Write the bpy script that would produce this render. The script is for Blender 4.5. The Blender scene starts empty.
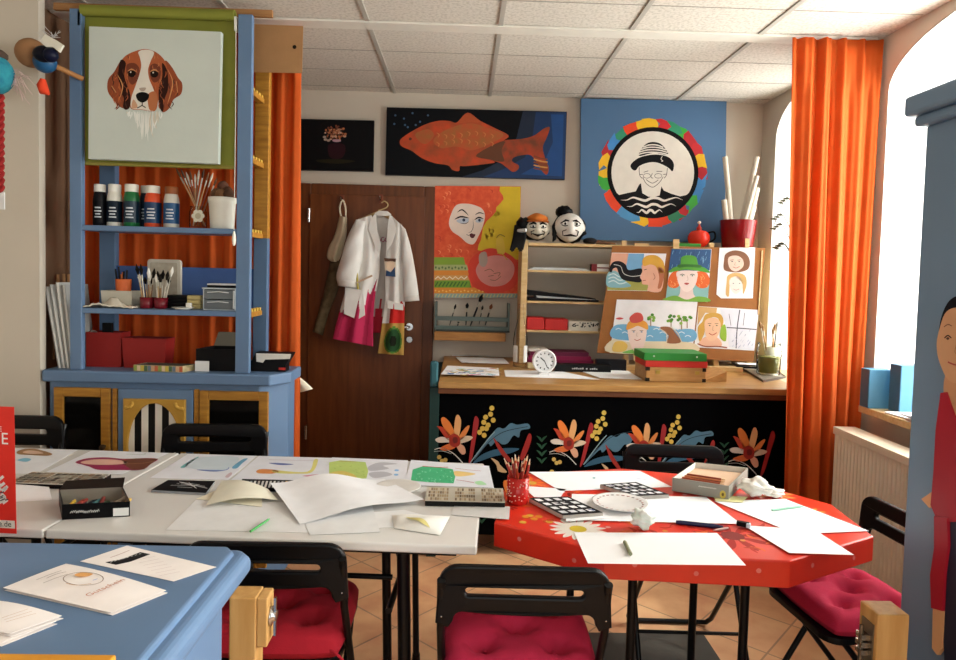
import bpy, bmesh, math, random
from mathutils import Vector, Matrix, Euler
random.seed(7)
S = bpy.context.scene
COL = S.collection
PI = math.pi
# ------------------------------------------------------------------ camera model
F, CX, CY, EYE = 680.0, 478.0, 302.0, 1.49
_yaw = math.atan(16/F); _pit = math.atan(31/F); _rol = math.radians(1.45)
_f = Vector((math.sin(_yaw)*math.cos(_pit), math.cos(_yaw)*math.cos(_pit), -math.sin(_pit)))
_r = Vector((math.cos(_yaw), -math.sin(_yaw), 0)); _u = _r.cross(_f)
RT = _r*math.cos(_rol) + _u*math.sin(_rol); UP = _u*math.cos(_rol) - _r*math.sin(_rol); FW = _f
EYEP = Vector((0, 0, EYE))
def ray(x, y): return RT*((x-CX)/F) - UP*((y-CY)/F) + FW
def aY(x, y, Y): d = ray(x, y); return EYEP + d*(Y/d.y)
def aZ(x, y, Z): d = ray(x, y); return EYEP + d*((Z-EYE)/d.z)
def aX(x, y, X): d = ray(x, y); return EYEP + d*(X/d.x)
def aP(x, y, pl): d = ray(x, y); return EYEP + d*((pl[0]-EYEP).dot(pl[1])/d.dot(pl[1]))
def cr(x0, y0, s): return lambda *p: [(x0+a/s, y0+b/s) for a, b in p]
cam = bpy.data.objects.new('camera', bpy.data.cameras.new('camera')); COL.objects.link(cam)
cam.matrix_world = Matrix(((RT.x, UP.x, -FW.x, 0), (RT.y, UP.y, -FW.y, 0), (RT.z, UP.z, -FW.z, EYE), (0, 0, 0, 1)))
cam.data.sensor_width = 36; cam.data.lens = F*36/956; cam.data.clip_start = .02; cam.data.shift_y = (CY-330)/956
S.camera = cam
# ------------------------------------------------------------------ materials
def lin(h):
    h = h.lstrip('#'); o = []
    for i in (0, 2, 4):
        c = int(h[i:i+2], 16)/255; o.append(c/12.92 if c <= .04045 else ((c+.055)/1.055)**2.4)
    return (*o, 1)
_mc = {}
def M(h, rough=.55, kind='plain', var=.05, scale=14., bump=.0, metal=0., h2=None, spec=None, stretch=None):
    if spec is None: spec = .12 if max(lin(h)[:3]) < .03 else .35
    key = (h, rough, kind, var, scale, bump, metal, h2, spec, stretch)
    if key in _mc: return _mc[key]
    m = bpy.data.materials.new(kind+'_'+h); m.use_nodes = True; nt = m.node_tree; N = nt.nodes; L = nt.links
    b = N['Principled BSDF']; b.inputs['Roughness'].default_value = rough; b.inputs['Metallic'].default_value = metal
    b.inputs['Specular IOR Level'].default_value = spec
    tc = N.new('ShaderNodeTexCoord'); mp = N.new('ShaderNodeMapping'); L.new(tc.outputs['Object'], mp.inputs[0])
    if stretch: mp.inputs['Scale'].default_value = stretch
    nz = N.new('ShaderNodeTexNoise'); nz.inputs['Scale'].default_value = scale; nz.inputs['Detail'].default_value = 4
    L.new(mp.outputs[0], nz.inputs['Vector'])
    rp = N.new('ShaderNodeValToRGB'); c = lin(h); c2 = lin(h2) if h2 else None
    if c2 is None:
        rp.color_ramp.elements[0].color = tuple(v*(1-var) for v in c[:3])+(1,); rp.color_ramp.elements[1].color = tuple(min(1, v*(1+var)) for v in c[:3])+(1,)
    else: rp.color_ramp.elements[0].color = c; rp.color_ramp.elements[1].color = c2
    rp.color_ramp.elements[0].position = .3; rp.color_ramp.elements[1].position = .7
    L.new(nz.outputs['Fac'], rp.inputs[0]); L.new(rp.outputs[0], b.inputs['Base Color'])
    if bump:
        bp = N.new('ShaderNodeBump'); bp.inputs['Strength'].default_value = bump; bp.inputs['Distance'].default_value = .002
        n2 = N.new('ShaderNodeTexNoise'); n2.inputs['Scale'].default_value = scale*12; n2.inputs['Detail'].default_value = 3
        L.new(mp.outputs[0], n2.inputs['Vector']); L.new(n2.outputs['Fac'], bp.inputs['Height']); L.new(bp.outputs[0], b.inputs['Normal'])
    if kind == 'cloth_thin':
        tr = N.new('ShaderNodeBsdfTranslucent'); mx = N.new('ShaderNodeMixShader'); mx.inputs[0].default_value = .45
        L.new(rp.outputs[0], tr.inputs[0]); L.new(b.outputs[0], mx.inputs[1]); L.new(tr.outputs[0], mx.inputs[2])
        L.new(mx.outputs[0], N['Material Output'].inputs[0])
    if kind == 'glass':
        tp = N.new('ShaderNodeBsdfTransparent'); tp.inputs[0].default_value = tuple(v**.5 for v in c[:3])+(1,); gl = N.new('ShaderNodeBsdfGlossy'); gl.inputs['Roughness'].default_value = .04
        fr = N.new('ShaderNodeLayerWeight'); fr.inputs[0].default_value = .07; mx = N.new('ShaderNodeMixShader')
        L.new(fr.outputs['Fresnel'], mx.inputs[0]); L.new(tp.outputs[0], mx.inputs[1]); L.new(gl.outputs[0], mx.inputs[2]); L.new(mx.outputs[0], N['Material Output'].inputs[0])
    _mc[key] = m; return m
def wood(h, h2, rough=.5, stretch=(2, 14, 14), scale=4): return M(h, rough, 'wood', h2=h2, scale=scale, stretch=stretch)
def cloth(h, rough=.9, bump=.4): return M(h, rough, 'cloth', bump=bump, scale=18)
# ------------------------------------------------------------------ mesh builder
def spline(p, n=6, closed=True):
    if len(p) < 3: return p
    out = []; N_ = len(p); P = [Vector(q) for q in p]
    rng = range(N_) if closed else range(N_-1)
    for i in rng:
        if closed: a, b, c, d = P[i-1], P[i], P[(i+1) % N_], P[(i+2) % N_]
        else: a, b, c, d = P[max(i-1, 0)], P[i], P[i+1], P[min(i+2, N_-1)]
        for k in range(n):
            t = k/n
            out.append(.5*((2*b)+(c-a)*t+(2*a-5*b+4*c-d)*t*t+(3*b-a-3*c+d)*t**3))
    if not closed: out.append(P[-1])
    return out
class MB:
    def __init__(s): s.v = []; s.f = []; s.m = []; s.sm = []; s.mats = []
    def mi(s, m):
        if isinstance(m, str): m = M(m)
        if m not in s.mats: s.mats.append(m)
        return s.mats.index(m)
    def add(s, vs, fs, m, smooth=False):
        k = len(s.v); i = s.mi(m); s.v += [Vector(v) for v in vs]
        for f in fs: s.f.append([k+q for q in f]); s.m.append(i); s.sm.append(smooth)
        return s
    def box(s, x0, x1, y0, y1, z0, z1, m):
        return s.add([(x0, y0, z0), (x1, y0, z0), (x1, y1, z0), (x0, y1, z0), (x0, y0, z1), (x1, y0, z1), (x1, y1, z1), (x0, y1, z1)],
                     [(3, 2, 1, 0), (4, 5, 6, 7), (0, 1, 5, 4), (1, 2, 6, 5), (2, 3, 7, 6), (3, 0, 4, 7)], m)
    def obox(s, c, size, rot, m):
        R = Euler(rot).to_matrix() if not isinstance(rot, Matrix) else rot; c = Vector(c); a, b, d = [q/2 for q in size]
        vs = [c+R @ Vector(p) for p in ((-a, -b, -d), (a, -b, -d), (a, b, -d), (-a, b, -d), (-a, -b, d), (a, -b, d), (a, b, d), (-a, b, d))]
        return s.add(vs, [(3, 2, 1, 0), (4, 5, 6, 7), (0, 1, 5, 4), (1, 2, 6, 5), (2, 3, 7, 6), (3, 0, 4, 7)], m)
    def prism(s, poly, z0, z1, m):
        n = len(poly); a = sum(poly[i][0]*poly[(i+1) % n][1]-poly[(i+1) % n][0]*poly[i][1] for i in range(n))
        if a < 0: poly = list(reversed(poly))
        vs = [(p[0], p[1], z0) for p in poly]+[(p[0], p[1], z1) for p in poly]
        return s.add(vs, [tuple(reversed(range(n))), tuple(range(n, 2*n))]+[(i, (i+1) % n, n+(i+1) % n, n+i) for i in range(n)], m)
    def slab(s, pts, d, m):      # polygon extruded by the vector d
        n = len(pts); d = Vector(d); P = [Vector(p) for p in pts]
        return s.add(P+[p+d for p in P], [tuple(range(n)), tuple(reversed(range(n, 2*n)))]+[((i+1) % n, i, n+i, n+(i+1) % n) for i in range(n)], m)
    def tray(s, quad, z0, h, t, m, m2=None, flare=1.0):
        n = len(quad); a = sum(quad[i][0]*quad[(i+1) % n][1]-quad[(i+1) % n][0]*quad[i][1] for i in range(n))
        if a < 0: quad = list(reversed(quad))
        P = [Vector((p[0], p[1])) for p in quad]; c = sum(P, Vector((0, 0)))/n
        def ins(p, k): d = c-p; return p+d*min(.9, k*1.4/max(d.length, 1e-6))
        B = [c+(p-c)/flare for p in P]
        V = [(p.x, p.y, z0) for p in B]+[(p.x, p.y, z0+h) for p in P]+[(*ins(p, t), z0+h) for p in P]+[(*ins(p, t), z0+t) for p in B]
        s.add(V, [tuple(reversed(range(n)))]+[(i, (i+1) % n, n+(i+1) % n, n+i) for i in range(n)]+[(n+i, n+(i+1) % n, 2*n+(i+1) % n, 2*n+i) for i in range(n)], m)
        return s.add(V, [(2*n+i, 2*n+(i+1) % n, 3*n+(i+1) % n, 3*n+i) for i in range(n)]+[tuple(range(3*n, 4*n))], m2 or m)
    def tube(s, pts, r, m, n=10, closed=False):
        P = [Vector(p) for p in pts]; N_ = len(P); vs = []; fs = []; prev = None
        for i, p in enumerate(P):
            t = ((P[(i+1) % N_]-P[i-1]) if closed else (P[min(i+1, N_-1)]-P[max(i-1, 0)])).normalized()
            a = prev if prev is not None else (Vector((0, 0, 1)) if abs(t.z) < .9 else Vector((1, 0, 0)))
            x = (a-t*a.dot(t)).normalized(); y = t.cross(x); prev = x
            rr = r[i] if isinstance(r, (list, tuple)) else r
            for k in range(n): vs.append(p+(x*math.cos(2*PI*k/n)+y*math.sin(2*PI*k/n))*rr)
        for i in range(N_ if closed else N_-1):
            j = (i+1) % N_
            for k in range(n): fs.append((i*n+k, i*n+(k+1) % n, j*n+(k+1) % n, j*n+k))
        s.add(vs, fs, m, True)
        if not closed: s.add(vs, [tuple(reversed(range(n))), tuple(range((N_-1)*n, N_*n))], m)
        return s
    def lathe(s, prof, c, m, n=24, ax=None, sc=(1, 1)):
        c = Vector(c); R = ax or Matrix.Identity(3); vs = []; fs = []
        for r, z in prof:
            for k in range(n): vs.append(c+R @ Vector((r*sc[0]*math.cos(2*PI*k/n), r*sc[1]*math.sin(2*PI*k/n), z)))
        for i in range(len(prof)-1):
            for k in range(n): fs.append((i*n+k, i*n+(k+1) % n, (i+1)*n+(k+1) % n, (i+1)*n+k))
        s.add(vs, fs, m, True)
        caps = []
        if prof[0][0] > 1e-4: caps.append(tuple(reversed(range(n))))
        if prof[-1][0] > 1e-4: caps.append(tuple(range((len(prof)-1)*n, len(prof)*n)))
        if caps: s.add(vs, caps, m)
        return s
    def ball(s, c, r, m, n=16, fn=None, R=None):
        if not isinstance(r, (tuple, list)): r = (r, r, r)
        c = Vector(c); vs = []; fs = []; h = n//2
        for i in range(h+1):
            th = PI*i/h
            for k in range(n):
                p = Vector((math.sin(th)*math.cos(2*PI*k/n), math.sin(th)*math.sin(2*PI*k/n), math.cos(th)))
                q = fn(p) if fn else 1
                w = Vector((p.x*r[0], p.y*r[1], p.z*r[2]))*q
                vs.append(c+(R @ w if R else w))
        for i in range(h):
            for k in range(n): fs.append((i*n+k, (i+1)*n+k, (i+1)*n+(k+1) % n, i*n+(k+1) % n))
        return s.add(vs, fs, m, True)
    def grid(s, fn, nu, nv, m, smooth=True, mfn=None, flip=False):
        vs = [fn(i/nu, j/nv) for j in range(nv+1) for i in range(nu+1)]
        k = len(s.v); s.v += [Vector(v) for v in vs]
        for j in range(nv):
            for i in range(nu):
                q = [k+j*(nu+1)+i, k+j*(nu+1)+i+1, k+(j+1)*(nu+1)+i+1, k+(j+1)*(nu+1)+i]
                s.f.append(q[::-1] if flip else q); s.m.append(s.mi(mfn((i+.5)/nu, (j+.5)/nv) if mfn else m)); s.sm.append(smooth)
        return s
    # painted shapes: thin layers of colour lying on a surface
    def shape(s, pl, pts, m, layer=1, smooth=True, n=5):
        P = [aP(x, y, pl) for x, y in (pts)]
        if smooth and len(P) > 2: P = spline(P, n)
        return s.flat(P, pl[1], m, layer)
    def flat(s, P, nrm, m, layer):
        nrm = Vector(nrm); P = [Vector(p)+nrm*(.0003*layer) for p in P]
        a = Vector((0, 0, 0))
        for i in range(len(P)): a += P[i].cross(P[(i+1) % len(P)])
        if a.dot(nrm) < 0: P.reverse()
        return s.add(P, [tuple(range(len(P)))], m)
    def line(s, pl, pts, w, m, layer=2, n=5, taper=False):  # w in photograph pixels at that distance
        c = aP(*pts[0], pl); d = (c-EYEP).dot(FW); ww = w*d/F/2
        P = [aP(x, y, pl) for x, y in pts]
        if len(P) > 2: P = spline(P, n, False)
        return s.ribbon(P, ww, pl[1], m, layer, taper)
    def ribbon(s, P, ww, nrm, m, layer=2, taper=False):
        nrm = Vector(nrm); Lf = []; Rt = []; N_ = len(P)
        for i, p in enumerate(P):
            t = (P[min(i+1, N_-1)]-P[max(i-1, 0)])
            if t.length < 1e-9: continue
            t = t.normalized().cross(nrm).normalized(); k = ww*(math.sin(PI*(i+.4)/(N_-.2)) if taper else 1)
            Lf.append(p+t*k+nrm*(.0003*layer)); Rt.append(p-t*k+nrm*(.0003*layer))
        q = len(Lf); 
        return s.add(Lf+Rt, [(i, i+1, q+i+1, q+i) for i in range(q-1)], m)
    def disc(s, pl, c, rx, ry, m, layer=2, n=20):
        return s.shape(pl, [(c[0]+rx*math.cos(2*PI*k/n), c[1]+ry*math.sin(2*PI*k/n)) for k in range(n)], m, layer, False)
    def build(s, name, parent=None, bevel=0, sub=0, solid=0, origin=None, local=False, seg=2):
        me = bpy.data.meshes.new(name); o = bpy.data.objects.new(name, me); COL.objects.link(o)
        off = Vector((0, 0, 0))
        if parent is not None:
            o.parent = parent; off = WORLD.get(parent.name, Vector((0, 0, 0))); WORLD[o.name] = off
            if local: off = Vector((0, 0, 0))
        elif not local:
            if origin is None:
                xs = [v.x for v in s.v]; ys = [v.y for v in s.v]; zs = [v.z for v in s.v]
                origin = ((min(xs)+max(xs))/2, (min(ys)+max(ys))/2, min(zs))
            off = Vector(origin); o.location = off; WORLD[o.name] = off
        me.from_pydata([v-off for v in s.v], [], s.f)
        for m in s.mats: me.materials.append(m)
        me.polygons.foreach_set('material_index', s.m); me.polygons.foreach_set('use_smooth', s.sm); me.update()
        if solid:
            q = o.modifiers.new('solid', 'SOLIDIFY'); q.thickness = solid; q.offset = 0
        if bevel:
            q = o.modifiers.new('bevel', 'BEVEL'); q.width = bevel; q.segments = seg; q.limit_method = 'ANGLE'; q.angle_limit = math.radians(40)
        if sub:
            q = o.modifiers.new('sub', 'SUBSURF'); q.levels = sub; q.render_levels = sub
        return o
WORLD = {}
def tag(o, label=None, cat=None, group=None, kind=None):
    if label: o['label'] = label
    if cat: o['category'] = cat
    if group: o['group'] = group
    if kind: o['kind'] = kind
    return o
def thing(name, label, cat, loc=(0, 0, 0), rz=0, group=None):
    o = bpy.data.objects.new(name, None); COL.objects.link(o); o.location = loc; o.rotation_euler = (0, 0, rz)
    o.empty_display_size = .05; WORLD[o.name] = Vector(loc); return tag(o, label, cat, group)
def dup(o, loc=None, rz=None, label=None, group=None, parent=None):
    c = o.copy(); COL.objects.link(c)
    if parent: c.parent = parent
    if loc is not None: c.location = loc
    if rz is not None: c.rotation_euler = (0, 0, rz)
    if label: c['label'] = label
    if group: c['group'] = group
    for ch in list(o.children): dup(ch, parent=c)
    return c
def struct(o): o['kind'] = 'structure'; return o
def PLY(y): return (Vector((0, y, 0)), Vector((0, -1, 0)))
def PLZ(z): return (Vector((0, 0, z)), Vector((0, 0, 1)))
def PLX(x): return (Vector((x, 0, 0)), Vector((-1, 0, 0)))
def rY(mb, q, y0, y1, m):     # upright box whose front face fills the rectangle q on the plane y0
    a = aY(q[0], q[1], y0); b = aY(q[2], q[3], y0)
    return mb.box(min(a.x, b.x), max(a.x, b.x), y0, y1, min(a.z, b.z), max(a.z, b.z), m)
def qz(pts, z): return [tuple(aZ(x, y, z)[:2]) for x, y in pts]
def text_mesh(txt, size=1.0):
    c = bpy.data.curves.new('lettering', 'FONT'); c.body = txt; c.size = size; c.resolution_u = 3
    o = bpy.data.objects.new('lettering', c); COL.objects.link(o); bpy.context.view_layer.update()
    dg = bpy.context.evaluated_depsgraph_get(); e = o.evaluated_get(dg); me = e.to_mesh()
    vs = [v.co.copy() for v in me.vertices]; fs = [tuple(p.vertices) for p in me.polygons]; e.to_mesh_clear()
    bpy.data.objects.remove(o); bpy.data.curves.remove(c); return vs, fs
def put_text(mb, txt, org, right, up, size, m, off=.0015):
    vs, fs = text_mesh(txt, size); org = Vector(org); right = Vector(right).normalized(); up = Vector(up).normalized(); n = right.cross(up)
    mb.add([org+right*v.x+up*v.y+n*off for v in vs], fs, m)
def curve_fill(splines, extrude, bevel=0):
    c = bpy.data.curves.new('outline', 'CURVE'); c.dimensions = '2D'; c.fill_mode = 'BOTH'; c.extrude = extrude; c.bevel_depth = bevel; c.bevel_resolution = 1
    for sp in splines:
        q = c.splines.new('POLY'); q.points.add(len(sp)-1); q.use_cyclic_u = True
        for i, p in enumerate(sp): q.points[i].co = (p[0], p[1], 0, 1)
    o = bpy.data.objects.new('outline', c); COL.objects.link(o); bpy.context.view_layer.update()
    e = o.evaluated_get(bpy.context.evaluated_depsgraph_get()); me = e.to_mesh()
    vs = [v.co.copy() for v in me.vertices]; fs = [tuple(p.vertices) for p in me.polygons]; e.to_mesh_clear()
    bpy.data.objects.remove(o); bpy.data.curves.remove(c); return vs, fs
def rrect(x0, x1, y0, y1, r, n=5):
    o = []
    for cx_, cy_, a in ((x1-r, y1-r, 0), (x0+r, y1-r, 90), (x0+r, y0+r, 180), (x1-r, y0+r, 270)):
        for k in range(n+1): t = math.radians(a+90*k/n); o.append((cx_+r*math.cos(t), cy_+r*math.sin(t)))
    return o
# palette
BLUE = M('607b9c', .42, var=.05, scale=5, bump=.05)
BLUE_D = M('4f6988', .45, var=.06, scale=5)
OCHRE = wood('b5812f', '8f5f1e', .45)
PINE = wood('d9bd8c', 'c4a06a', .55)
PLY_ = wood('b98850', '9d6f3c', .55)
DOORW = wood('743f1b', '5e3111', .42, (14, 14, 1.2), 3)
BLACK = M('0e0e10', .5, var=.1)
BLACKP = M('08080a', .38, var=.1, spec=.2)
STEELB = M('08080a', .35, spec=.25)
WHITE = M('eeeeea', .6, var=.02)
PAPER = M('f3f4f6', .75, var=.015, scale=6)
CREAM = M('e9e2cc', .75, var=.02)
CHROME = M('c8c8c8', .22, metal=1.)
GLASS = M('f2f6f4', .05, 'glass')
# ------------------------------------------------------------------ the room
XL, XR, YB, YF, CEIL = -2.7, 1.98, 4.55, -1.6, 2.65
WALLM = M('c6bcad', .85, var=.03, scale=3, bump=.12)
WALLW = M('e9e7e2', .85, var=.02, scale=3, bump=.12)
def floor_mat():
    m = bpy.data.materials.new('terracotta_tiles'); m.use_nodes = True; nt = m.node_tree; N = nt.nodes; L = nt.links; b = N['Principled BSDF']
    tc = N.new('ShaderNodeTexCoord'); mp = N.new('ShaderNodeMapping'); mp.inputs['Rotation'].default_value = (0, 0, math.radians(43))
    L.new(tc.outputs['Object'], mp.inputs[0]); br = N.new('ShaderNodeTexBrick'); L.new(mp.outputs[0], br.inputs[0])
    br.offset = 0; br.inputs['Scale'].default_value = 1; br.inputs['Brick Width'].default_value = .3; br.inputs['Row Height'].default_value = .3
    br.inputs['Mortar Size'].default_value = .004; br.inputs['Color1'].default_value = lin('d09a70'); br.inputs['Color2'].default_value = lin('dcaa80'); br.inputs['Mortar'].default_value = lin('a07c60')
    nz = N.new('ShaderNodeTexNoise'); nz.inputs['Scale'].default_value = 7; nz.inputs['Detail'].default_value = 6; L.new(mp.outputs[0], nz.inputs[0])
    mx = N.new('ShaderNodeMix'); mx.data_type = 'RGBA'; mx.blend_type = 'OVERLAY'; mx.inputs[0].default_value = .55
    L.new(br.outputs[0], mx.inputs[6]); L.new(nz.outputs['Fac'], mx.inputs[7]); L.new(mx.outputs[2], b.inputs['Base Color']); b.inputs['Roughness'].default_value = .42
    bp = N.new('ShaderNodeBump'); bp.inputs['Strength'].default_value = .3; bp.inputs['Distance'].default_value = .004; bp.invert = True
    L.new(br.outputs['Fac'], bp.inputs['Height']); L.new(bp.outputs[0], b.inputs['Normal']); return m
def ceil_mat():
    m = bpy.data.materials.new('mineral_fibre'); m.use_nodes = True; nt = m.node_tree; N = nt.nodes; L = nt.links; b = N['Principled BSDF']
    tc = N.new('ShaderNodeTexCoord'); a = N.new('ShaderNodeTexNoise'); a.inputs['Scale'].default_value = 70; a.inputs['Detail'].default_value = 5; L.new(tc.outputs['Object'], a.inputs[0])
    r = N.new('ShaderNodeValToRGB'); r.color_ramp.elements[0].color = lin('b9b3a8'); r.color_ramp.elements[1].color = lin('d2ccc2'); r.color_ramp.elements[0].position = .35; r.color_ramp.elements[1].position = .55
    L.new(a.outputs['Fac'], r.inputs[0]); L.new(r.outputs[0], b.inputs['Base Color']); b.inputs['Roughness'].default_value = .9
    bp = N.new('ShaderNodeBump'); bp.inputs['Strength'].default_value = .5; bp.inputs['Distance'].default_value = .002; L.new(a.outputs['Fac'], bp.inputs['Height']); L.new(bp.outputs[0], b.inputs['Normal']); return m
FT = floor_mat()
struct(MB().box(-2.9, 2.5, YF-.1, 4.7, -.1, 0, FT).build('floor'))
struct(MB().box(-2.9, 2.5, YF-.1, 4.7, CEIL, CEIL+.1, ceil_mat()).build('ceiling'))
g = MB(); ST = M('a8a49b', .5); LN = M('8f8a80', .7)
for x in (-2.35, -1.725, -1.1, -.475, .15, .77, 1.385): g.box(x-.011, x+.011, YF, YB, CEIL-.006, CEIL, ST)
for k in range(17):
    y = 4.43-.367*k
    for x0, x1 in ((-2.7, -2.35), (-2.35, -1.725), (-1.725, -1.1), (-1.1, -.475), (-.475, .15), (.15, .77), (.77, 1.385), (1.385, 1.98)): g.box(x0+.011, x1-.011, y-.0025, y+.0025, CEIL-.0015, CEIL, LN)
struct(g.build('trim_1'))
struct(MB().box(-2.9, 2.5, YB, YB+.15, 0, CEIL, WALLM).build('wall_back'))
w = MB().box(-2.9, XL, YF, YB, 0, CEIL, WALLM).box(XL, -1.857, 3.03, 3.075, 0, CEIL, WALLM).box(XL, -1.955, 3.075, YB, 0, CEIL, M('86674e', .7, var=.08, scale=2))  # recess face behind the pier: brown, with its shading put into the colour
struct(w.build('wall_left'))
# unseen wall behind the camera; its wide window is added for frontal fill
w = MB()
for q in ((-2.9, -1.5, 0, CEIL), (1.6, 2.5, 0, CEIL), (-1.5, 1.6, 0, .7), (-1.5, 1.6, 2.35, CEIL)): w.box(q[0], q[1], YF-.2, YF, q[2], q[3], WALLM)
struct(w.build('wall_front'))
FRM = M('e8e6e0', .4)
def window(name, plane, a0, a1, z0, z1, arch=0):
    f = MB()
    def bx(p0, p1, q0, q1, t=.05):
        if plane[0] == 'x': f.box(plane[1]-t/2, plane[1]+t/2, p0, p1, q0, q1, FRM)
        else: f.box(p0, p1, plane[1]-t/2, plane[1]+t/2, q0, q1, FRM)
    bx(a0, a0+.06, z0, z1); bx(a1-.06, a1, z0, z1); bx(a0+.06, a1-.06, z0, z0+.06); bx(a0+.06, a1-.06, z1-.06, z1)
    mid = (a0+a1)/2; bx(mid-.04, mid+.04, z0+.06, z1-.06)
    o = struct(f.build(name)); p = MB()
    if plane[0] == 'x': p.box(plane[1]-.003, plane[1]+.003, a0+.06, a1-.06, z0+.06, z1-.06, GLASS)
    else: p.box(a0+.06, a1-.06, plane[1]-.003, plane[1]+.003, z0+.06, z1-.06, GLASS)
    p.build('pane', o); return o
window('window_4', ('y', YF-.1), -1.5, 1.6, .7, 2.35)  # unseen window, added so light enters from the front
# right wall's arched window niches; the third, unseen, is added for foreground light
NICH = [(4.35, 3.58), (3.20, 2.0), (.95, -.35)]
SP, AP, SILL = 2.38, 2.61, .86
w = MB(); DEP = 2.40
cuts = sorted([v for n in NICH for v in n]); edges = [YF]+cuts+[YB]
for i in range(0, len(edges), 2): w.box(XR, 2.5, edges[i], edges[i+1], 0, CEIL, WALLM)
for yf, yn in NICH:
    w.box(XR, 2.5, yn, yf, 0, SILL, WALLM)
    n = 20; c = (yf+yn)/2; hw = (yf-yn)/2
    arc = [(c+hw*math.cos(PI*k/n), SP+(AP-SP)*math.sin(PI*k/n)) for k in range(n+1)]
    for k in range(n):
        (ya, za), (yb, zb) = arc[k], arc[k+1]
        vs = [(XR, ya, za), (XR, yb, zb), (XR, yb, CEIL), (XR, ya, CEIL), (2.5, ya, za), (2.5, yb, zb), (2.5, yb, CEIL), (2.5, ya, CEIL)]
        w.add(vs, [(3, 2, 1, 0), (0, 1, 5, 4), (4, 5, 6, 7)], WALLM)
struct(w.build('wall_right'))
# white plastered reveals of the niches
for i, (yf, yn) in enumerate(NICH):
    n = 20; c = (yf+yn)/2; hw = (yf-yn)/2-.004; lo = MB()
    prof = [(yf-.004, SILL+.004)]+[(c+hw*math.cos(PI*k/n), SP+(AP-SP-.004)*math.sin(PI*k/n)) for k in range(n+1)]+[(yn+.004, SILL+.004)]
    P0 = [(XR+.001, y, z) for y, z in prof]; P1 = [(DEP, y, z) for y, z in prof]; q = len(prof)
    lo.add(P0+P1, [(k, k+1, q+k+1, q+k) for k in range(q-1)], WALLW)
    struct(lo.build('trim_%d' % (i+2)))
    window('window_%d' % (i+1), ('x', DEP+.02), yn, yf, SILL, AP+.01)
struct(MB().box(-1.96, -1.07, YB-.015, YB, 0, .08, wood('8a5a34', '6f4527')).box(-.18, XR, YB-.015, YB, 0, .08, wood('8a5a34', '6f4527')).build('baseboard_back'))
# brown door
d = MB(); FD = wood('6a3a18', '552c10', .45, (14, 14, 1.2), 3)
xa, xb, zt = -1.078, -.188, 2.036
d.box(xa, xa+.075, YB-.05, YB-.001, 0, zt, FD).box(xb-.075, xb, YB-.05, YB-.001, 0, zt, FD).box(xa+.075, xb-.075, YB-.05, YB-.001, zt-.075, zt, FD)
door = struct(d.build('door_1', bevel=.006))
lf = MB().box(xa+.07, xb-.07, YB-.062, YB-.03, .008, zt-.07, DOORW).build('door_leaf', door, bevel=.003)
h = MB(); a = aY(409, 327, 4.46)
h.lathe([(.024, 0), (.026, .004), (.024, .012)], (a.x, YB-.062, a.z), CHROME, 16, Matrix.Rotation(PI/2, 3, 'X'))
h.tube([(a.x, YB-.07, a.z), (a.x, YB-.115, a.z), (a.x-.02, YB-.12, a.z), (a.x-.115, YB-.118, a.z+.004)], .0085, CHROME)
h.lathe([(.022, 0), (.024, .004), (.02, .01)], (a.x+.002, YB-.062, a.z-.085), CHROME, 16, Matrix.Rotation(PI/2, 3, 'X'))
h.build('handle', door)
hg = MB()
for zz in (.35, 1.78): hg.lathe([(.009, 0), (.009, .09)], (xa+.066, YB-.07, zz), CHROME, 10)
hg.build('hinge', door)
# ------------------------------------------------------------------ daylight
W = bpy.data.worlds.new('sky'); S.world = W; W.use_nodes = True; nt = W.node_tree
bg = nt.nodes['Background']; bg.inputs[0].default_value = (.80, .90, 1.0, 1); bg.inputs[1].default_value = 1.0
def daylight(name, loc, rot, sx, sy, power, col):
    l = bpy.data.lights.new(name, 'AREA'); l.shape = 'RECTANGLE'; l.size = sx; l.size_y = sy; l.energy = power; l.color = col
    o = bpy.data.objects.new(name, l); COL.objects.link(o); o.location = loc; o.rotation_euler = rot; return o
for i, (yf, yn) in enumerate(NICH):
    daylight('window_daylight', (2.62, (yf+yn)/2, 1.75), (0, PI/2, 0), 1.7, abs(yf-yn), (55, 112, 175)[i], (1, .97, .93))  # last lamp is fill through the added niche
daylight('front_fill_light', (0, YF-.45, 1.6), (PI/2, 0, 0), 3.0, 1.7, 26, (1, .96, .91))  # added fill lamp brightening the room from behind the camera
sun = bpy.data.lights.new('sun', 'SUN'); sun.energy = 1.2; sun.angle = math.radians(2); sun.color = (1, .93, .82)
so = bpy.data.objects.new('sun', sun); COL.objects.link(so); so.rotation_euler = Vector((-1.0, .33, -.95)).to_track_quat('-Z', 'Y').to_euler()
S.view_settings.view_transform = 'Standard'; S.view_settings.look = 'None'; S.view_settings.gamma = 1; S.view_settings.exposure = .25
S.view_settings.use_curve_mapping = False
S.cycles.use_denoising = True
S.cycles.max_bounces = 8; S.cycles.diffuse_bounces = 5; S.cycles.transparent_max_bounces = 12
S.cycles.caustics_reflective = False; S.cycles.caustics_refractive = False; S.cycles.sample_clamp_indirect = 6
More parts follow.
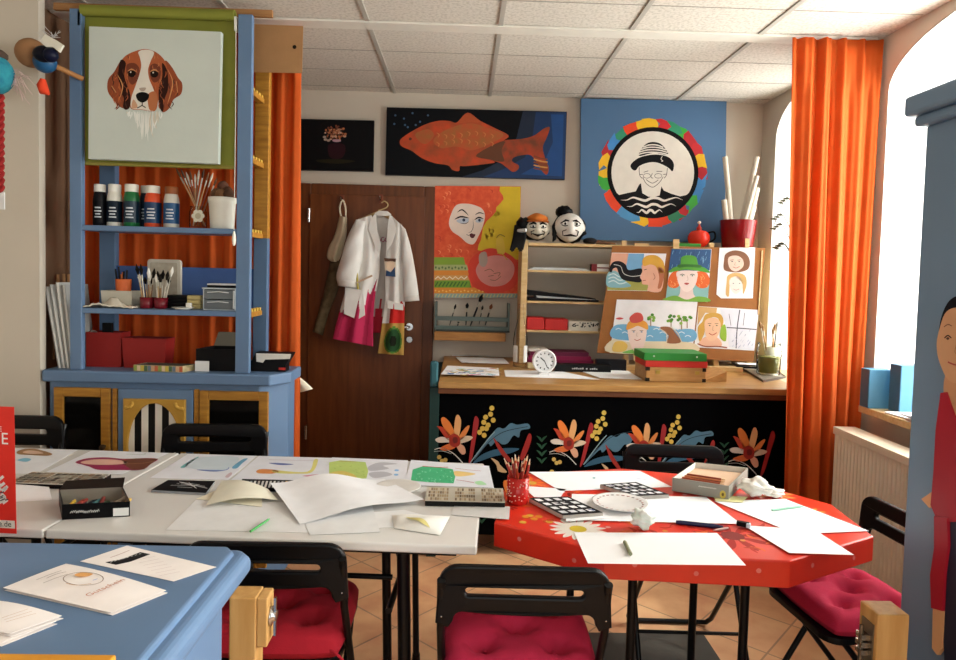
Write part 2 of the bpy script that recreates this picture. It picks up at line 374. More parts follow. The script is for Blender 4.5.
# ------------------------------------------------------------------ curtains
CURT = M('e06a26', .8, 'cloth_thin', var=.07, scale=8, bump=.2)
def curtain(name, label, xt0, xt1, xb0, xb1, Y, z0, z1, folds, amp, seed, group=None):
    rnd = random.Random(seed); ph = [rnd.random()*6 for _ in range(8)]
    def fn(u, v):
        t = 1-v; x = (xt0+(xt1-xt0)*u)*(t)+(xb0+(xb1-xb0)*u)*v
        w = u*folds*2*PI+.9*math.sin(u*5+ph[0])+.5*math.sin(v*3+ph[1]+u*9)
        a = amp*(.45+.55*v)*(1+.5*math.sin(u*7+ph[2]))
        y = Y+a*math.sin(w)+.25*a*math.sin(2.7*w+ph[3]+v*2)+(.006*math.sin(60*u+ph[4]) if v < .08 else 0)
        return (x+.3*a*math.cos(w)*(.2+v*.8), y, z1+(z0-z1)*v)
    o = MB().grid(fn, 150, 40, CURT).build(name, solid=.0016)
    return tag(o, label, 'curtain', group)
cl = curtain('curtain', 'orange curtain panel hanging behind the blue dresser beside the brown door', -1.93, aY(303, 40, 3.4).x-.008, -1.93, aY(300.5, 430, 3.4).x-.008, 3.40, .02, CEIL-.012, 13, .022, 3)
cr_ = curtain('curtain', 'gathered orange curtain panel hanging between the windows beside the radiator', 1.53, 1.972, 1.60, 1.955, 3.232, .02, CEIL-.02, 5, .028, 11)
r = MB().box(-1.94, 1.95, 3.25, 3.345, CEIL-.012, CEIL-.0016, M('d8d4ca', .4))
tag(r.build('curtain_rail'), 'flat white curtain rail fixed across the tiled ceiling', 'curtain rail')

def ftw(u, v):
    x0, x1 = aY(284, 390, 3.47).x, aY(293, 390, 3.47).x+(.10*max(0, (v-.955)/.045)**.8)
    return (x0+(x1-x0)*u, 3.475+.008*math.sin(9*u+4*v), CEIL-.05-(CEIL-.05-aY(305, 397-8*u, 3.47).z)*v)
tag(MB().grid(ftw, 12, 90, CREAM).build('hanging_cloth', solid=.002), 'cream cloth whose corner pokes out behind the left curtain edge', 'cloth')
# ------------------------------------------------------------------ blue dresser with open shelves
HY = 3.06
HUT = thing('dresser', 'sky blue painted dresser with ochre cabinet doors and tall open shelf posts', 'dresser', (-1.31, 3.2, 0))
zt = 1.005
zA = aY(160, 227, 3.06).z; zB = aY(160, 309.5, 3.06).z; zTop = aY(245, 14, 3.05).z
def cant(x0, x1, y0, y1, c, cy): return [(x0+c, y0), (x1-c, y0), (x1, y0+cy), (x1, y1), (x0, y1), (x0, y0+cy)]
xr = aY(287, 420, HY+.1).x
def cant(x0, x1, y0, y1, c, cy): return [(x0+.012, y0), (x1-c, y0), (x1, y0+cy), (x1, y1), (x0, y1), (x0, y0+.012)]
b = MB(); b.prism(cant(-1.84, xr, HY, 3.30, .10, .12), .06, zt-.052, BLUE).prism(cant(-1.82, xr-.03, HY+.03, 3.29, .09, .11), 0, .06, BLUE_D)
b.build('cabinet_body', HUT, bevel=.006)
t = MB().prism(cant(-1.853, xr+.025, HY-.035, 3.32, .07, .1), zt-.052, zt, BLUE); t.build('cabinet_top', HUT, bevel=.02, seg=4)
# doors: px rectangles on the front
def hdoor(q, kind):
    a = aY(q[0], q[1], HY); c = aY(q[2], q[3], HY); x0, x1, z1 = a.x, c.x, a.z; z0 = .12
    f = MB(); w = .041
    if kind == 'glass':
        f.box(x0, x0+w, HY-.02, HY-.0005, z0, z1, OCHRE).box(x1-w, x1, HY-.02, HY-.0005, z0, z1, OCHRE).box(x0+w, x1-w, HY-.02, HY-.0005, z1-w, z1, OCHRE).box(x0+w, x1-w, HY-.02, HY-.0005, z0, z0+w, OCHRE)
        o = f.build('door', HUT, bevel=.004); tag(o, 'ochre framed door with dark glass')
        MB().box(x0+w, x1-w, HY-.008, HY-.0008, z0+w, z1-w, M('0b0a09', .12)).build('pane', o)
        kx = x1-.022 if q[0] < 150 else x0+.022
        k0_ = 0; k = MB().lathe([(.006, 0), (.006, .012), (.013, .018), (.012, .028), (.004, .031)], (kx, HY-.02, z1-.26), M('3a2a18', .4, metal=.6), 14, Matrix.Rotation(PI/2, 3, 'X')); MB().lathe([(.011, 0), (.011, .003)], (kx, HY-.02, z1-.305), M('3a2a18', .4, metal=.6), 12, Matrix.Rotation(PI/2, 3, 'X')).build('keyhole', o)
        k.build('knob', o)
        if q[0] < 150: MB().box(x0+w+.002, x1-w-.002, HY-.011, HY-.0085, z1-.31, z1-.297, M('8d7a55', .5)).build('shelf_edge', o)
    else:
        f.box(x0, x1, HY-.018, HY-.0005, z0, z1, BLUE); o = f.build('door', HUT, bevel=.004); tag(o, 'blue centre door with a carved gold oval')
        cx_, hw = (x0+x1)/2, (x1-x0)/2-.032; zc = z1-.045-hw*1.6; hh = hw*1.6
        sq = [(cx_+hw, zc+hh), (cx_-hw, zc+hh), (cx_-hw, zc-hh), (cx_+hw, zc-hh)]
        ov = [(cx_+(hw-.012)*math.cos(2*PI*k/40), zc+(hh-.012)*math.sin(2*PI*k/40)) for k in range(40)]
        vs, fs = curve_fill([sq, ov], .006, .003)
        cv = MB().add([(v.x, HY-.024-v.z, v.y) for v in vs], fs, M('b58a35', .5, bump=.6, scale=20))
        for sx in (-1, 1):
            for k in range(5):
                an = k*.5; cv.ball((cx_+sx*(hw-.018-.02*math.cos(an)), HY-.034, zc+hh-.016-.02*math.sin(an*.9)), (.009, .005, .009), M('c59a40', .45), 10)
        cv.build('gold_moulding', o)
        st = MB(); n = 5; cols = ['141414', 'e6e2d8']
        for k in range(8):
            xa = cx_-hw+.012+(2*hw-.024)*k/8; xb = xa+(2*hw-.024)/8
            def zz(x): u = (x-cx_)/(hw-.012); return (hh-.012)*math.sqrt(max(0, 1-u*u))
            top = [(xb+(xa-xb)*j/6, zc+zz(xb+(xa-xb)*j/6)) for j in range(7)]; bot = [(xa+(xb-xa)*j/6, zc-zz(xa+(xb-xa)*j/6)) for j in range(7)]
            st.add([(x, HY-.0195, z) for x, z in bot+top], [tuple(range(14))], M(cols[(k+1) % 2], .6))
        st.build('striped_panel', o)
hdoor((56, 386.5, 112, 455), 'glass'); hdoor((120, 388, 194, 455), 'oval'); hdoor((201, 390, 268.5, 455), 'glass')
for q in ((113.5, 388, 118.5, 455), (195, 389, 199.5, 455)):
    a = aY(q[0], q[1], HY); c = aY(q[2], q[3], HY); MB().box(a.x, c.x, HY-.014, HY-.0005, .12, a.z, OCHRE).build('pilaster', HUT, bevel=.004)
# posts
def post(x0, x1, y0, y1, m=BLUE, z0=zt, z1=zTop): return MB().box(x0, x1, y0, y1, z0, z1, m).build('post', HUT, bevel=.003)
pxs = [(aY(69.5, 200, 3.05).x, aY(81.5, 200, 3.05).x), (aY(236.5, 200, 3.05).x, aY(250.5, 200, 3.05).x)]
PA, PB, PC, PD = pxs[0][0], pxs[0][1], pxs[1][0], pxs[1][1]; QA, QB = aY(254, 200, 3.25).x, aY(268, 200, 3.25).x
for x0, x1 in pxs: post(x0, x1, HY-.01, HY+.02)
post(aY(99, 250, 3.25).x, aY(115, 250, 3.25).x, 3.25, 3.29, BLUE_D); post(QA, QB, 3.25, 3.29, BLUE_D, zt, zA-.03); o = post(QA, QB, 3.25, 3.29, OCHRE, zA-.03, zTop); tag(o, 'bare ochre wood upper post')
for z, nm in ((zA, 'shelf'), (zB, 'shelf')): MB().box(PB, PC, HY-.008, 3.25, z-.024, z, BLUE).build(nm, HUT, bevel=.003)
for z in (zA-.01, zB-.005, zA+.32, zA+.62):
    s = MB(); s.box(PD-.03, PD-.002, HY+.026, 3.25, z-.022, z, OCHRE)
    for k in range(5): s.box(PD-.024, PD-.006, HY+.04+k*.042, HY+.06+k*.042, z, z+.014, M('cda646', .5))
    tag(s.build('peg_rail', HUT), 'yellow notched side rail')
MB().box(aY(113, 280, 3.26).x, QA-.001, 3.262, 3.28, zB-.004, zB+.19, M('3c598f', .7, bump=.3)).build('back_board', HUT)
# wooden batten, blind and canvas
bt = MB().box(aY(53, 8, 3.09).x, aY(272, 10, 3.09).x, HY+.032, HY+.052, aY(160, 13, 3.092).z, aY(160, 6, 3.092).z, wood('a97b4e', '8c6138', .55)); tag(bt.build('wooden_batten'), 'brown wooden batten lying across the dresser post tops under the ceiling', 'batten')
bl = thing('roller_blind', 'olive green roller blind pulled down between the blue dresser posts', 'blind', (-1.33, 3.1, 1.87))
OLV = M('7f8230', .75, var=.08, scale=5, bump=.2)
bx0, bx1 = aY(84, 100, 3.08).x, aY(235.5, 100, 3.08).x; bz = aY(160, 163.5, 3.08).z
MB().lathe([(.024, 0), (.024, bx1-bx0)], (bx0, 3.065, aY(160, 13, 3.065).z), OLV, 20, Matrix.Rotation(PI/2, 3, 'Y')).build('roller', bl)
MB().box(bx0+.003, bx1-.003, 3.083, 3.0845, bz, aY(160, 13, 3.08).z, OLV).build('blind_fabric', bl)
MB().box(bx0, bx1, 3.078, 3.09, bz-.016, bz, M('8f8538', .5)).build('bottom_bar', bl, bevel=.004)
for x in (bx0-.006, bx1+.006): MB().box(x-.005, x+.005, 3.05, 3.08, 2.515, 2.575, M('dddcd5', .4)).build('bracket', bl)
cd = MB(); c0 = aY(236, 20, 3.035); c1 = aY(234, 230, 3.035); cd.tube([c0, c0.lerp(c1, .5)+Vector((.002, 0, 0)), c1], .0016, M('dcd8c8', .6), 6); co = cd.build('pull_cord', bl)
tg = aY(234, 238, 3.035); MB().lathe([(.003, .03), (.007, .015), (.009, -.01), (.006, -.028), (.002, -.034)], tg, M('ece8da', .5), 12).build('tassel', co)
# ---- dog canvas
pl = PLY(3.03); D = cr(80, 20, 4.4); cq = D((40, 28), (620, 52), (607, 632), (37, 610))
cv = MB(); P = [aP(x, y, pl) for x, y in cq]; cv.slab(P, (0, .03, 0), M('c4ccc4', .8, var=.03, scale=6, bump=.2))
def sh(mb, T, pts, c, l=1, smooth=True, plx=None, n=5): mb.shape(plx or pl, T(*pts), c, l, smooth, n)
rnd0 = random.Random(77); br1, br2, dk = '8e4220', 'a8552c', '2e1610'
sh(cv, D, [(185, 175), (150, 228), (124, 262), (122, 312), (148, 352), (182, 386), (214, 388), (226, 350), (215, 290), (205, 230)], br1, 1)
sh(cv, D, [(375, 178), (405, 208), (430, 252), (450, 280), (445, 325), (412, 350), (392, 390), (362, 405), (345, 360), (352, 300), (355, 220)], br1, 1)
sh(cv, D, [(198, 160), (240, 138), (290, 128), (340, 145), (376, 185), (382, 240), (355, 300), (345, 350), (330, 400), (275, 396), (225, 390), (212, 340), (205, 290), (190, 240), (180, 190)], br2, 2)
sh(cv, D, [(178, 178), (202, 190), (196, 250), (222, 330), (218, 386), (192, 388), (184, 310), (168, 250)], dk, 3)
sh(cv, D, [(362, 190), (384, 225), (388, 300), (372, 350), (366, 402), (352, 385), (346, 310), (362, 250)], dk, 3)
sh(cv, D, [(205, 200), (240, 190), (262, 215), (256, 260), (232, 285), (212, 262)], '6d3018', 3); sh(cv, D, [(308, 205), (332, 192), (356, 215), (350, 262), (326, 275), (310, 250)], '6d3018', 3)
sh(cv, D, [(258, 140), (290, 131), (326, 142), (312, 180), (300, 220), (306, 262), (322, 300), (336, 350), (324, 398), (275, 394), (228, 388), (226, 345), (244, 292), (262, 240), (270, 200), (264, 165)], 'd9d2c6', 4)
sh(cv, D, [(300, 330), (330, 315), (342, 350), (330, 396), (305, 392)], 'b0693f', 5); sh(cv, D, [(235, 350), (252, 372), (250, 388), (228, 386)], 'c79a78', 5)
for k in range(70):
    lft = k % 2; x, y = (rnd0.uniform(135, 215) if lft else rnd0.uniform(350, 435)), rnd0.uniform(205, 370)
    if (lft and (x < 130+abs(y-290)*.35 or x > 212)) or (not lft and (x > 440-abs(y-290)*.5 or x < 352)): continue
    cv.line(pl, D((x, y), (x+rnd0.uniform(-8, 8), y+14), (x+rnd0.uniform(-12, 12), y+30)), 1.0, rnd0.choice(['5c2814', 'b8622f', '74361a', 'a04c24', '3e1c10']), 3.2+.02*k, taper=True)
for k in range(40):
    x, y = rnd0.uniform(205, 360), rnd0.uniform(150, 300)
    if 250 < x < 318: continue
    cv.line(pl, D((x, y), (x+rnd0.uniform(-4, 4), y+9), (x+rnd0.uniform(-6, 6), y+18)), .8, rnd0.choice(['7a3a1c', 'b5653a', '5c2a16', 'c07a4c']), 3.4+.02*k, taper=True)
for e in ((229, 236), (328, 238)):
    cv.disc(pl, D(e)[0], 3.9, 3.6, '1a0d08', 6); cv.disc(pl, D((e[0]-5, e[1]-6))[0], .8, .8, 'd8d0c8', 7)
    sh(cv, D, [(e[0]-20, e[1]-10), (e[0], e[1]-22), (e[0]+20, e[1]-8), (e[0], e[1]-14)], 'c98a58', 6)
sh(cv, D, [(248, 328), (275, 317), (304, 328), (298, 352), (275, 364), (254, 352)], '0c0a0a', 6); sh(cv, D, [(262, 300), (290, 298), (284, 312), (268, 312)], 'a8988a', 5)
cv.line(pl, D((274, 362), (273, 376), (252, 388)), .9, '1a1210', 6); cv.line(pl, D((273, 376), (290, 386)), .9, '1a1210', 6)
for q in ([(165, 240), (188, 290), (176, 345)], [(385, 215), (408, 270), (398, 330), (385, 370)], [(140, 290), (160, 320)], [(425, 270), (430, 320)]): cv.line(pl, D(*q), 1.1, 'd2935c', 5, taper=True)
rnd = random.Random(5)
for k in range(30):
    x = 205+k*5.2; y1 = 410+120*math.exp(-((x-290)/55)**2)*(.6+.5*rnd.random()); cv.line(pl, D((x, 398+rnd.random()*8), (x+rnd.uniform(-6, 6), (400+y1)/2), (x+rnd.uniform(-10, 10), y1)), 1.5, rnd.choice(['dfe2dc', 'e6e7e0', 'd2c9b6']), 1+.35*k, taper=True)
tag(cv.build('dog_painting'), 'square canvas of a brown and white spaniel head hung on the olive blind', 'painting')
cb = MB(); plc = PLY(3.238); P = [aP(x, y, plc) for x, y in ((253, 24), (303, 26), (302, 73), (254, 72))]; cb.slab(P, (0, .005, 0), M('a67c52', .85, bump=.2)); cb.disc(plc, (294.5, 47), 2, 2, '1c120a', 1)
tag(cb.build('cardboard_sheet'), 'brown cardboard sheet with one hole in front of the left orange curtain top', 'cardboard')
# ---- paint bottles
def bottle(name, label, x0, x1, ytop, body, lab, cap, sh_=None, Y=3.14, z=None, group='paint bottles on the upper dresser shelf'):
    z = zA+.0005 if z is None else z; xa = aY(x0, 210, Y).x; xb = aY(x1, 210, Y).x; r = (xb-xa)/2; x = (xa+xb)/2; H = aY((x0+x1)/2, ytop, Y).z-z
    t = thing(name, label, 'bottle', (x, Y, z), 0, group)
    MB().lathe([(r*.92, 0), (r, .004), (r, H*.62), (r*.93, H*.72), (r*.78, H*.83), (r*.72, H*.845)], (x, Y, z), M(body, .3), 22).build('body', t)
    MB().lathe([(r*.82, H*.82), (r*.84, H*.83), (r*.84, H*.985), (r*.78, H), (.0001, H)], (x, Y, z), M(cap, .45), 22).build('cap', t)
    l = MB().lathe([(r*1.012, H*.10), (r*1.012, H*.60)], (x, Y, z), M(lab, .35), 22)
    for k, (w, zz) in enumerate(((.5, .42), (.62, .34), (.45, .27), (.6, .2))):
        vs = []; 
        for j in range(5): an = -PI/2+.15+w*(j-2)/2.4; vs.append((x+r*1.03*math.cos(an), Y+r*1.03*math.sin(an), z+H*zz))
        vs2 = [(a, b_, c_+H*.032) for a, b_, c_ in vs]
        l.add(vs+vs2, [(j, j+1, 6+j, 5+j) for j in range(4)], M('c9cdd2', .5))
    l.build('paper_label', t); return t
bottle('paint_bottle', 'black paint bottle with white cap at the left end of the upper dresser shelf', 93.5, 106.5, 184.5, '17171b', '0c0d12', 'e6e3da')
bottle('paint_bottle', 'white paint bottle with dark label second from left on the dresser shelf', 107.5, 122, 184.5, 'dcd9ce', '10202e', 'e6e3da')
bottle('paint_bottle', 'green paint bottle with white cap in the row on the dresser shelf', 124, 139.5, 184.5, '1f6a3a', '0f2a3c', 'e8e4d8')
bottle('paint_bottle', 'orange paint bottle with blue label beside the green bottle', 145, 161, 186, 'd8502a', '12365e', 'e8e4d8')
bottle('paint_bottle', 'smaller copper-topped bottle with blue label beside the brush jar', 164, 179, 187, 'c8c4ba', '174a78', '8e5028', Y=3.13)
bottle('paint_bottle', 'bottle mostly hidden behind the orange paint bottle, only its cap showing', 140, 153, 186, '1c2a38', '14283a', 'cfcabd', Y=3.21)
def jar(name, label, cat, x, Y, z, prof, m, group=None):
    t = MB().lathe(prof, (x, Y, z), m, 24).build(name); return tag(t, label, cat, group)
def brush(p0, p1, hc, label, group, w=.0035, tip='3a2a1c', tl=.16, name='paint_brush', flat=1.6):
    p0, p1 = Vector(p0), Vector(p1); d = p1-p0; a = p0+d*(1-tl*1.7); c = p0+d*(1-tl)
    b = MB().tube([p0, p0.lerp(a, .5), a], [w*.55, w, w*.8], M(hc, .4), 8).tube([a, c], [w*.9, w*1.15], M('b9b4a4', .3, metal=.8), 8)
    b.tube([c, c.lerp(p1, .5), p1], [w*1.15, w*flat, w*.4], M(tip, .8), 8)
    return tag(b.build(name), label, 'brush', group)
jx = aY(198, 215, 3.13).x; zj = zA+.0005
GJ = M('f2f5f3', .05, 'glass')
jar('brush_jar', 'clear glass jar with pale flower tag holding brushes on upper dresser shelf', 'jar', jx, 3.13, zj, [(.033, 0), (.037, .006), (.037, .075), (.030, .092), (.034, .098), (.031, .1), (.027, .09), (.034, .074), (.034, .009), (.0001, .008)], GJ)
fl = MB(); pf = PLY(3.085); c = (198, 216)
for k in range(6): fl.disc(pf, (c[0]+4*math.cos(k*PI/3), c[1]+4*math.sin(k*PI/3)), 2.6, 2.6, 'd9d2bd', 1, 12)
fl.disc(pf, c, 3, 3, 'b9ae92', 2, 12); q = fl.v[:]
tag(fl.build('flower_tag', solid=.001), 'cream flower-shaped tag tied on the brush jar on the dresser', 'tag')
rnd = random.Random(2)
tops = [(176, 168), (181, 169), (186, 172), (190, 171), (195, 174), (199, 170), (204, 169), (209, 172), (213, 173), (217, 178)]
for i, (x, y) in enumerate(tops):
    p1 = aY(x, y, 3.13+rnd.uniform(-.02, .03)); an = i*.63; p0 = Vector((jx+.018*math.cos(an)-(p1.x-jx)*.15, 3.13+.018*math.sin(an), zj+.012))
    brush(p0, p1, rnd.choice(['c9a070', 'b08a60', '7a3a2a', 'd8cfc0', '8a5a3a']), 'long paint brush standing in the glass jar on the upper dresser shelf', 'brushes in the upper jar', .0036, tip=rnd.choice(['6a4a30', 'd8cbb4', '4a3222']))
wx = (aY(209, 210, 3.12).x+aY(235.5, 210, 3.12).x)/2; wr = (aY(235.5, 210, 3.12).x-aY(209, 210, 3.12).x)/2
jar('plant_pot', 'white pot full of sponges at the right end of the upper dresser shelf', 'pot', wx, 3.12, zj, [(wr*.8, 0), (wr*.86, .004), (wr*.97, .115), (wr*1.03, .12), (wr*1.03, .142), (wr*.97, .142), (wr*.95, .12), (wr*.8, .01), (.0001, .01)], M('dcd8cc', .5))
for i, (dx, dy, dz, cc) in enumerate(((-.025, 0, .155, '6b4a30'), (.02, .01, .165, '5a3a28'), (0, -.02, .15, '7a5638'), (.03, -.015, .15, '4e3424'), (-.005, .02, .19, '5f3c2c'))):
    s = MB().ball((wx+dx, 3.12+dy, zj+dz), (.026, .024, .03), M(cc, .95, bump=.8, var=.25, scale=40), 14, lambda p: 1+.12*math.sin(7*p.x+3*p.z)*math.sin(6*p.y))
    tag(s.build('sponge'), 'brown sponge stuffed in the white pot on the dresser shelf', 'sponge', 'sponges in the white pot')
# ---- middle shelf
zb = zB+.0005
def X(x, y, Y): return aY(x, y, Y).x
def box3(name, label, cat, q, Y, dep, z, m, bevel=.002, group=None, lid=None):
    xa, xb = X(q[0], q[3], Y), X(q[2], q[3], Y); h = aY((q[0]+q[2])/2, q[1], Y).z-z
    o = MB().box(xa, xb, Y, Y+dep, z, z+h, m).build(name, bevel=bevel); return tag(o, label, cat, group)
t = MB(); xa, xb = X(103, 300, 3.16), X(134, 300, 3.16)
t.tray([(xa, 3.14), (xb, 3.14), (xb, 3.23), (xa, 3.23)], zb, .075, .003, M('c9c4b4', .4), flare=1.08); tag(t.build('plastic_tub'), 'frosted plastic tub with red writing behind the cloth on the middle dresser shelf', 'tub')
ox = X(123.5, 290, 3.185)
jar('pencil_pot', 'orange pot of pens standing in the frosted tub on the dresser', 'pot', ox, 3.185, zb+.0035, [(.028, 0), (.034, .12), (.034, .125), (.031, .125), (.027, .006), (.0001, .006)], M('d86a34', .5))
for i, (dx, dz, cc) in enumerate(((-.03, .175, '15151a'), (-.02, .185, '1b1b20'), (-.005, .16, 'c8622c'), (.008, .165, '101014'), (.018, .17, '2a2a30'), (-.012, .15, 'd87a3a'))):
    tag(MB().tube([(ox+dx*.4, 3.185+.006*(i % 3-1), zb+.012), (ox+dx, 3.18+.008*(i % 3-1), zb+dz)], .0045, M(cc, .4), 8).build('marker_pen'), 'dark marker pen standing in the orange pot on the dresser' if i not in (2, 5) else 'orange pen standing in the orange pot on the dresser', 'pen', 'pens in the orange pot')
clo = MB()
def fcl(u, v):
    x = X(88, 305, 3.1)+(X(137, 305, 3.1)-X(88, 305, 3.1))*u; y = 3.058+.09*v
    return (x, y, zb+.003+(.045*math.sin(PI*min(1, u*1.15))**2*(.6+.4*math.sin(v*5+u*9))+.008*math.sin(u*23+v*7)**2)*math.sin(PI*(.15+.85*v)) if 0 < u < 1 else zb+.003)
clo.grid(fcl, 34, 14, M('ddd4c2', .9, bump=.4)); tag(clo.build('cleaning_cloth', solid=.004), 'crumpled off-white cloth at the left end of the middle dresser shelf', 'cloth')
tr = MB(); pf = PLY(3.235); xa, xb = X(147.5, 300, 3.235), X(180, 300, 3.235); za = aY(165, 260, 3.235).z
vs, fs = curve_fill([rrect(xa, xb, zb, za, .012)], .006, .003); tr.add([(v.x, 3.245-v.z, v.y) for v in vs], fs, M('bdb6a8', .5))
vs, fs = curve_fill([rrect(xa+.012, xb-.012, zb+.012, za-.012, .008)], .001); tr.add([(v.x, 3.2348-v.z, v.y) for v in vs], fs, M('a59c8c', .6, var=.2, scale=30)); tag(tr.build('paint_tray'), 'upright beige paint tray leaning behind the brushes on the middle dresser shelf', 'tray')
for i, (px_, lbl) in enumerate(((146.5, 'left'), (160.5, 'right'))):
    x = X(px_, 305, 3.12); jar('brush_glass', 'dark red glass of used brushes, %s one of the pair on the dresser' % lbl, 'glass', x, 3.125, zb, [(.026, 0), (.029, .004), (.031, .05), (.0295, .05), (.027, .008), (.0001, .008)], M('6d1420', .2))
    for k in range(9):
        a = k*.9+i; tx = x+.06*math.cos(a)*(.4+.1*k/2)-(0.012 if i == 0 else -.01); tz = zb+.115+.085*rnd.random()
        brush((x+.014*math.cos(a), 3.125+.012*math.sin(a), zb+.012), (tx, 3.125+.02*math.sin(a), tz), rnd.choice(['b08a58', 'c0a070', '7c5a38', 'd8d2c4']), 'used paint brush with %s in a dark red glass on the dresser' % ('pale bristles' if k % 3 == 0 else 'dark bristles'), 'used brushes with pale bristles' if k % 3 == 0 else 'used brushes with dark bristles', .003, tip='e4e0d6' if k % 3 == 0 else '17120e', flat=3.0, tl=.26)
x0, x1 = X(166, 300, 3.14), X(186, 300, 3.14)
for k in range(4): tag(MB().box(x0, x1, 3.15, 3.22, zb+k*.0155, zb+k*.0155+.0145, BLACK).build('black_case', bevel=.003), 'flat black case, number %s from the bottom of the small stack on the dresser' % ('one', 'two', 'three', 'four')[k], 'case', 'black cases on the dresser')
x0, x1 = X(186.8, 300, 3.15), X(200.5, 300, 3.15)
for k in range(3): tag(MB().box(x0, x1, 3.15, 3.21, zb+k*.0205, zb+k*.0205+.02, M('c9b880', .95, bump=.8)).build('yellow_sponge', bevel=.004), '%s pale yellow sponge of the stack beside the clear drawer box' % ('lowest', 'middle', 'top')[k], 'sponge', 'yellow sponge stack')
tag(MB().lathe([(.03, 0), (.034, .003), (.05, .010), (.0475, .010), (.03, .005), (.0001, .005)], (X(183.5, 308, 3.1), 3.095, zb), M('d8d6cc', .4), 28).build('saucer'), 'white saucer on the middle dresser shelf in front of the black cases', 'saucer')
tag(MB().box(X(187, 305, 3.1), X(192, 305, 3.1), 3.085, 3.103, zb+.0105, zb+.03, M('e8e6e0', .5)).build('eraser', bevel=.002), 'small white cube lying on the saucer on the dresser shelf', 'eraser')
dx0, dx1 = X(203, 300, 3.1), X(235.5, 300, 3.1)
db = thing('drawer_box', 'clear plastic drawer box at the right end of the middle dresser shelf', 'drawer box', ((dx0+dx1)/2, 3.15, zb))
bd = MB(); CL = M('c2cbd0', .15, var=.04)
for q in ((dx0, dx0+.004, 3.1, 3.22, 0, .095), (dx1-.004, dx1, 3.1, 3.22, 0, .095), (dx0+.004, dx1-.004, 3.216, 3.22, 0, .095), (dx0+.004, dx1-.004, 3.1, 3.216, 0, .004), (dx0-.004, dx1, 3.096, 3.22, .095, .101)): bd.box(q[0], q[1], q[2], q[3], zb+q[4], zb+q[5], CL)
bd.build('housing', db)
for k in range(2):
    z0 = zb+.005+k*.045; o = MB().box(dx0+.005, dx1-.012, 3.098, 3.21, z0, z0+.042, M('6f767a', .2)).build('drawer', db, bevel=.002)
    MB().tube([(dx0+.02, 3.096, z0+.03), ((dx0+dx1)/2, 3.092, z0+.034), (dx1-.03, 3.096, z0+.03)], .002, M('e5e8ea', .3), 6).build('drawer_grip', o)
MB().box(dx1-.011, dx1-.0045, 3.097, 3.0995, zb+.008, zb+.09, M('d9dcdc', .4)).build('white_strip', db)
pd = MB().box(dx0+.015, dx1-.002, 3.11, 3.2, zb+.1015, zb+.113, M('101012', .5)).box(dx0+.015, dx1-.002, 3.108, 3.2, zb+.1132, zb+.119, M('dadbdc', .5)); tag(pd.build('notepad'), 'black and white notepad lying on top of the clear drawer box', 'notepad')
# ---- on the cabinet top
zc = zt+.0005
def obox(name, label, q, Y, dep, m, m2, h=None, t=.004, flare=1.0, z=None):
    z = zc if z is None else z; xa, xb = X(q[0], 350, Y), X(q[2], 350, Y); h = h or aY(q[0], q[1], Y).z-z
    o = MB().tray([(xa, Y), (xb, Y), (xb, Y+dep), (xa, Y+dep)], z, h, t, m, m2, flare).build(name); return tag(o, label, 'box')
RB = M('8c1814', .6)
obox('red_box', 'tall open red box on the dresser top, leftmost of the red boxes', (86, 332, 121, 368), 3.15, .09, RB, M('7a1814', .7))
obox('red_box', 'lower open red box on the dresser top to the right of the tall one', (121.5, 338, 166, 368), 3.14, .10, RB, M('6a1412', .7), flare=1.1)
pp = MB()
def fpp(u, v): return (X(89, 330, 3.18)+.10*u, 3.165+.05*v, zc+.135+.03*math.sin(PI*u)*(1-v)+.012*math.sin(8*u))
pp.grid(fpp, 14, 6, M('cfc8bd', .8)); tag(pp.build('crumpled_paper', solid=.001), 'crumpled pale paper sticking out of the tall red box', 'paper')
tag(MB().box(X(102, 330, 3.19), X(112, 330, 3.19), 3.19, 3.205, zc+.0045, zc+.2, BLACK).build('black_book', bevel=.002), 'black booklet standing in the tall red box on the dresser', 'booklet')
fb = MB(); xa, xb = X(133, 370, 3.045), X(190, 370, 3.045)
quad = [(xa, 3.05), (xb-.03, 3.04), (xb, 3.12), (xa+.02, 3.13)]
fb.tray(quad, zc, .028, .004, M('8a8a5a', .6, h2='c9a888', var=0, scale=34), M('4a4038', .6)); [fb.flat([(xa+(xb-.03-xa)*(k+a)/14, 3.0495-.01*(k+a)/14, zc+z_) for a, z_ in ((.05, .002), (.95, .002), (.95, .026), (.05, .026))], (0, -1, 0), ['8a9a4a', 'c8a07a', '4a6a4a', 'd8c4a4', 'b85a3a', '6a7a8a', 'c9b04a'][(k*3) % 7], 1) for k in range(14)]; tag(fb.build('patterned_box'), 'shallow box with flowery patterned sides on the dresser front edge', 'box')
bb = MB(); xa, xb = X(196, 340, 3.1), X(237, 340, 3.1)
bb.tray([(xa, 3.1), (xb, 3.1), (xb+.02, 3.24), (xa+.03, 3.24)], zc, .10, .004, BLACK, BLACK); bo = bb.build('black_box'); tag(bo, 'large black open box on the dresser behind the right post', 'box')
lf = MB().slab([(xa+.03, 3.238, zc+.10), (xb+.02, 3.238, zc+.10), (xb+.02, 3.245, zc+.165), (xa+.05, 3.245, zc+.165)], (0, .004, 0), M('6b6558', .7)); lf.build('lid', bo)
tag(MB().box(X(195, 365, 3.08), X(209, 365, 3.08), 3.08, 3.082, zc, aY(200, 361, 3.08).z, M('e4e4e2', .6)).build('price_card'), 'small blank white card leaning on the black box on the dresser', 'card')
mf = MB(); xa, xb = X(252, 360, 3.12), X(292, 360, 3.12)
mf.slab([(xa-.02, 3.12, zc), (xb-.03, 3.12, zc), (xb-.03, 3.12, zc+.03), (xb, 3.12, zc+.085), (xa+.015, 3.12, zc+.085), (xa, 3.12, zc+.05), (xa-.02, 3.12, zc+.045)], (0, .07, 0), BLACK)
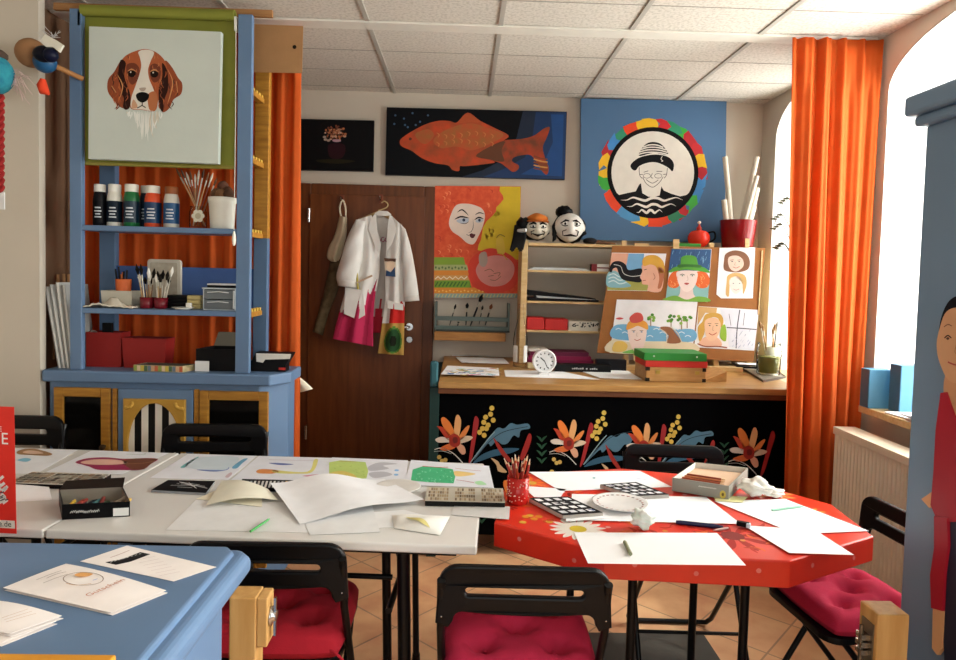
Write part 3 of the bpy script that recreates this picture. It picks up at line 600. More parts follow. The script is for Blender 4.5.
mfo = mf.build('magazine_file'); tag(mfo, 'low black magazine file with white paper at the right end of the dresser top', 'magazine file')
MB().slab([(xa+.02, 3.1185, zc+.045), (xa+.05, 3.1185, zc+.04), (xa+.06, 3.1185, zc+.055), (xb-.01, 3.1185, zc+.06), (xb-.003, 3.1185, zc+.083), (xa+.018, 3.1185, zc+.083)], (0, .0012, 0), M('ded9cf', .7)).build('paper_insert', mfo)
MB().box(xb-.06, xb-.028, 3.1187, 3.1199, zc+.008, zc+.02, M('b0281e', .6)).build('red_label', mfo)
# canvases leaning at the left wall
for k, (xb_, xt, h, c) in enumerate(((-1.812, -1.872, .365, 'd9d8d4'), (-1.793, -1.85, .375, 'cfcfcd'), (-1.775, -1.823, .385, 'e0dfda'), (-1.757, -1.795, .375, 'c6c5c0'))):
    m = MB(); m.slab([(xb_, 3.09, zc), (xb_+.012, 3.09, zc), (xt+.012, 3.09, zc+h), (xt, 3.09, zc+h)], (0, .19, 0), M(c, .7)); m.slab([(xb_+.001, 3.0895, zc+.001), (xb_+.003, 3.0895, zc+.001), (xt+.003, 3.0895, zc+h-.001), (xt+.001, 3.0895, zc+h-.001)], (0, .0004, 0), M('6f6b64', .8))
    tag(m.build('leaning_canvas'), '%s of the pale canvases leaning between left wall and dresser post' % ('leftmost', 'second from left', 'third from left', 'rightmost')[k], 'canvas', 'leaning canvases')
for k, (x, h) in enumerate(((44, .06), (50, .075), (57, .06), (63, .07), (68, .065))):
    a = aY(x, 285, 3.29); tag(MB().tube([(a.x+.012, 3.295, zc+.01), (a.x, 3.297, aY(x, 278-h*60, 3.297).z)], .007, M('b98a5c', .6), 8).build('wooden_stick'), 'wooden stick poking up behind the leaning canvases', 'stick', 'sticks behind the canvases')
# ---- puppets by the left wall
hb = thing('hanging_ball', 'teal knitted ball with red braided cord hanging at the left wall', 'ornament', (-1.83, 2.8, 1.7))
c = aY(-9, 74, 2.8); MB().ball(c, .082, M('1f6f86', .9, bump=.9, h2='2f8f9a', scale=30), 24).ball(c+Vector((.0, 0, .075)), (.06, .06, .03), M('4a3a30', .9), 14).build('ball', hb)
p0, p1 = aY(0.5, 95, 2.8), aY(0.5, 192, 2.8); cd = MB()
for s_ in (0, PI): cd.tube([p0.lerp(p1, k/40)+Vector((.008*math.sin(k*1.1+s_), .008*math.cos(k*1.1+s_), 0)) for k in range(41)], .008, M('8e1c1a', .85), 8)
cd.build('braided_cord', hb); MB().box(p1.x-.02, p1.x+.018, 2.795, 2.8, p1.z-.07, p1.z, M('d8d8d8', .3)).build('white_tag', hb)
rnd = random.Random(9); fr = MB()
for k in range(30):
    a = aY(10+rnd.random()*10, 72+rnd.random()*18, 2.82); b_ = a+Vector((rnd.uniform(-.01, .07), rnd.uniform(-.02, .02), rnd.uniform(-.06, .03))); fr.tube([a, a.lerp(b_, .5)+Vector((0, 0, .012)), b_], .0012, M('cbb0ac', .8), 5)
fr.build('tulle_fringe', hb)
pb = thing('stick_puppet', 'brown ball puppet with white crest and orange beak on a wooden stick', 'puppet', aY(50, 65, 2.95))
c = aY(31, 53, 2.95); MB().ball(c, .06, M('9a6f4a', .8, bump=.3), 22).build('head', pb)
c2 = aY(45, 62, 2.93); MB().ball(c2, (.045, .045, .045), M('1c4f78', .4), 20).build('blue_cap', pb)
c3 = aY(44, 54, 2.89); MB().ball(c3, (.045, .03, .035), M('0d0f1c', .3), 16).ball(c3+Vector((.03, -.005, -.005)), (.03, .03, .03), M('10142a', .3), 14).build('dark_glasses', pb)
cs = MB(); plq = PLY(2.87)
cs.slab([aP(x, y, plq) for x, y in ((40, 41), (45, 34), (50, 37), (56, 40), (63, 45), (59, 52), (53, 47), (46, 47))], (0, .012, 0), M('dcd8ca', .8)); cs.build('paper_crest', pb)
bk = MB(); bk.tube([aY(x, y, 2.9) for x, y in ((43, 79), (42, 85), (44, 91), (49, 94))], [.010, .02, .02, .006], M('d8401c', .7), 10); bk.build('orange_beak', pb)
stk = MB().tube([aY(44, 61, 2.93), aY(83, 79, 3.03)], .011, M('a06e3e', .6), 10); stk.build('stick', pb)
fr = MB()
for k in range(16):
    a = aY(44+rnd.random()*12, 38, 2.9); b_ = a+Vector((rnd.uniform(-.05, .05), 0, rnd.uniform(.0, .05))); fr.tube([a, b_], .001, M('c8c4c0', .8), 4)
fr.build('feather_tuft', pb)
# ------------------------------------------------------------------ pictures on the far wall
def canvas(q, Y, m, d=.028):
    mb = MB(); mb.slab([aY(x, y, Y) for x, y in q], (0, d, 0), m); return mb
# small flower picture
T = cr(300, 110, 10.155); pl = PLY(4.518); c = canvas([(299.5, 118.8), (374, 120.5), (373, 171.3), (299, 169.8)], 4.518, M('0a090b', .6), .0315)
rnd = random.Random(4)
for k in range(70):
    a = rnd.random()*2*PI; r = rnd.random()**.6; x, y = 360+105*r*math.cos(a), 235+75*r*math.sin(a)
    c.disc(pl, T((x, y))[0], rnd.uniform(.6, 1.7), rnd.uniform(.5, 1.4), rnd.choice(['a8623a', '8c4a2c', 'b9805c', '6d3420', 'c49a80']), 1+k % 4, 7)
for x, y in ((260, 300), (290, 310), (250, 275)): c.disc(pl, T((x, y))[0], 1.8, 1.3, 'a08a7c', 5, 8)
sh(c, T, [(335, 300), (400, 300), (415, 318), (370, 326), (335, 318)], 'b08a98', 5)
sh(c, T, [(300, 345), (440, 345), (460, 420), (420, 490), (320, 490), (285, 420)], '2a0f16', 1); sh(c, T, [(180, 505), (400, 500), (560, 520), (400, 545), (200, 530)], '24200f', 1)
tag(c.build('flower_painting'), 'small dark picture of a flower vase above the brown door', 'painting')
# fish
T = cr(375, 95, 4.663); c = canvas(T((55, 57), (895, 78), (885, 395), (48, 372)), 4.518, M('06080d', .5), .0315)
sh(c, T, [(690, 76), (893, 80), (884, 393), (400, 383), (500, 352), (600, 300), (660, 200)], '081c36', 1, False); sh(c, T, [(750, 79), (893, 81), (885, 393), (500, 384), (600, 345), (700, 290), (735, 190)], '0b2f5c', 2, False); sh(c, T, [(820, 90), (880, 92), (872, 380), (680, 370), (790, 310), (830, 220)], '0f4480', 2.5, False)
OR, OR2, BRN = M('c8441c', .6, h2='8e4422', var=0, scale=13), M('b23c18', .6, h2='6e3a20', var=0, scale=15), '8a5428'
sh(c, T, [(118, 210), (140, 190), (180, 165), (240, 135), (300, 120), (350, 122), (382, 128), (432, 82), (490, 120), (560, 155), (622, 188), (600, 212), (560, 237), (515, 265), (480, 285), (520, 300), (560, 314), (500, 324), (420, 332), (396, 332), (392, 354), (362, 350), (340, 328), (280, 318), (220, 295), (170, 260), (135, 245), (118, 232)], OR, 3, n=4)
sh(c, T, [(480, 285), (540, 240), (600, 212), (680, 205), (740, 190), (790, 155), (815, 152), (800, 200), (782, 245), (795, 300), (810, 340), (800, 372), (775, 350), (745, 300), (715, 278), (650, 290), (640, 310), (670, 328), (665, 350), (640, 358), (610, 335), (580, 315), (530, 303)], OR2, 3, n=4)
sh(c, T, [(190, 180), (250, 160), (275, 190), (240, 228), (205, 215)], M('96602e', .6, h2='b0522a', var=0, scale=22), 4); sh(c, T, [(272, 210), (340, 158), (440, 132), (520, 152), (600, 186), (530, 230), (450, 258), (380, 240), (310, 248)], M('94602e', .6, h2='b84e26', var=0, scale=18), 4)
sh(c, T, [(470, 283), (545, 236), (605, 216), (590, 260), (600, 310), (530, 300)], '5e3318', 4); sh(c, T, [(385, 130), (432, 90), (490, 125), (440, 128)], 'b04c22', 5)
for k in range(16):
    x = 285+(k % 8)*36; y = 175+(k//8)*36+8*math.sin(k); c.line(T and PLY(4.518), T((x, y), (x+14, y+10), (x+8, y+24)), .8, 'c77a44', 5, taper=True)
for k in range(5): c.line(PLY(4.518), T((740, 285+k*14), (775, 296+k*13), (805, 300+k*13)), 1.4, 'c8904a' if k % 2 else '7a3c1c', 5)
for x, y in ((95, 95), (135, 110), (175, 85), (210, 125), (153, 150), (247, 95), (190, 140), (140, 140), (90, 135)): c.disc(PLY(4.518), T((x, y))[0], 1.1, 1.1, '3a5878', 2, 8)
c.disc(PLY(4.518), T((165, 205))[0], 1.6, 1.5, '5c2a14', 5)
tag(c.build('fish_painting'), 'long canvas of a red fish on dark blue above the door', 'painting')
# red haired woman
T = cr(430, 180, 5.5); pl = PLY(4.50); c = canvas(T((28, 32), (500, 35), (490, 650), (20, 650)), 4.50, M('d04628', .7, h2='e2603a', var=0, scale=30), .03)
sh(c, T, [(385, 36), (499, 37), (493, 440), (440, 430), (330, 400), (262, 385), (268, 355), (280, 330), (286, 295), (292, 260), (312, 226), (340, 200), (362, 175), (365, 150), (385, 130), (405, 105), (400, 85), (382, 60)], 'd3b51e', 1, False)
for k in range(60):
    x, y = rnd.uniform(40, 370), rnd.uniform(45, 420)
    if 105 < x < 300 and 125 < y < 355: continue
    if x > 250 and y > 330: continue
    c.line(pl, T((x, y), (x+14, y+8), (x+10, y+22)), 1.1, rnd.choice(['c23a20', 'e8704a', 'ef8a5c']), 1, taper=True)
sh(c, T, [(145, 138), (200, 130), (250, 140), (288, 160), (302, 200), (288, 260), (266, 310), (240, 352), (205, 347), (165, 312), (122, 282), (104, 240), (115, 190)], 'e6d2c4', 3)
for q, w in (([(150, 178), (178, 164), (213, 196)], 1.3), ([(248, 192), (272, 180), (300, 188)], 1.1), ([(135, 217), (170, 202), (216, 210)], 1.7), ([(244, 220), (268, 206), (294, 214)], 1.5), ([(236, 215), (238, 255), (228, 282), (208, 292)], .5), ([(165, 238), (195, 240), (214, 228)], .6), ([(200, 300), (215, 306)], .7)): c.line(pl, T(*q), w, '17141a', 6, taper=True)
sh(c, T, [(145, 224), (175, 210), (213, 214), (203, 234), (168, 238)], 'b9c0cc', 4); sh(c, T, [(250, 224), (270, 212), (292, 217), (284, 232), (260, 234)], 'b9c0cc', 4)
c.disc(pl, T((186, 220))[0], 1.5, 1.6, '28344c', 5); c.disc(pl, T((272, 221))[0], 1.3, 1.5, '28344c', 5)
sh(c, T, [(217, 302), (228, 293), (238, 297), (250, 300), (240, 318), (226, 318)], '5a1620', 5)
sh(c, T, [(210, 470), (250, 410), (330, 375), (420, 400), (480, 450), (492, 520), (460, 590), (380, 620), (290, 612), (228, 570)], 'd63c26', 3); sh(c, T, [(255, 482), (290, 435), (350, 415), (420, 425), (462, 470), (455, 530), (410, 575), (340, 585), (285, 560), (258, 520)], 'd98f88', 4)
for q in ([(300, 500), (330, 490), (350, 505)], [(330, 548), (360, 552), (390, 530)], [(350, 515), (385, 510), (375, 530)], [(320, 530), (350, 525)]): c.line(pl, T(*q), .6, '7c5a3a', 5)
sh(c, T, [(272, 408), (308, 396), (316, 448), (298, 478), (272, 462)], 'b3a196', 5); sh(c, T, [(365, 325), (400, 320), (412, 400), (372, 400)], 'd8b83e', 4)
c.line(pl, T((365, 318), (385, 300), (412, 312)), .9, '8a7420', 5); c.line(pl, T((370, 402), (400, 410), (425, 440)), .9, 'c8a030', 5)
def band(y0, y1, x1, col): sh(c, T, [(24, y0), (x1-10, y0), (x1, y1), (22, y1)], col, 2, False)
for b_ in ((425, 466, 195, '7fa030'), (466, 497, 212, 'a3ac74'), (497, 524, 216, 'd8862e'), (524, 552, 216, 'cf9a58'), (552, 592, 228, '6f9a2c'), (592, 624, 300, 'd98a2a'), (624, 649, 488, '8aa39a')): band(*b_)
c.line(pl, T(*[(28+k*16, 545-14*(k % 2)) for k in range(12)]), 1.0, 'efe2c8', 3, n=1)
for k in range(9): c.line(pl, T((28+k*20, 586), (44+k*20, 560)), 1.3, '3f6a22', 3)
for k in range(10): c.disc(pl, T((32+k*18, 481+5*(k % 2)))[0], 1.0, 1.2, '5e7440', 3, 8)
for k in range(24): c.line(pl, T((26+k*19, 645), (34+k*19, 628)), .7, 'd8c27a', 3)
for k in range(14): c.disc(pl, T((30+k*20, 608+5*(k % 2)))[0], .9, .9, 'f0c060', 3, 8)
tag(c.build('red_hair_painting'), 'painting of a woman with wild orange-red hair on yellow beside the brown door', 'painting')
# blue sign with the man in a hat
T = cr(580, 95, 4.4); pl = PLY(4.505); c = canvas(T((5, 15), (645, 28), (636, 650), (0, 636)), 4.505, M('4b7096', .6, var=.04, scale=4), .03)
cx_, cy_ = 320, 342
def P_(r, a): return (cx_+r*math.cos(a), cy_+r*math.sin(a))
seq = ['c3242c', '2b8f6a', '3aa63c', 'b3222c', 'c3242c', 'e8b81e', 'b5202c', '3f88c8', '3f88c8', '3fae46', 'b3222c', '2b7f5e', 'e0431c', 'e0431c', 'e8b81e', '4a90c4', '4a90c4', 'e0431c', 'e0431c', '3aa63c', 'e8b81e', 'e8b81e', 'b3222c', '3f88c8', '2b8f6a', 'e0431c', 'e8b81e', 'e8b81e', '3aa63c', '2b8f6a', 'e0431c', '4a90c4', 'b3222c', '3aa63c', 'e0431c', 'e8b81e']
rn2 = random.Random(8); n = 28; a0 = -PI/2+.1
for k in range(n):
    a, b_ = a0+2*PI*k/n-.02, a0+2*PI*(k+1)/n+.02; sk = rn2.uniform(-.10, .10); sk2 = rn2.uniform(-.08, .08)
    c.shape(pl, T(P_(196, a), P_(196, b_), P_(218, b_+sk2), P_(240+rn2.uniform(-6, 4), b_+sk), P_(240+rn2.uniform(-6, 4), (a+b_)/2+sk), P_(240+rn2.uniform(-6, 4), a+sk), P_(218, a+sk2)), seq[k], 1+k % 2, False)
c.disc(pl, T((cx_, cy_))[0], 201/4.4, 201/4.4, '0e0e10', 3, 48); c.disc(pl, T((cx_, cy_))[0], 182/4.4, 182/4.4, 'dedad0', 4, 48)
K = '111113'
low = [P_(183, a) for a in [math.radians(t) for t in range(28, 153, 4)]]
c.shape(pl, T(*(low+[(172, 440), (205, 432), (245, 424), (258, 398), (268, 388), (274, 432), (300, 447), (322, 450), (350, 442), (358, 402), (368, 420), (400, 434), (440, 446), (468, 440)])), K, 5, False)
for y, x0, x1 in ((458, 178, 452), (486, 205, 424), (512, 248, 362)):
    c.line(pl, T(*[(x0+(x1-x0)*k/10, y+7*math.sin(k*2*PI/3.3+.6)) for k in range(11)]), 2.6, 'dedad0', 6, taper=True)
c.shape(pl, T((260, 268), (272, 235), (295, 213), (322, 207), (352, 214), (374, 235), (386, 264), (325, 255)), K, 5)
for y, w in ((222, 44), (233, 56), (244, 63), (255, 70)): c.line(pl, T((322-w, y+8), (322-w/2, y-1), (322, y-3), (322+w/2, y), (322+w, y+9)), 1.2, 'dedad0', 6)
c.shape(pl, T((222, 310), (238, 290), (270, 272), (325, 262), (375, 268), (402, 284), (413, 308), (406, 336), (385, 318), (340, 298), (300, 298), (262, 312), (244, 332), (228, 326)), K, 6)
c.line(pl, T((362, 270), (356, 282), (364, 290), (358, 292)), .7, 'dedad0', 7)
for q in ([(260, 318), (262, 352), (274, 368)], [(384, 322), (380, 352), (370, 366)], [(276, 362), (290, 388), (318, 406), (346, 388), (366, 360)], [(290, 372), (318, 388), (344, 374)], [(280, 340), (300, 334)], [(336, 336), (362, 336)], [(318, 345), (312, 362), (322, 366)], [(262, 392), (266, 412)], [(262, 350), (276, 350)], [(366, 350), (380, 348)]): c.line(pl, T(*q), .55, '2a2a2a', 6)
for x in (294, 344): c.line(pl, T(*[(x+16*math.cos(t), 356+10*math.sin(t)) for t in [k*PI/6 for k in range(13)]]), .45, '3a3a3a', 6)
tag(c.build('round_emblem_sign'), 'square blue board with a round emblem of a man in a striped hat', 'sign')
# ------------------------------------------------------------------ smock and bag on the door
def loft(mb, Lp, Rp, Y, m, n=16, bul=.02, fold=.006, nf=3, mfn=None, ph=0, rows=4):
    A = spline([(x, y, 0) for x, y in Lp], rows, False); B = spline([(x, y, 0) for x, y in Rp], rows, False); k = len(A)-1
    def fn(u, v):
        i = min(int(round(v*k)), k); x = A[i][0]+(B[i][0]-A[i][0])*u; y = A[i][1]+(B[i][1]-A[i][1])*u
        return aY(x, y, Y-bul*math.sin(PI*u)-fold*math.sin(nf*2*PI*u+ph+v*1.5)*(.25+v))
    return mb.grid(fn, n, k, m, mfn=mfn)
T = cr(300, 180, 3.664); SMK = M('e4e2de', .85, bump=.3, scale=10)
sm = thing('smock', 'white painting smock with pink and red dyed hem on a hanger on the brown door', 'smock', aY(378, 355, 4.35))
hk = MB(); hp = T((297, 75))[0]; a = aY(*hp, 4.48)
door_hooks = MB()
for q in ((155, 72), (297, 70)):
    a = aY(*T(q)[0], 4.487); door_hooks.box(a.x-.012, a.x+.012, 4.478, 4.4885, a.z-.03, a.z+.03, M('7a3a22', .5)).tube([(a.x, 4.478, a.z+.01), (a.x, 4.44, a.z-.01), (a.x, 4.425, a.z+.012)], .005, CHROME, 8)
door_hooks.build('hook', door)
hg = MB(); p = [aY(*q, 4.42) for q in T((286, 112), (300, 108), (318, 100), (322, 88), (310, 78), (298, 84))]; hg.tube(spline([tuple(q) for q in p], 5, False), .004, M('b9a070', .4), 8)
hg.tube([aY(*q, 4.42) for q in T((215, 146), (290, 116), (372, 168))], .009, M('a98a58', .5), 8); hg.build('hanger', sm)
bk = MB(); loft(bk, T((270, 125), (262, 220), (262, 360), (255, 500), (262, 560)), T((335, 130), (345, 220), (340, 360), (318, 500), (310, 560)), 4.43, M('c9c5c0', .9), 10, .0, .003, 2, lambda u, v: M('c9c5c0', .9) if v < .70+.05*math.sin(u*9) else M('b01f34', .85))
bo = bk.build('back_panel', sm, solid=.002)
lt = MB(); pb_ = aY(*T((304, 218))[0], 4.43)
for j, xx in enumerate((290, 304, 318)): lt.tube([aY(*q, 4.427) for q in T(*[(xx+6*math.cos(t), 218+(9 if j else 7)*math.sin(t)) for t in [k*PI/4 for k in range(8 if j == 1 else 6)]])], .0022, M('a0305e', .7), 6)
lt.build('pink_lettering', bo)
PK, PK2, RD, GRN, GOLD = [M(h, .85, bump=.2) for h in ('c22a58', 'a81f48', 'c4201c', '1f4a24', 'b59048')]
def mL(u, v):
    b_ = .66+.05*math.sin(u*11)+.04*math.sin(u*23+1)-(.12 if .72 < u < .95 else 0)
    if v < b_: return SMK
    return PK if math.sin(u*17+v*4) > -.5 else PK2
fl = MB(); loft(fl, T((205, 146), (205, 230), (190, 330), (160, 430), (135, 520), (120, 582)), T((262, 128), (285, 230), (292, 330), (276, 420), (268, 520), (268, 610)), 4.385, SMK, 48, .03, .010, 2, mL, rows=22); fo = fl.build('front_panel', sm, solid=.0025)
def mR(u, v):
    if v < .66+.03*math.sin(u*13): return SMK
    if v < .79: return RD if u > .32 else SMK
    d = (u-.55)**2+((v-.9)/.12)**2*.25
    return M('1e2218', .85) if d < .02 else (GRN if d < .09 else (M('4c7a2a', .85) if d < .13 else GOLD))
frp = MB(); loft(frp, T((335, 130), (318, 230), (312, 330), (312, 430), (300, 530), (285, 636)), T((384, 178), (386, 260), (384, 340), (383, 430), (382, 530), (380, 642)), 4.385, SMK, 44, .03, .008, 2, mR, 1, rows=20); fo2 = frp.build('front_panel', sm, solid=.0025)
for nm, L_, R_ in (('sleeve', T((206, 144), (172, 215), (150, 290), (134, 350), (140, 388)), T((240, 150), (232, 215), (225, 290), (214, 345), (206, 396))), ('sleeve', T((368, 160), (372, 240), (376, 330), (378, 400), (382, 446)), T((386, 180), (404, 240), (420, 320), (432, 400), (437, 442)))):
    s = MB(); A = spline([(x, y, 0) for x, y in L_], 5, False); B = spline([(x, y, 0) for x, y in R_], 5, False); kk = len(A)-1; nn = 16; vs = []
    for i in range(kk+1):
        for j in range(nn):
            t = 2*PI*j/nn; u = .5-.5*math.cos(t); w = (B[i][0]-A[i][0])/F*4.4*.35
            vs.append(aY(A[i][0]+(B[i][0]-A[i][0])*u, A[i][1]+(B[i][1]-A[i][1])*u, 4.36-w*math.sin(t)-.005*math.sin(i*.9+j)))
    s.add(vs, [(i*nn+j, i*nn+(j+1) % nn, (i+1)*nn+(j+1) % nn, (i+1)*nn+j) for i in range(kk) for j in range(nn)], SMK, True)
    so_ = s.build(nm, sm, solid=.002)
    cf = MB(); i0 = kk-3; vs2 = [(Vector(v)-aY((A[i0][0]+B[i0][0])/2, (A[i0][1]+B[i0][1])/2, 4.36))*1.0+aY((A[i0][0]+B[i0][0])/2, (A[i0][1]+B[i0][1])/2, 4.36) for v in vs[i0*nn:(kk+1)*nn]]
    for q in range(len(vs2)): vs2[q] = vs2[q]+Vector((0, -.004 if math.sin(2*PI*(q % nn)/nn) > 0 else .004, 0))
    cf.add(vs2, [(i*nn+j, i*nn+(j+1) % nn, (i+1)*nn+(j+1) % nn, (i+1)*nn+j) for i in range(kk-i0) for j in range(nn)], M('d8d5d0', .85), True); cf.build('cuff', so_, solid=.003)
cl_ = MB(); plc = PLY(4.34)
for q in (T((278, 118), (258, 145), (250, 178), (268, 225), (291, 275), (296, 235), (282, 180)), T((328, 122), (345, 150), (352, 185), (338, 230), (316, 262), (318, 215), (322, 165)), T((272, 122), (290, 112), (320, 114), (336, 126), (318, 132), (288, 130))):
    cl_.slab([aY(x, y, 4.345) for x, y in q], (0, .005, 0), M('dcd9d4', .85, bump=.3))
cl_.build('collar', sm, bevel=.001)
MB().slab([aY(x, y, 4.347) for x, y in T((165, 392), (232, 405), (238, 495), (210, 512), (160, 490))], (0, .006, 0), SMK).build('pocket', sm, bevel=.002); MB().slab([aY(x, y, 4.347) for x, y in T((320, 440), (378, 455), (378, 478), (320, 470))], (0, .006, 0), SMK).build('pocket', sm, bevel=.002)
pt = MB(); pq = PLY(4.344); pt.slab([aY(x, y, 4.346) for x, y in T((308, 286), (352, 288), (350, 356), (314, 352))], (0, .004, 0), M('d9c9b4', .8))
sh(pt, T, [(308, 286), (352, 288), (350, 300), (310, 298)], '5a3a28', 1, False, pq); sh(pt, T, [(318, 300), (345, 300), (342, 325), (330, 335), (318, 322)], 'e0c4a8', 1, True, pq); sh(pt, T, [(316, 330), (332, 338), (348, 318), (350, 355), (314, 352)], '1c3e66', 2, False, pq); pt.build('portrait_patch', sm)
tl = MB(); tl.tube([aY(x, y, 4.338) for x, y in T((208, 340), (212, 400))], .007, M('b0a24a', .6), 8).tube([aY(x, y, 4.336) for x, y in T((205, 378), (265, 350))], .006, M('c8b09a', .6), 8); tl.build('tools_in_pocket', sm)
# bag
bg_ = thing('cloth_bag', 'cream cloth bag with long brown camouflage strip hanging left of the smock', 'bag', aY(330, 330, 4.43))
st = MB(); st.tube(spline([tuple(aY(x, y, 4.45)) for x, y in T((150, 135), (146, 100), (156, 74), (166, 100), (168, 140))], 5, False), .006, M('d8cdb4', .85), 8); st.build('strap', bg_)
c = MB(); loft(c, T((146, 130), (128, 200), (104, 250), (100, 285), (118, 300)), T((172, 138), (170, 200), (160, 245), (150, 280), (138, 300)), 4.45, M('cfc4a8', .9, bump=.4), 10, .04, .008, 2); c.build('bag_body', bg_, solid=.003)
c = MB(); loft(c, T((112, 292), (90, 400), (66, 490), (46, 556)), T((160, 300), (140, 400), (105, 490), (84, 570)), 4.455, M('6f6046', .9, h2='4a3d28', var=0, scale=22), 8, .025, .006, 1); c.build('camouflage_strip', bg_, solid=.003)
# ------------------------------------------------------------------ brush rack under the red haired picture
rk = thing('wall_rack', 'grey metal rack of dark brushes above a wooden ledge under the red-haired portrait', 'rack', aY(470, 340, 4.45))
T = cr(425, 280, 4.903); GR = M('55645f', .45); f = MB()
def xz(p, Y): q = aY(*T(p)[0], Y); return q
for p0, p1 in (((55, 105), (60, 240)), ((412, 115), (414, 245))):
    a, b_ = xz(p0, 4.42), xz(p1, 4.42); f.box(a.x-.006, a.x+.006, 4.40, 4.53, b_.z, a.z, GR)
for y in (182, 228): a, b_ = xz((55, y), 4.42), xz((414, y+4), 4.42); f.box(a.x, b_.x, 4.41, 4.42, a.z-.02, a.z+.008, GR)
a, b_ = xz((55, 240), 4.42), xz((414, 245), 4.42); f.box(a.x, b_.x, 4.40, 4.53, a.z-.012, a.z, M('2c3634', .5)); f.build('metal_frame', rk)
a, b_ = xz((45, 253), 4.36), xz((395, 303), 4.36); MB().box(a.x, b_.x, 4.36, 4.535, b_.z, a.z, wood('b07c44', '98662f', .5)).build('wooden_ledge', rk, bevel=.003)
for nm, p0, p1, w in (('thin', (120, 222), (152, 118), .004), ('round-ended', (200, 222), (208, 112), .006), ('largest', (222, 225), (282, 70), .007), ('short', (265, 218), (284, 125), .004), ('brown-tipped', (295, 222), (328, 118), .006), ('bent', (158, 230), (165, 205), .004)):
    q0, q1 = xz(p0, 4.44), xz(p1, 4.44); q0.z = max(q0.z, a.z+.028)
    brush(q0, q1, '17171a', '%s dark brush standing in the grey wall rack' % nm, 'brushes in the wall rack', w, tip='7a4426' if nm[0] == 'b' and nm[1] == 'r' else '101012', tl=.24, flat=2.0)
# ------------------------------------------------------------------ work bench
BZ = .92
wb = thing('work_bench', 'long wooden work bench with worn brown top under the shelf and drawing board', 'bench', (.8, 4.0, 0))
fx = aZ(440, 381, BZ); BY = 3.445; BX0, BX1 = -.11, 1.80
TOP = wood('b5894f', '9c703c', .4, (2, 14, 14), 3)
MB().box(BX0, BX1, BY, 4.52, BZ-.032, BZ, TOP).build('bench_top', wb, bevel=.004)
MB().box(BX0, BX1, BY+.012, BY+.03, BZ-.06, BZ-.033, wood('6f3f1e', '5a3016', .5)).build('edge_rail', wb)
GP = M('12312e', .5)
for x in (BX0-.045, BX1-.05):
    for y in (BY+.03, 4.42): MB().box(x, x+.05, y, y+.05, 0, BZ-.034 if x > 0 else BZ-.034, GP).build('leg', wb, bevel=.003)
MB().box(BX0-.045, BX0, BY+.08, 4.42, .2, .26, GP).build('stretcher', wb)
MB().box(BX0-.045, BX0-.004, BY+.03, BY+.07, BZ-.0335, BZ+.1, M('2b5c66', .5)).build('clamp_head', wb, bevel=.01)
fab = MB(); FY = BY+.035
def ff(u, v): return (BX0+.005+(BX1-.06-BX0-.01)*u, FY+.003*math.sin(u*26), .12+(BZ-.062-.12)*v)
fab.grid(ff, 40, 3, M('040405', .9, spec=.03)); pl = PLY(FY-.005)
T1 = cr(425, 395, 5.31)
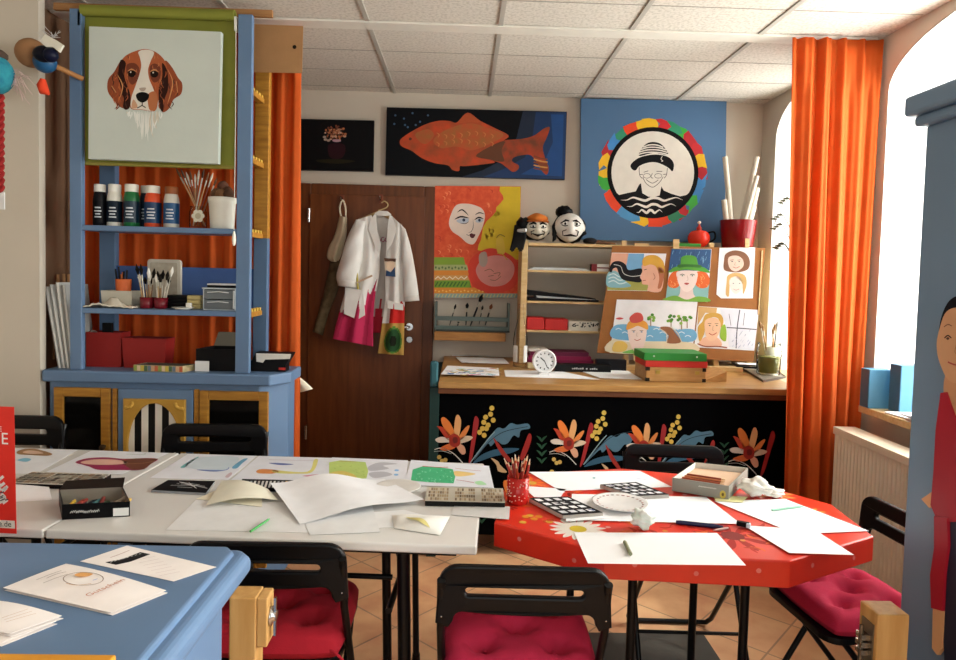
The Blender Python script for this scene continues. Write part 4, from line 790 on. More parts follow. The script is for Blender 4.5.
def flower(dx, dy, s, rot=0, berries=True, leaves=True, cream=False, mul=1.0):
    o = Vector((155, 245))
    def R_(pts, l, col, smooth=True):
        ca, sa = math.cos(rot), math.sin(rot); q = []
        for x, y in pts:
            x, y = (x-o.x)*s, (y-o.y)*s; q.append((454.2+dx+(x*ca-y*sa)/5.31, 441.1+dy+(x*sa+y*ca)/5.31))
        fab.shape(pl, q, col, l, smooth)
    def Ln(pts, w, col, l=3):
        q = [(454.2+dx+((x-o.x)*s)/5.31, 441.1+dy+((y-o.y)*s)/5.31) for x, y in pts]; fab.line(pl, q, w*s, col, l)
    if leaves:
        R_([(258, 348), (300, 280), (345, 222), (385, 175), (420, 178), (455, 150), (490, 158), (545, 152), (556, 178), (510, 188), (498, 225), (470, 215), (440, 255), (410, 262), (380, 245), (350, 272), (330, 262)], 1, '4d7288')
        R_([(255, 362), (300, 318), (370, 290), (440, 282), (500, 286), (450, 310), (370, 325), (310, 345)], 1, '2f5a74')
        Ln([(262, 345), (340, 250), (420, 195), (545, 168)], .7, '1c2f3c', 2); Ln([(240, 360), (330, 240), (370, 195)], 1.0, '8aa4ac', 2)
        R_([(505, 330), (530, 255), (552, 205), (566, 225), (548, 290), (520, 345)], 2, '9a2320'); R_([(362, 228), (385, 250), (430, 310), (460, 350), (440, 352), (395, 300)], 2, '9a2a22')
        R_([(350, 335), (385, 350), (400, 372), (435, 410), (390, 405), (378, 370)], 2, 'c9a880')
    R_([(232, 362), (245, 250), (258, 140), (270, 112), (286, 140), (272, 220), (252, 330)], 2, '9c2426')
    for pts, col in (([(148, 240), (100, 175), (85, 130), (102, 118), (135, 150), (160, 210)], 'e07a34'), ([(150, 235), (156, 160), (165, 112), (180, 108), (192, 140), (185, 200), (172, 238)], 'dba068'), ([(170, 240), (200, 190), (228, 162), (236, 170), (215, 215), (190, 240)], 'd98040'), ([(120, 240), (75, 180), (65, 165), (100, 175), (140, 225)], 'b43a22'), ([(145, 235), (90, 222), (55, 235), (70, 252), (110, 252), (145, 250)], 'd8cabc'), ([(170, 245), (210, 218), (252, 222), (240, 240), (200, 255), (172, 260)], 'd6c0a6'), ([(150, 255), (110, 265), (78, 285), (110, 296), (160, 280)], 'd06a34'), ([(165, 255), (205, 270), (216, 305), (198, 316), (175, 290)], 'd9a284')): R_(pts, 3, col)
    R_([(130, 220), (155, 205), (182, 222), (186, 260), (160, 278), (132, 262)], 4, '9c2a1c'); R_([(148, 228), (170, 225), (172, 250), (152, 255)], 5, '6a1a16')
    Ln([(50, 290), (90, 282), (150, 310), (200, 360)], .8, 'cfd0cc', 3); Ln([(48, 300), (95, 298), (140, 312)], .5, 'b5b8b4', 3)
    if berries:
        for x, y in ((355, 70), (348, 102), (322, 118), (362, 134), (312, 145), (335, 160), (305, 178), (290, 198), (314, 214), (326, 178)):
            q = (454.2+dx+((x-o.x)*s)/5.31, 441.1+dy+((y-o.y)*s)/5.31); fab.disc(pl, q, 2.5*s, 2.6*s, 'd2b04e', 3, 12)
    for x, y in ((75, 330), (108, 345), (90, 350)):
        q = (454.2+dx+((x-o.x)*s)/5.31, 441.1+dy+((y-o.y)*s)/5.31); fab.disc(pl, q, 2.2*s, 2.2*s, 'c9a85a', 3, 10)
    for k in range(4):
        for sg in (-1, 1):
            x, y = 620+sg*18, 230+k*38; R_([(620, y+20), (x, y), (x+sg*10, y-14), (620+sg*4, y-2)], 2, '1f4a34')
flower(0, 0, 1.0); flower(114, 3, .95, .1, leaves=True); flower(189.5, 6, .92, 0, True); flower(294, 12, 1.0, .12, False, False); flower(-60, 60, 1.0, 0); flower(60, 64, 1.0, .1); flower(150, 66, 1.0); flower(240, 70, 1.0, .1)
tag(fab.build('fabric_front', wb, solid=.0), 'black fabric with orange flowers and blue leaves')
# things on the bench
zq = BZ+.0004
def paper(name, label, cat, corners, z, m=PAPER, group=None, lift=None, art=None, nu=1, nv=1, th=.0005, parent=None):
    P = [aZ(x, y, z) for x, y in corners]; mb = MB()
    def pt(u, v):
        p = (P[0]*(1-u)+P[1]*u)*(1-v)+(P[3]*(1-u)+P[2]*u)*v; return Vector((p.x, p.y, z+(lift(u, v) if lift else 0)))
    mb.grid(lambda u, v: pt(u, v)+Vector((0, 0, th)), nu, nv, m, smooth=True); mb.grid(pt, nu, nv, m, smooth=True, flip=True)
    ring = [(i/nu, 0) for i in range(nu)]+[(1, j/nv) for j in range(nv)]+[(1-i/nu, 1) for i in range(nu)]+[(0, 1-j/nv) for j in range(nv)]
    vs = [pt(*q) for q in ring]+[pt(*q)+Vector((0, 0, th)) for q in ring]; n = len(ring)
    mb.add(vs, [(i, (i+1) % n, n+(i+1) % n, n+i) for i in range(n)], m)
    if art: art(mb, PLZ(z+th))
    o = mb.build(name, parent)
    return tag(o, label, cat, group) if label else o
T = cr(425, 280, 4.903)
paper('paper_sheet', 'white sheet at the back left of the work bench below the wall rack', 'paper', T((110, 350), (320, 355), (355, 375), (135, 372)), zq, lift=lambda u, v: .004*math.sin(PI*u), nu=8, nv=2)
paper('paper_sheet', 'white sheet with a dark pencil mark behind the colourful postcard on the bench', 'paper', T((150, 378), (385, 383), (415, 412), (180, 405)), zq+.006, art=lambda mb, pl: mb.line(pl, T((175, 400), (260, 414)), 1.2, '2a2624', 1))
def art(mb, pl):
    rr = random.Random(3)
    for k in range(44):
        x = 95+rr.random()*250; y = 432+rr.random()*32; mb.line(pl, T((x, y), (x+18, y-3+rr.random()*8), (x+38, y)), 3.4, rr.choice(['c86a92', '4a9ac8', '3a78b4', 'd8b84a', 'e0d8c8', '5ab0a8']), 1, taper=True)
paper('postcard', 'colourful painted card at the left front corner of the work bench', 'card', T((110, 420), (360, 432), (365, 470), (78, 462)), zq+.012, art=art)
paper('paper_sheet', 'long white sheet at the bench front edge below the round clock', 'paper', T((388, 442), (660, 446), (860, 488), (395, 474)), zq)
paper('paper_sheet', 'white sheet at the bench front left of the wooden paint box', 'paper', [(572, 368), (628, 371), (642, 379.5), (600, 378)], zq+.002)
cp = thing('glass_bottle', 'tall clear glass bottle standing at the left end of the bench shelf', 'bottle', (aY(520, 355, 4.08).x, 4.08, BZ))
bx_ = aY(520, 355, 4.08); HB = aY(520, 304, 4.08).z-BZ
BG = M('a9b8ae', .08, var=.04, spec=.8)
def lprof(H): return [(.036, .0006), (.042, .005), (.0425, H*.45), (.036, H*.58), (.018, H*.78), (.013, H*.88), (.013, H*.97), (.015, H*.975), (.015, H), (.011, H), (.010, H*.85), (.034, H*.56), (.040, H*.44), (.040, .01), (.0001, .009)]
MB().lathe(lprof(HB), (bx_.x, 4.08, BZ), M('ffffff', .05, 'glass'), 28).build('bottle_body', cp)
lb = MB(); vs = []
for k in range(9): an = -PI*.92+k*.11; vs.append((bx_.x+.0432*math.cos(an), 4.08+.0432*math.sin(an), BZ+.03))
lb.add(vs+[(x, y, z+.1) for x, y, z in vs], [(k, k+1, 10+k, 9+k) for k in range(8)], M('dcdcd8', .6)); vs = [(2*bx_.x-x, y, z) for x, y, z in vs]; lb.add(vs+[(x, y, z+.1) for x, y, z in vs], [(k, 9+k, 10+k, k+1) for k in range(8)], M('d5d5d2', .6)); lb.build('white_label', cp, solid=.0008)
# clock
ck = aY(544.5, 358.5, 3.78); R0 = aY(556.5, 358.5, 3.78).x-ck.x; cz = BZ+R0+.0085
c = thing('desk_clock', 'small round white clock standing near the front of the work bench', 'clock', (ck.x, 3.78, BZ))
RX = Matrix.Rotation(PI/2, 3, 'X')
MB().lathe([(R0*.86, -.045), (R0*.98, -.035), (R0, 0), (R0*.97, .012), (R0*.84, .014), (R0*.83, .006), (.0001, .006)], (ck.x, 3.78, cz), M('e6e6e6', .35), 32, RX).build('clock_case', c)
fc = MB(); pn = (0, -1, 0); yb = 3.78-.0065
fc.flat([(ck.x+R0*.8*math.cos(2*PI*k/32), yb, cz+R0*.8*math.sin(2*PI*k/32)) for k in range(32)], pn, 'd6d8da', 1)
for k in range(12): a = k*PI/6; fc.ribbon([Vector((ck.x+R0*q*math.sin(a), yb, cz+R0*q*math.cos(a))) for q in (.58, .72)], .003, pn, '2a2a2e', 2)
fo = fc.build('dial', c)
hn = MB()
for a, L_, w in ((math.radians(-50), .46, .003), (math.radians(155), .62, .0022)): hn.ribbon([Vector((ck.x, yb, cz)), Vector((ck.x+R0*L_*math.sin(a), yb, cz+R0*L_*math.cos(a)))], w, pn, '1a1a1c', 4)
hn.build('hands', fo)
MB().box(ck.x-.03, ck.x+.03, 3.765, 3.81, BZ+.0003, BZ+.01, M('dcdcdc', .4)).build('foot', c, bevel=.003)
a = aY(555, 363, 3.9); b_ = aY(611, 368, 3.9)
o = MB().box(a.x, b_.x, 3.9, 3.97, zq, zq+.042, BLACKP); [o.box(a.x+.10+k*.0115, a.x+.109+k*.0115, 3.8993, 3.8999, zq+.016, zq+.022+.002*(k%3), M('b9b9b9', .5)) for k in range(13) if k not in (6, 8)]; tag(o.build('black_case', bevel=.004), 'long black pencil case lying on the bench right of the clock', 'case')
a = aY(597, 352, 3.98); b_ = aY(627, 360, 3.98)
tag(MB().box(a.x, b_.x, 3.985, 4.03, zq, zq+.065, M('1c1d22', .5)).build('black_case', bevel=.004), 'black block-shaped case behind the long pencil case, left of the drawing board', 'case')
tag(MB().box(aY(528, 355, 4.0).x, aY(553, 355, 4.0).x, 4.0, 4.05, zq, zq+.03, M('c9b98e', .7)).build('masking_tape_box', bevel=.003), 'small cream box beside the foot of the glass bottle on the bench', 'box')
# wooden paint box with red and green boxes on top
T = cr(600, 330, 5.311); a = aY(*T((247, 190))[0], 3.62); b_ = aY(*T((560, 285))[0], 3.62)
wx0, wx1 = a.x, b_.x; hw = .075
w = thing('paint_box', 'pale wooden paint box with dark metal corners under the red and green boxes', 'box', ((wx0+wx1)/2, 3.7, BZ))
MB().box(wx0, wx1, 3.62, 3.86, zq, zq+hw, wood('c0935a', 'a87a42', .5)).build('body', w, bevel=.003)
cm = MB()
for x in (wx0, wx1-.018):
    for z in (zq-.0, zq+hw-.018): cm.box(x-.001, x+.019, 3.6185, 3.64, z-.0003 if z > 1 else z, z+.0185, M('2b241e', .4, metal=.5))
cm.build('metal_corner', w)
kl = MB()
for x in (wx0+.05, wx1-.06): kl.box(x, x+.024, 3.616, 3.6195, zq+hw*.55, zq+hw*.8, M('b89a4a', .3, metal=.9))
kl.build('clasp', w)
sl = MB().slab([(wx1+.003, 3.63, zq), (wx1+.13, 3.66, zq), (wx1+.13, 3.66, zq+.055), (wx1+.003, 3.63, zq+.010)], (0, .2, 0), wood('c79a60', 'b0854c', .5)); sl.build('sloping_tray', w)
rb = MB().box(wx0-.004, wx1+.012, 3.63, 3.85, zq+hw+.0005, zq+hw+.036, M('c22a1c', .5)); tag(rb.build('red_box', bevel=.003), 'flat red box between the wooden paint box and the green box', 'box')
gb = MB().box(wx0-.012, wx1+.004, 3.625, 3.845, zq+hw+.0365, zq+hw+.078, M('23842e', .5))
for x in (wx0+.04, wx1-.05): gb.lathe([(.005, 0), (.005, .002), (.0001, .003)], (x, 3.625, zq+hw+.06), M('cfd8c8', .3), 10, RX)
tag(gb.build('green_box', bevel=.003), 'flat green box on top of the red box on the bench', 'box')
# tray, jar and brushes at the right end
T = cr(720, 280, 6.0)
q = qz(T((70, 500), (235, 470), (395, 590), (260, 615)), BZ); t = MB(); t.tray(q, zq, .012, .006, M('5a5148', .4, metal=.3), M('8d8478', .35)); tag(t.build('metal_tray'), 'dark metal tray under the jar at the right end of the bench', 'tray')
jc = aZ(*T((302, 565))[0], BZ+.012); jx_, jy_ = jc.x, jc.y+.03; rj = (aY(*T((372, 500))[0], jy_).x-aY(*T((230, 500))[0], jy_).x)/2
j = thing('glass_jar', 'glass jar of murky green water at the right end of the work bench', 'jar', (jx_, jy_, BZ+.007))
MB().lathe([(rj*.86, .0005), (rj*.92, .006), (rj, .13), (rj*.96, .15), (rj*.86, .16), (rj*.9, .165), (rj*.9, .185), (rj*.84, .185), (rj*.82, .162), (rj*.93, .148), (rj*.94, .13), (rj*.88, .012), (.0001, .011)], (jx_, jy_, BZ+.007), M('eef1e8', .05, 'glass'), 26).build('jar_glass', j)
MB().lathe([(rj*.86, .0125), (rj*.915, .105), (.0001, .106)], (jx_, jy_, BZ+.007), M('7f7a3e', .25), 24).build('murky_water', j)
tag(MB().obox(aZ(*T((170, 520))[0], BZ+.03), (.15, .09, .012), (0, 0, -.25), M('15171a', .3)).build('phone', bevel=.004), 'black rectangular device lying on the metal tray beside the jar', 'device')
tag(MB().obox(aZ(*T((165, 503))[0], BZ+.042), (.12, .07, .002), (0, 0, -.1), PAPER).build('paper_slip'), 'white slip of paper on the black device at the bench right end', 'paper')
bj = aY(*T((285, 430))[0], 4.25); cup = (bj.x+.01, 4.22)
jar('brush_cup', 'white cup of brushes on the bench behind the murky jar', 'cup', cup[0], cup[1], zq, [(.032, 0), (.036, .004), (.04, .14), (.038, .14), (.033, .01), (.0001, .009)], M('d4d4d0', .4))
for i, (x, y) in enumerate(((238, 245), (252, 262), (330, 262), (345, 248), (318, 285))):
    brush((cup[0]+.012*(i-2)*.8, cup[1], zq+.012), aY(*T((x, y))[0], 4.2), ['cfc8b8', 'b08a58', '9a6a3a', '6a7076', 'b07c44'][i], '%s brush standing in the white cup behind the murky jar' % ('pale leaning', 'tan', 'brown', 'grey-tipped', 'short ochre')[i], 'brushes in the white cup', .0055, tip='8a8f92' if i == 3 else '8a6a44')
# ------------------------------------------------------------------ pine shelf on the bench
SY0, SY1 = 4.22, 4.47
T = cr(500, 240, 6.0)
su = thing('pine_shelf', 'open pine shelf standing on the work bench below the blue emblem sign', 'shelf', (1.1, 4.35, BZ))
sx0, sx1 = aY(520.5, 300, SY0).x, 1.84
def szz(y): return aY(*T((250, y))[0], SY0).z
zt_ = szz(17); Zs = [szz(180), szz(366), szz(541)]
for x in (sx0, sx1-.04): MB().box(x, x+.038, SY0-.003, SY1, BZ+.0005, zt_-.001 if x > 1 else zt_+.012, PINE).build('upright', su, bevel=.003)
MB().box(sx0+.039, sx1, SY0-.006, SY1, zt_-.018, zt_, PINE).build('top_board', su, bevel=.002)
for z in Zs: MB().box(sx0+.039, sx1-.041, SY0, SY1, z-.014, z, PINE).build('board', su, bevel=.002)
def sx(x, Y=4.24): return aY(*T((x, 100))[0], Y).x
# tubes of paper / painting knife etc on the upper boards
z = Zs[0]+.0005
tb = MB()
for k in range(4): tb.box(sx(172)+.01*k, sx(545)-.012*k, 4.235, 4.42, z+k*.0042, z+k*.0042+.004, M(['cfd4d6', 'b4c0c6', 'dfe2e2', '9eb0b8'][k], .6))
tag(tb.build('paper_stack'), 'thin stack of pale bluish papers on the uppermost inner shelf board', 'papers')
a, b_ = sx(548), sx(655); bx_ = MB().box(a, b_, 4.225, 4.27, z, z+.045, M('e0ddd6', .5)).box(a, a+.035, 4.2245, 4.2705, z-.0, z+.0455, M('7a1d24', .5)).box(a+.036, b_, 4.2244, 4.2249, z+.018, z+.026, M('7a1d24', .5)); tag(bx_.build('striped_box'), 'dark red and white striped box on the uppermost inner shelf board', 'box')
z = Zs[1]+.0005; a, b_ = sx(173), sx(600)
fo_ = MB().slab([(a, 4.23, z), (b_, 4.23, z), (b_, 4.23, z+.012), (a, 4.23, z+.018)], (0, .2, 0), BLACK).slab([(a, 4.228, z+.035), (b_-.02, 4.228, z+.016), (b_-.02, 4.228, z+.022), (a, 4.228, z+.065)], (0, .2, 0), BLACK).slab([(a+.06, 4.232, z+.019), (b_-.02, 4.232, z+.0125), (b_-.02, 4.232, z+.015), (a+.05, 4.232, z+.034)], (0, .18, 0), M('b4b7ba', .7)); tag(fo_.build('black_folder'), 'black folder half open with papers on the second inner shelf board', 'folder')
z = Zs[2]+.0005
for k, (p, q) in enumerate(((171, 277), (280, 418))):
    a, b_ = sx(p), sx(q); o = MB().box(a, b_, 4.225, 4.36, z, z+.078-.006*k, M('c3211c', .45)); tag(o.build('red_case', bevel=.006), 'red case on the third shelf board, %s' % ('left one beside the pine upright' if k == 0 else 'right one beside the patterned box'), 'case')
a, b_ = sx(424), sx(600); o = MB().box(a, b_, 4.23, 4.36, z, z+.06, M('d5d0c2', .6)); plq = PLY(4.2295); rr = random.Random(6)
for k in range(34):
    x, y = 436+rr.random()*155, 497+rr.random()*26; o.disc(plq, T((x, y))[0], rr.uniform(.5, 1.2), rr.uniform(.4, .9), '1d1b18', 1+k % 2, 7)
tag(o.build('patterned_box'), 'cream box with black pattern on the third shelf board', 'box')
z = BZ+.0005; a, b_ = sx(166, 4.2), sx(560, 4.2)
tag(MB().box(a+.02, a+.14, 4.19, 4.33, z+.0802, z+.098, M('d9d6cf', .7)).build('paper_pad', bevel=.002), 'white pad lying on the left end of the magenta books under the shelf', 'pad')
for k, (h, c) in enumerate(((.030, '7e1246'), (.024, '93184f'), (.024, '6f1340'))):
    zz = z+sum((.030, .024, .024)[:k])+.0006*k; bk = thing('magenta_book', '%s magenta book of the pile lying under the pine shelf' % ('bottom', 'middle', 'top')[k], 'book', ((a+b_)/2+.1, 4.27, zz), 0, 'magenta books')
    x0, x1 = a+.012+.01*k, b_+.02-.015*k
    MB().box(x0, x1, 4.19, 4.36, zz, zz+.003, M(c, .5)).box(x0, x1, 4.19, 4.36, zz+h-.003, zz+h, M(c, .5)).box(x0, x1, 4.19, 4.193, zz+.003, zz+h-.003, M(c, .5)).build('cover', bk); MB().box(x0+.003, x1-.003, 4.1935, 4.357, zz+.0032, zz+h-.0032, M('cfc6b8', .8)).build('pages', bk)
# ---- on the shelf top
zk = zt_+.0006
def head(name, label, px_, rx, rz, skin, feats):
    cxy = aY(px_[0], px_[1], 4.30); t = thing(name, label, 'puppet head', (cxy.x, 4.30, zk)); cz_ = cxy.z; r = rx/F*4.4; rr_ = rz/F*4.4
    def fn(p):
        k = 1+.05*math.sin(3*p.z+1); 
        if p.y < 0: k += .30*math.exp(-((p.x)/.20)**2-((p.z+.12)/.28)**2)+.12*math.exp(-((p.x)/.35)**2-((p.z+.75)/.22)**2)-.10*(math.exp(-((p.x-.4)/.2)**2-((p.z-.2)/.18)**2)+math.exp(-((p.x+.4)/.2)**2-((p.z-.2)/.18)**2))
        return k
    MB().ball((cxy.x, 4.30, cz_), (r, r*.9, rr_), skin, 36, fn).build('face', t)
    return t, cxy.x, cz_, r, rr_, fn
def on(x, z_, r, rr_, cx_, cz_, fn, lift=.004):
    y = -math.sqrt(max(.05, 1-x*x-z_*z_)); p = Vector((x, y, z_)); q = fn(p.normalized()); return Vector((cx_+p.x*r*q, 4.30+p.y*r*.9*q-lift, cz_+p.z*rr_*q))
IVR = M('d6cfbe', .5, bump=.2)
for who in (0, 1):
    if who == 0: t, hx_, hz_, r, rr_, fn = head('puppet_head', 'grinning black and white puppet head with orange cap on the shelf top', (537, 229), 12, 10.5, IVR, 0)
    else: t, hx_, hz_, r, rr_, fn = head('puppet_head', 'white big-nosed puppet head with black topknot on the shelf top', (569, 227.5), 14, 14.5, M('dedbd4', .5, bump=.2), 0)
    for s_ in (-1, 1):
        e = MB(); c = on(s_*.42, .2, r, rr_, hx_, hz_, fn); e.ball(c, (r*.2, r*.1, r*.13), M('ecebe6', .3), 12); e.ball(c+Vector((0, -r*.09, 0)), (r*.08, r*.05, r*.09), M('0e0e10', .3), 10); e.build('eye', t)
    m_ = MB()
    for s_ in (-1, 1):
        m_.tube([on(s_*x, z_, r, rr_, hx_, hz_, fn) for x, z_ in ((.14, .36), (.35, .52 if who == 0 else .42), (.68, .34 if who == 0 else .2))], [.004, .007, .003], BLACK, 7)
        m_.tube([on(s_*x, z_, r, rr_, hx_, hz_, fn) for x, z_ in ((.22, .06), (.42, .04), (.62, .12))], .0028, BLACK, 6)
        m_.tube([on(s_*x, z_, r, rr_, hx_, hz_, fn) for x, z_ in ((.3, -.2), (.55, -.3), (.5, -.6))], .0028, BLACK, 6)
    m_.build('painted_brows', t)
    mo = MB(); zz = (-.48, -.62, -.48) if who == 0 else (-.6, -.52, -.62); mo.tube([on(x, z_, r, rr_, hx_, hz_, fn) for x, z_ in zip((-.45, 0, .45), zz)], [.003, .008, .003], M('1a1212', .4), 8); mo.build('mouth', t)
    er = MB()
    for s_ in (-1, 1): er.ball((hx_+s_*r*1.02, 4.31, hz_), (r*.14, r*.16, r*.28), IVR, 12)
    er.build('ears', t)
    hr = MB(); rr3 = random.Random(who)
    if who == 0:
        MB().ball((hx_, 4.305, hz_+rr_*.95), (r*.85, r*.8, rr_*.5), M('c9722a', .85, bump=.5), 20, lambda p: 1+.07*math.sin(5*p.x+2)).lathe([(r*.9, 0), (r*1.0, .004), (r*.9, .012)], (hx_, 4.30, hz_+rr_*.6), M('b8601f', .85), 22).build('orange_cap', t)
        hr.ball((hx_-r*1.15, 4.30, hz_+rr_*.35), (r*.6, r*.6, rr_*.7), BLACK, 16, lambda p: 1+.12*math.sin(9*p.x+5*p.z))
        for k in range(10):
            a = hx_-r*(1.0+.08*k); hr.tube([(a, 4.29, hz_+rr_*.2), (a-.012, 4.20, hz_-rr_*.9), (a-.02-.002*k, 4.19, hz_-rr_*(2.0+.2*math.sin(k)))], [.012, .015, .006], BLACK, 7)
        MB().tube([(hx_-r*1.6, 4.235, hz_-.02), (hx_-r*1.0, 4.2, hz_-.015)], .012, M('c8c8c6', .6), 8).build('hair_band', t)
    else:
        hr.ball((hx_-r*.35, 4.32, hz_+rr_*1.05), (r*.55, r*.5, rr_*.42), BLACK, 16, lambda p: 1+.15*math.sin(8*p.x+6*p.y))
        for k in range(12):
            a = k*.5; hr.tube([(hx_-r*.6, 4.32, hz_+rr_*.85), (hx_-r*(1.0+.1*math.sin(a)), 4.29, hz_+rr_*.1*math.cos(a)), (hx_-r*(1.05+.1*math.cos(a)), 4.28, hz_-rr_*(.55+.04*k % 1))], [.012, .012, .005], BLACK, 7)
    hr.ball((hx_+(r*.15 if who else -r*.1), 4.35, hz_-rr_*.05), (r*1.18, r*.7, rr_*.98), BLACK, 20, lambda p: 1+.08*math.sin(11*p.x+7*p.z))
    hr.build('hair', t)
a = aY(590, 238, 4.3); sb = MB().ball((a.x, 4.3, zk+.022), (.045, .035, .0225), M('1c1a1a', .6), 16).tube([(a.x+.04, 4.3, zk+.014), (a.x+.10, 4.29, zk+.012), (a.x+.16, 4.28, zk+.01)], [.014, .01, .006], M('6a4a34', .5), 10); tag(sb.build('duster_brush'), 'round dark dusting brush lying on the shelf top below the emblem sign', 'brush')
a, b_ = aY(633, 240, 4.245), aY(647, 246, 4.245); tag(MB().box(a.x, b_.x, 4.20, 4.213, zt_-.03, zt_+.012, PINE).build('pine_clip'), 'small pine block clipped on the front edge of the shelf top', 'clip')
gp_ = MB().box(aY(675, 240, 4.25).x, aY(700, 240, 4.25).x, 4.225, 4.30, zk, zk+.02, M('3a8a34', .6)); tag(gp_.build('green_sponge', bevel=.004), 'green sponge pad on the shelf top in front of the apple teapot', 'sponge')
a = aY(700, 234, 4.36); tp_ = thing('apple_teapot', 'small red apple-shaped teapot on the shelf top left of the red pot', 'teapot', (a.x, 4.38, zk)); r = .070
MB().ball((a.x, 4.38, zk+r*.88), (r, r, r*.88), M('d8311c', .22), 26, lambda p: 1-.12*max(0, p.z-.75)*4).build('body', tp_)
MB().lathe([(.016, 0), (.018, .02), (.01, .028), (.004, .045), (.0001, .05)], (a.x, 4.38, zk+r*1.55), M('b0281a', .3), 14).ball((a.x, 4.38, zk+r*1.55+.055), (.012, .012, .01), M('e4d4c0', .4), 10).build('lid', tp_)
MB().tube(spline([(a.x+r*.7, 4.38, zk+r*1.35), (a.x+r*1.35, 4.37, zk+r*1.5), (a.x+r*1.45, 4.37, zk+r*.9), (a.x+r*.95, 4.38, zk+r*.5)], 6, False), .006, BLACK, 8).build('black_handle', tp_)
a, b_ = aY(722, 235, 4.33), aY(757, 235, 4.33); rp = (b_.x-a.x)/2; pc = ((a.x+b_.x)/2, 4.36); hp_ = aY(740, 219, 4.36-rp).z-zk
POT = M('7a0c12', .25)
tag(MB().lathe([(rp*.8, 0), (rp*.85, .004), (rp, hp_*.98), (rp, hp_), (rp*.95, hp_), (rp*.8, .012), (.0001, .012)], (pc[0], pc[1], zk), POT, 32).build('red_pot'), 'glossy dark red pot holding paper rolls on the shelf top', 'pot')
for i, (x0, y0, x1, y1, rr_) in enumerate(((734, 215, 725, 157, .016), (742, 215, 757, 157, .017), (746, 215, 757, 188, .02), (727, 217, 724, 200, .017), (752, 217, 754, 206, .017), (740, 215, 757, 176, .014))):
    p1 = aY(x1, y1, 4.40-.01*i); p0 = Vector((pc[0]+(x0-740)*.0045, pc[1]+.03*math.sin(i*2), zk+.03)); d = (p1-p0)
    t = MB().tube([p0, p1], rr_, M('cbc3b3', .7), 16); n_ = d.normalized(); t.tube([p1-n_*.002, p1+n_*.0015], rr_*.7, M('a89f8e', .8), 14)
    tag(t.build('paper_roll'), ('tall paper roll leaning left in the red pot', 'tallest paper roll leaning right in the red pot', 'thick paper roll leaning right in the red pot', 'short pale paper roll at the left of the red pot', 'short paper roll at the right rim of the red pot', 'medium thin paper roll leaning right behind the thick one in the red pot')[i], 'paper roll')
# ------------------------------------------------------------------ drawing board with five drawings
B0 = Vector((.8, 4.05, 1.0)); BU = Vector((0, .15, .69)).normalized(); BN = Vector((0, -BU.z, BU.y)); bp = (B0, BN)
db = thing('drawing_board', 'brown drawing board on a small bench easel in front of the pine shelf', 'drawing board', (1.28, 4.1, BZ))
T = cr(595, 235, 5.078); HB = M('96602f', .8, bump=.3, var=.08)
Pq = [aP(x, y, bp) for x, y in T((88, 55), (866, 66), (805, 645), (10, 598))]
m = MB(); m.slab([p-BN*.0005 for p in Pq], -BN*.006, HB); m.build('board', db)
m = MB()
for x in (1.0, 1.55): m.obox((x, 4.15, 1.31), (.03, .018, .80), (-math.atan2(.15, .69), 0, 0), PINE)
m.box(.86, 1.70, 4.03, 4.10, BZ+.0005, BZ+.03, PINE); m.build('easel_leg', db, bevel=.002)
wd = MB(); wd.slab([p+BN*.0012 for p in [aP(x, y, bp) for x, y in T((845, 80), (852, 80), (832, 405), (826, 405))]], BN*.004, PINE); wd.build('wooden_strip', db)
for q in ((760, 20, 780, 65), (395, 24, 425, 72), (195, 600, 230, 640)):
    P = [aP(x, y, bp)+BN*.002 for x, y in T((q[0], q[1]), (q[2], q[1]), (q[2], q[3]), (q[0], q[3]))]; MB().slab(P, BN*.01, PINE).build('clothes_peg', db)
def drawing(label, cat, q, k, fnn):
    P = [aP(x, y, bp)+BN*(.0012+.0008*k) for x, y in T(*q)]; c = MB(); c.slab(P, BN*.0005, M('e3e4e8', .75)); p2 = (bp[0]+BN*(.0018+.0008*k), bp[1])
    fnn(c, p2); tag(c.build('drawing'), label, cat)
def S2(c, p2, pts, col, l=1, sm=True, n=5): c.shape(p2, T(*pts), col, l, sm, n)
def d1(c, p):
    S2(c, p, [(86, 92), (170, 94), (160, 150), (140, 190), (70, 200)], 'd8a48c', 1, False); S2(c, p, [(170, 94), (250, 95), (240, 180), (150, 190)], '6fa4cc', 1, False); S2(c, p, [(66, 205), (235, 230), (270, 255), (268, 283), (62, 279)], '9a9a4a', 1, False)
    S2(c, p, [(68, 190), (110, 185), (150, 230), (180, 262), (64, 262)], '7fb0bc', 2)
    for y in (205, 222, 240): c.line(p, T((68, y), (95, y-8), (125, y+8), (160, y)), 1, 'c8dce0', 3)
    S2(c, p, [(74, 165), (92, 138), (125, 133), (155, 150), (172, 178), (240, 172), (236, 236), (180, 236), (140, 226), (122, 200), (110, 168), (92, 172), (84, 190), (74, 185)], '1b1b20', 4)
    c.line(p, T((95, 150), (130, 160), (145, 195), (185, 210), (235, 205)), .6, 'c9c9c4', 5)
    S2(c, p, [(240, 150), (300, 130), (345, 190), (335, 284), (268, 284), (270, 256), (240, 250), (238, 232), (228, 212), (240, 185)], 'dca890', 5, n=4)
    S2(c, p, [(240, 130), (262, 106), (310, 104), (346, 135), (352, 190), (325, 190), (308, 160), (280, 150), (248, 158)], 'd0a03c', 6); S2(c, p, [(318, 165), (350, 180), (338, 260), (318, 270), (326, 220)], 'b06a48', 6)
    c.line(p, T((248, 178), (262, 174)), .6, '3a2a20', 7); c.line(p, T((242, 232), (258, 230)), .6, '9a3a34', 7); c.line(p, T((296, 195), (304, 215), (296, 228)), .6, 'a0604c', 7)
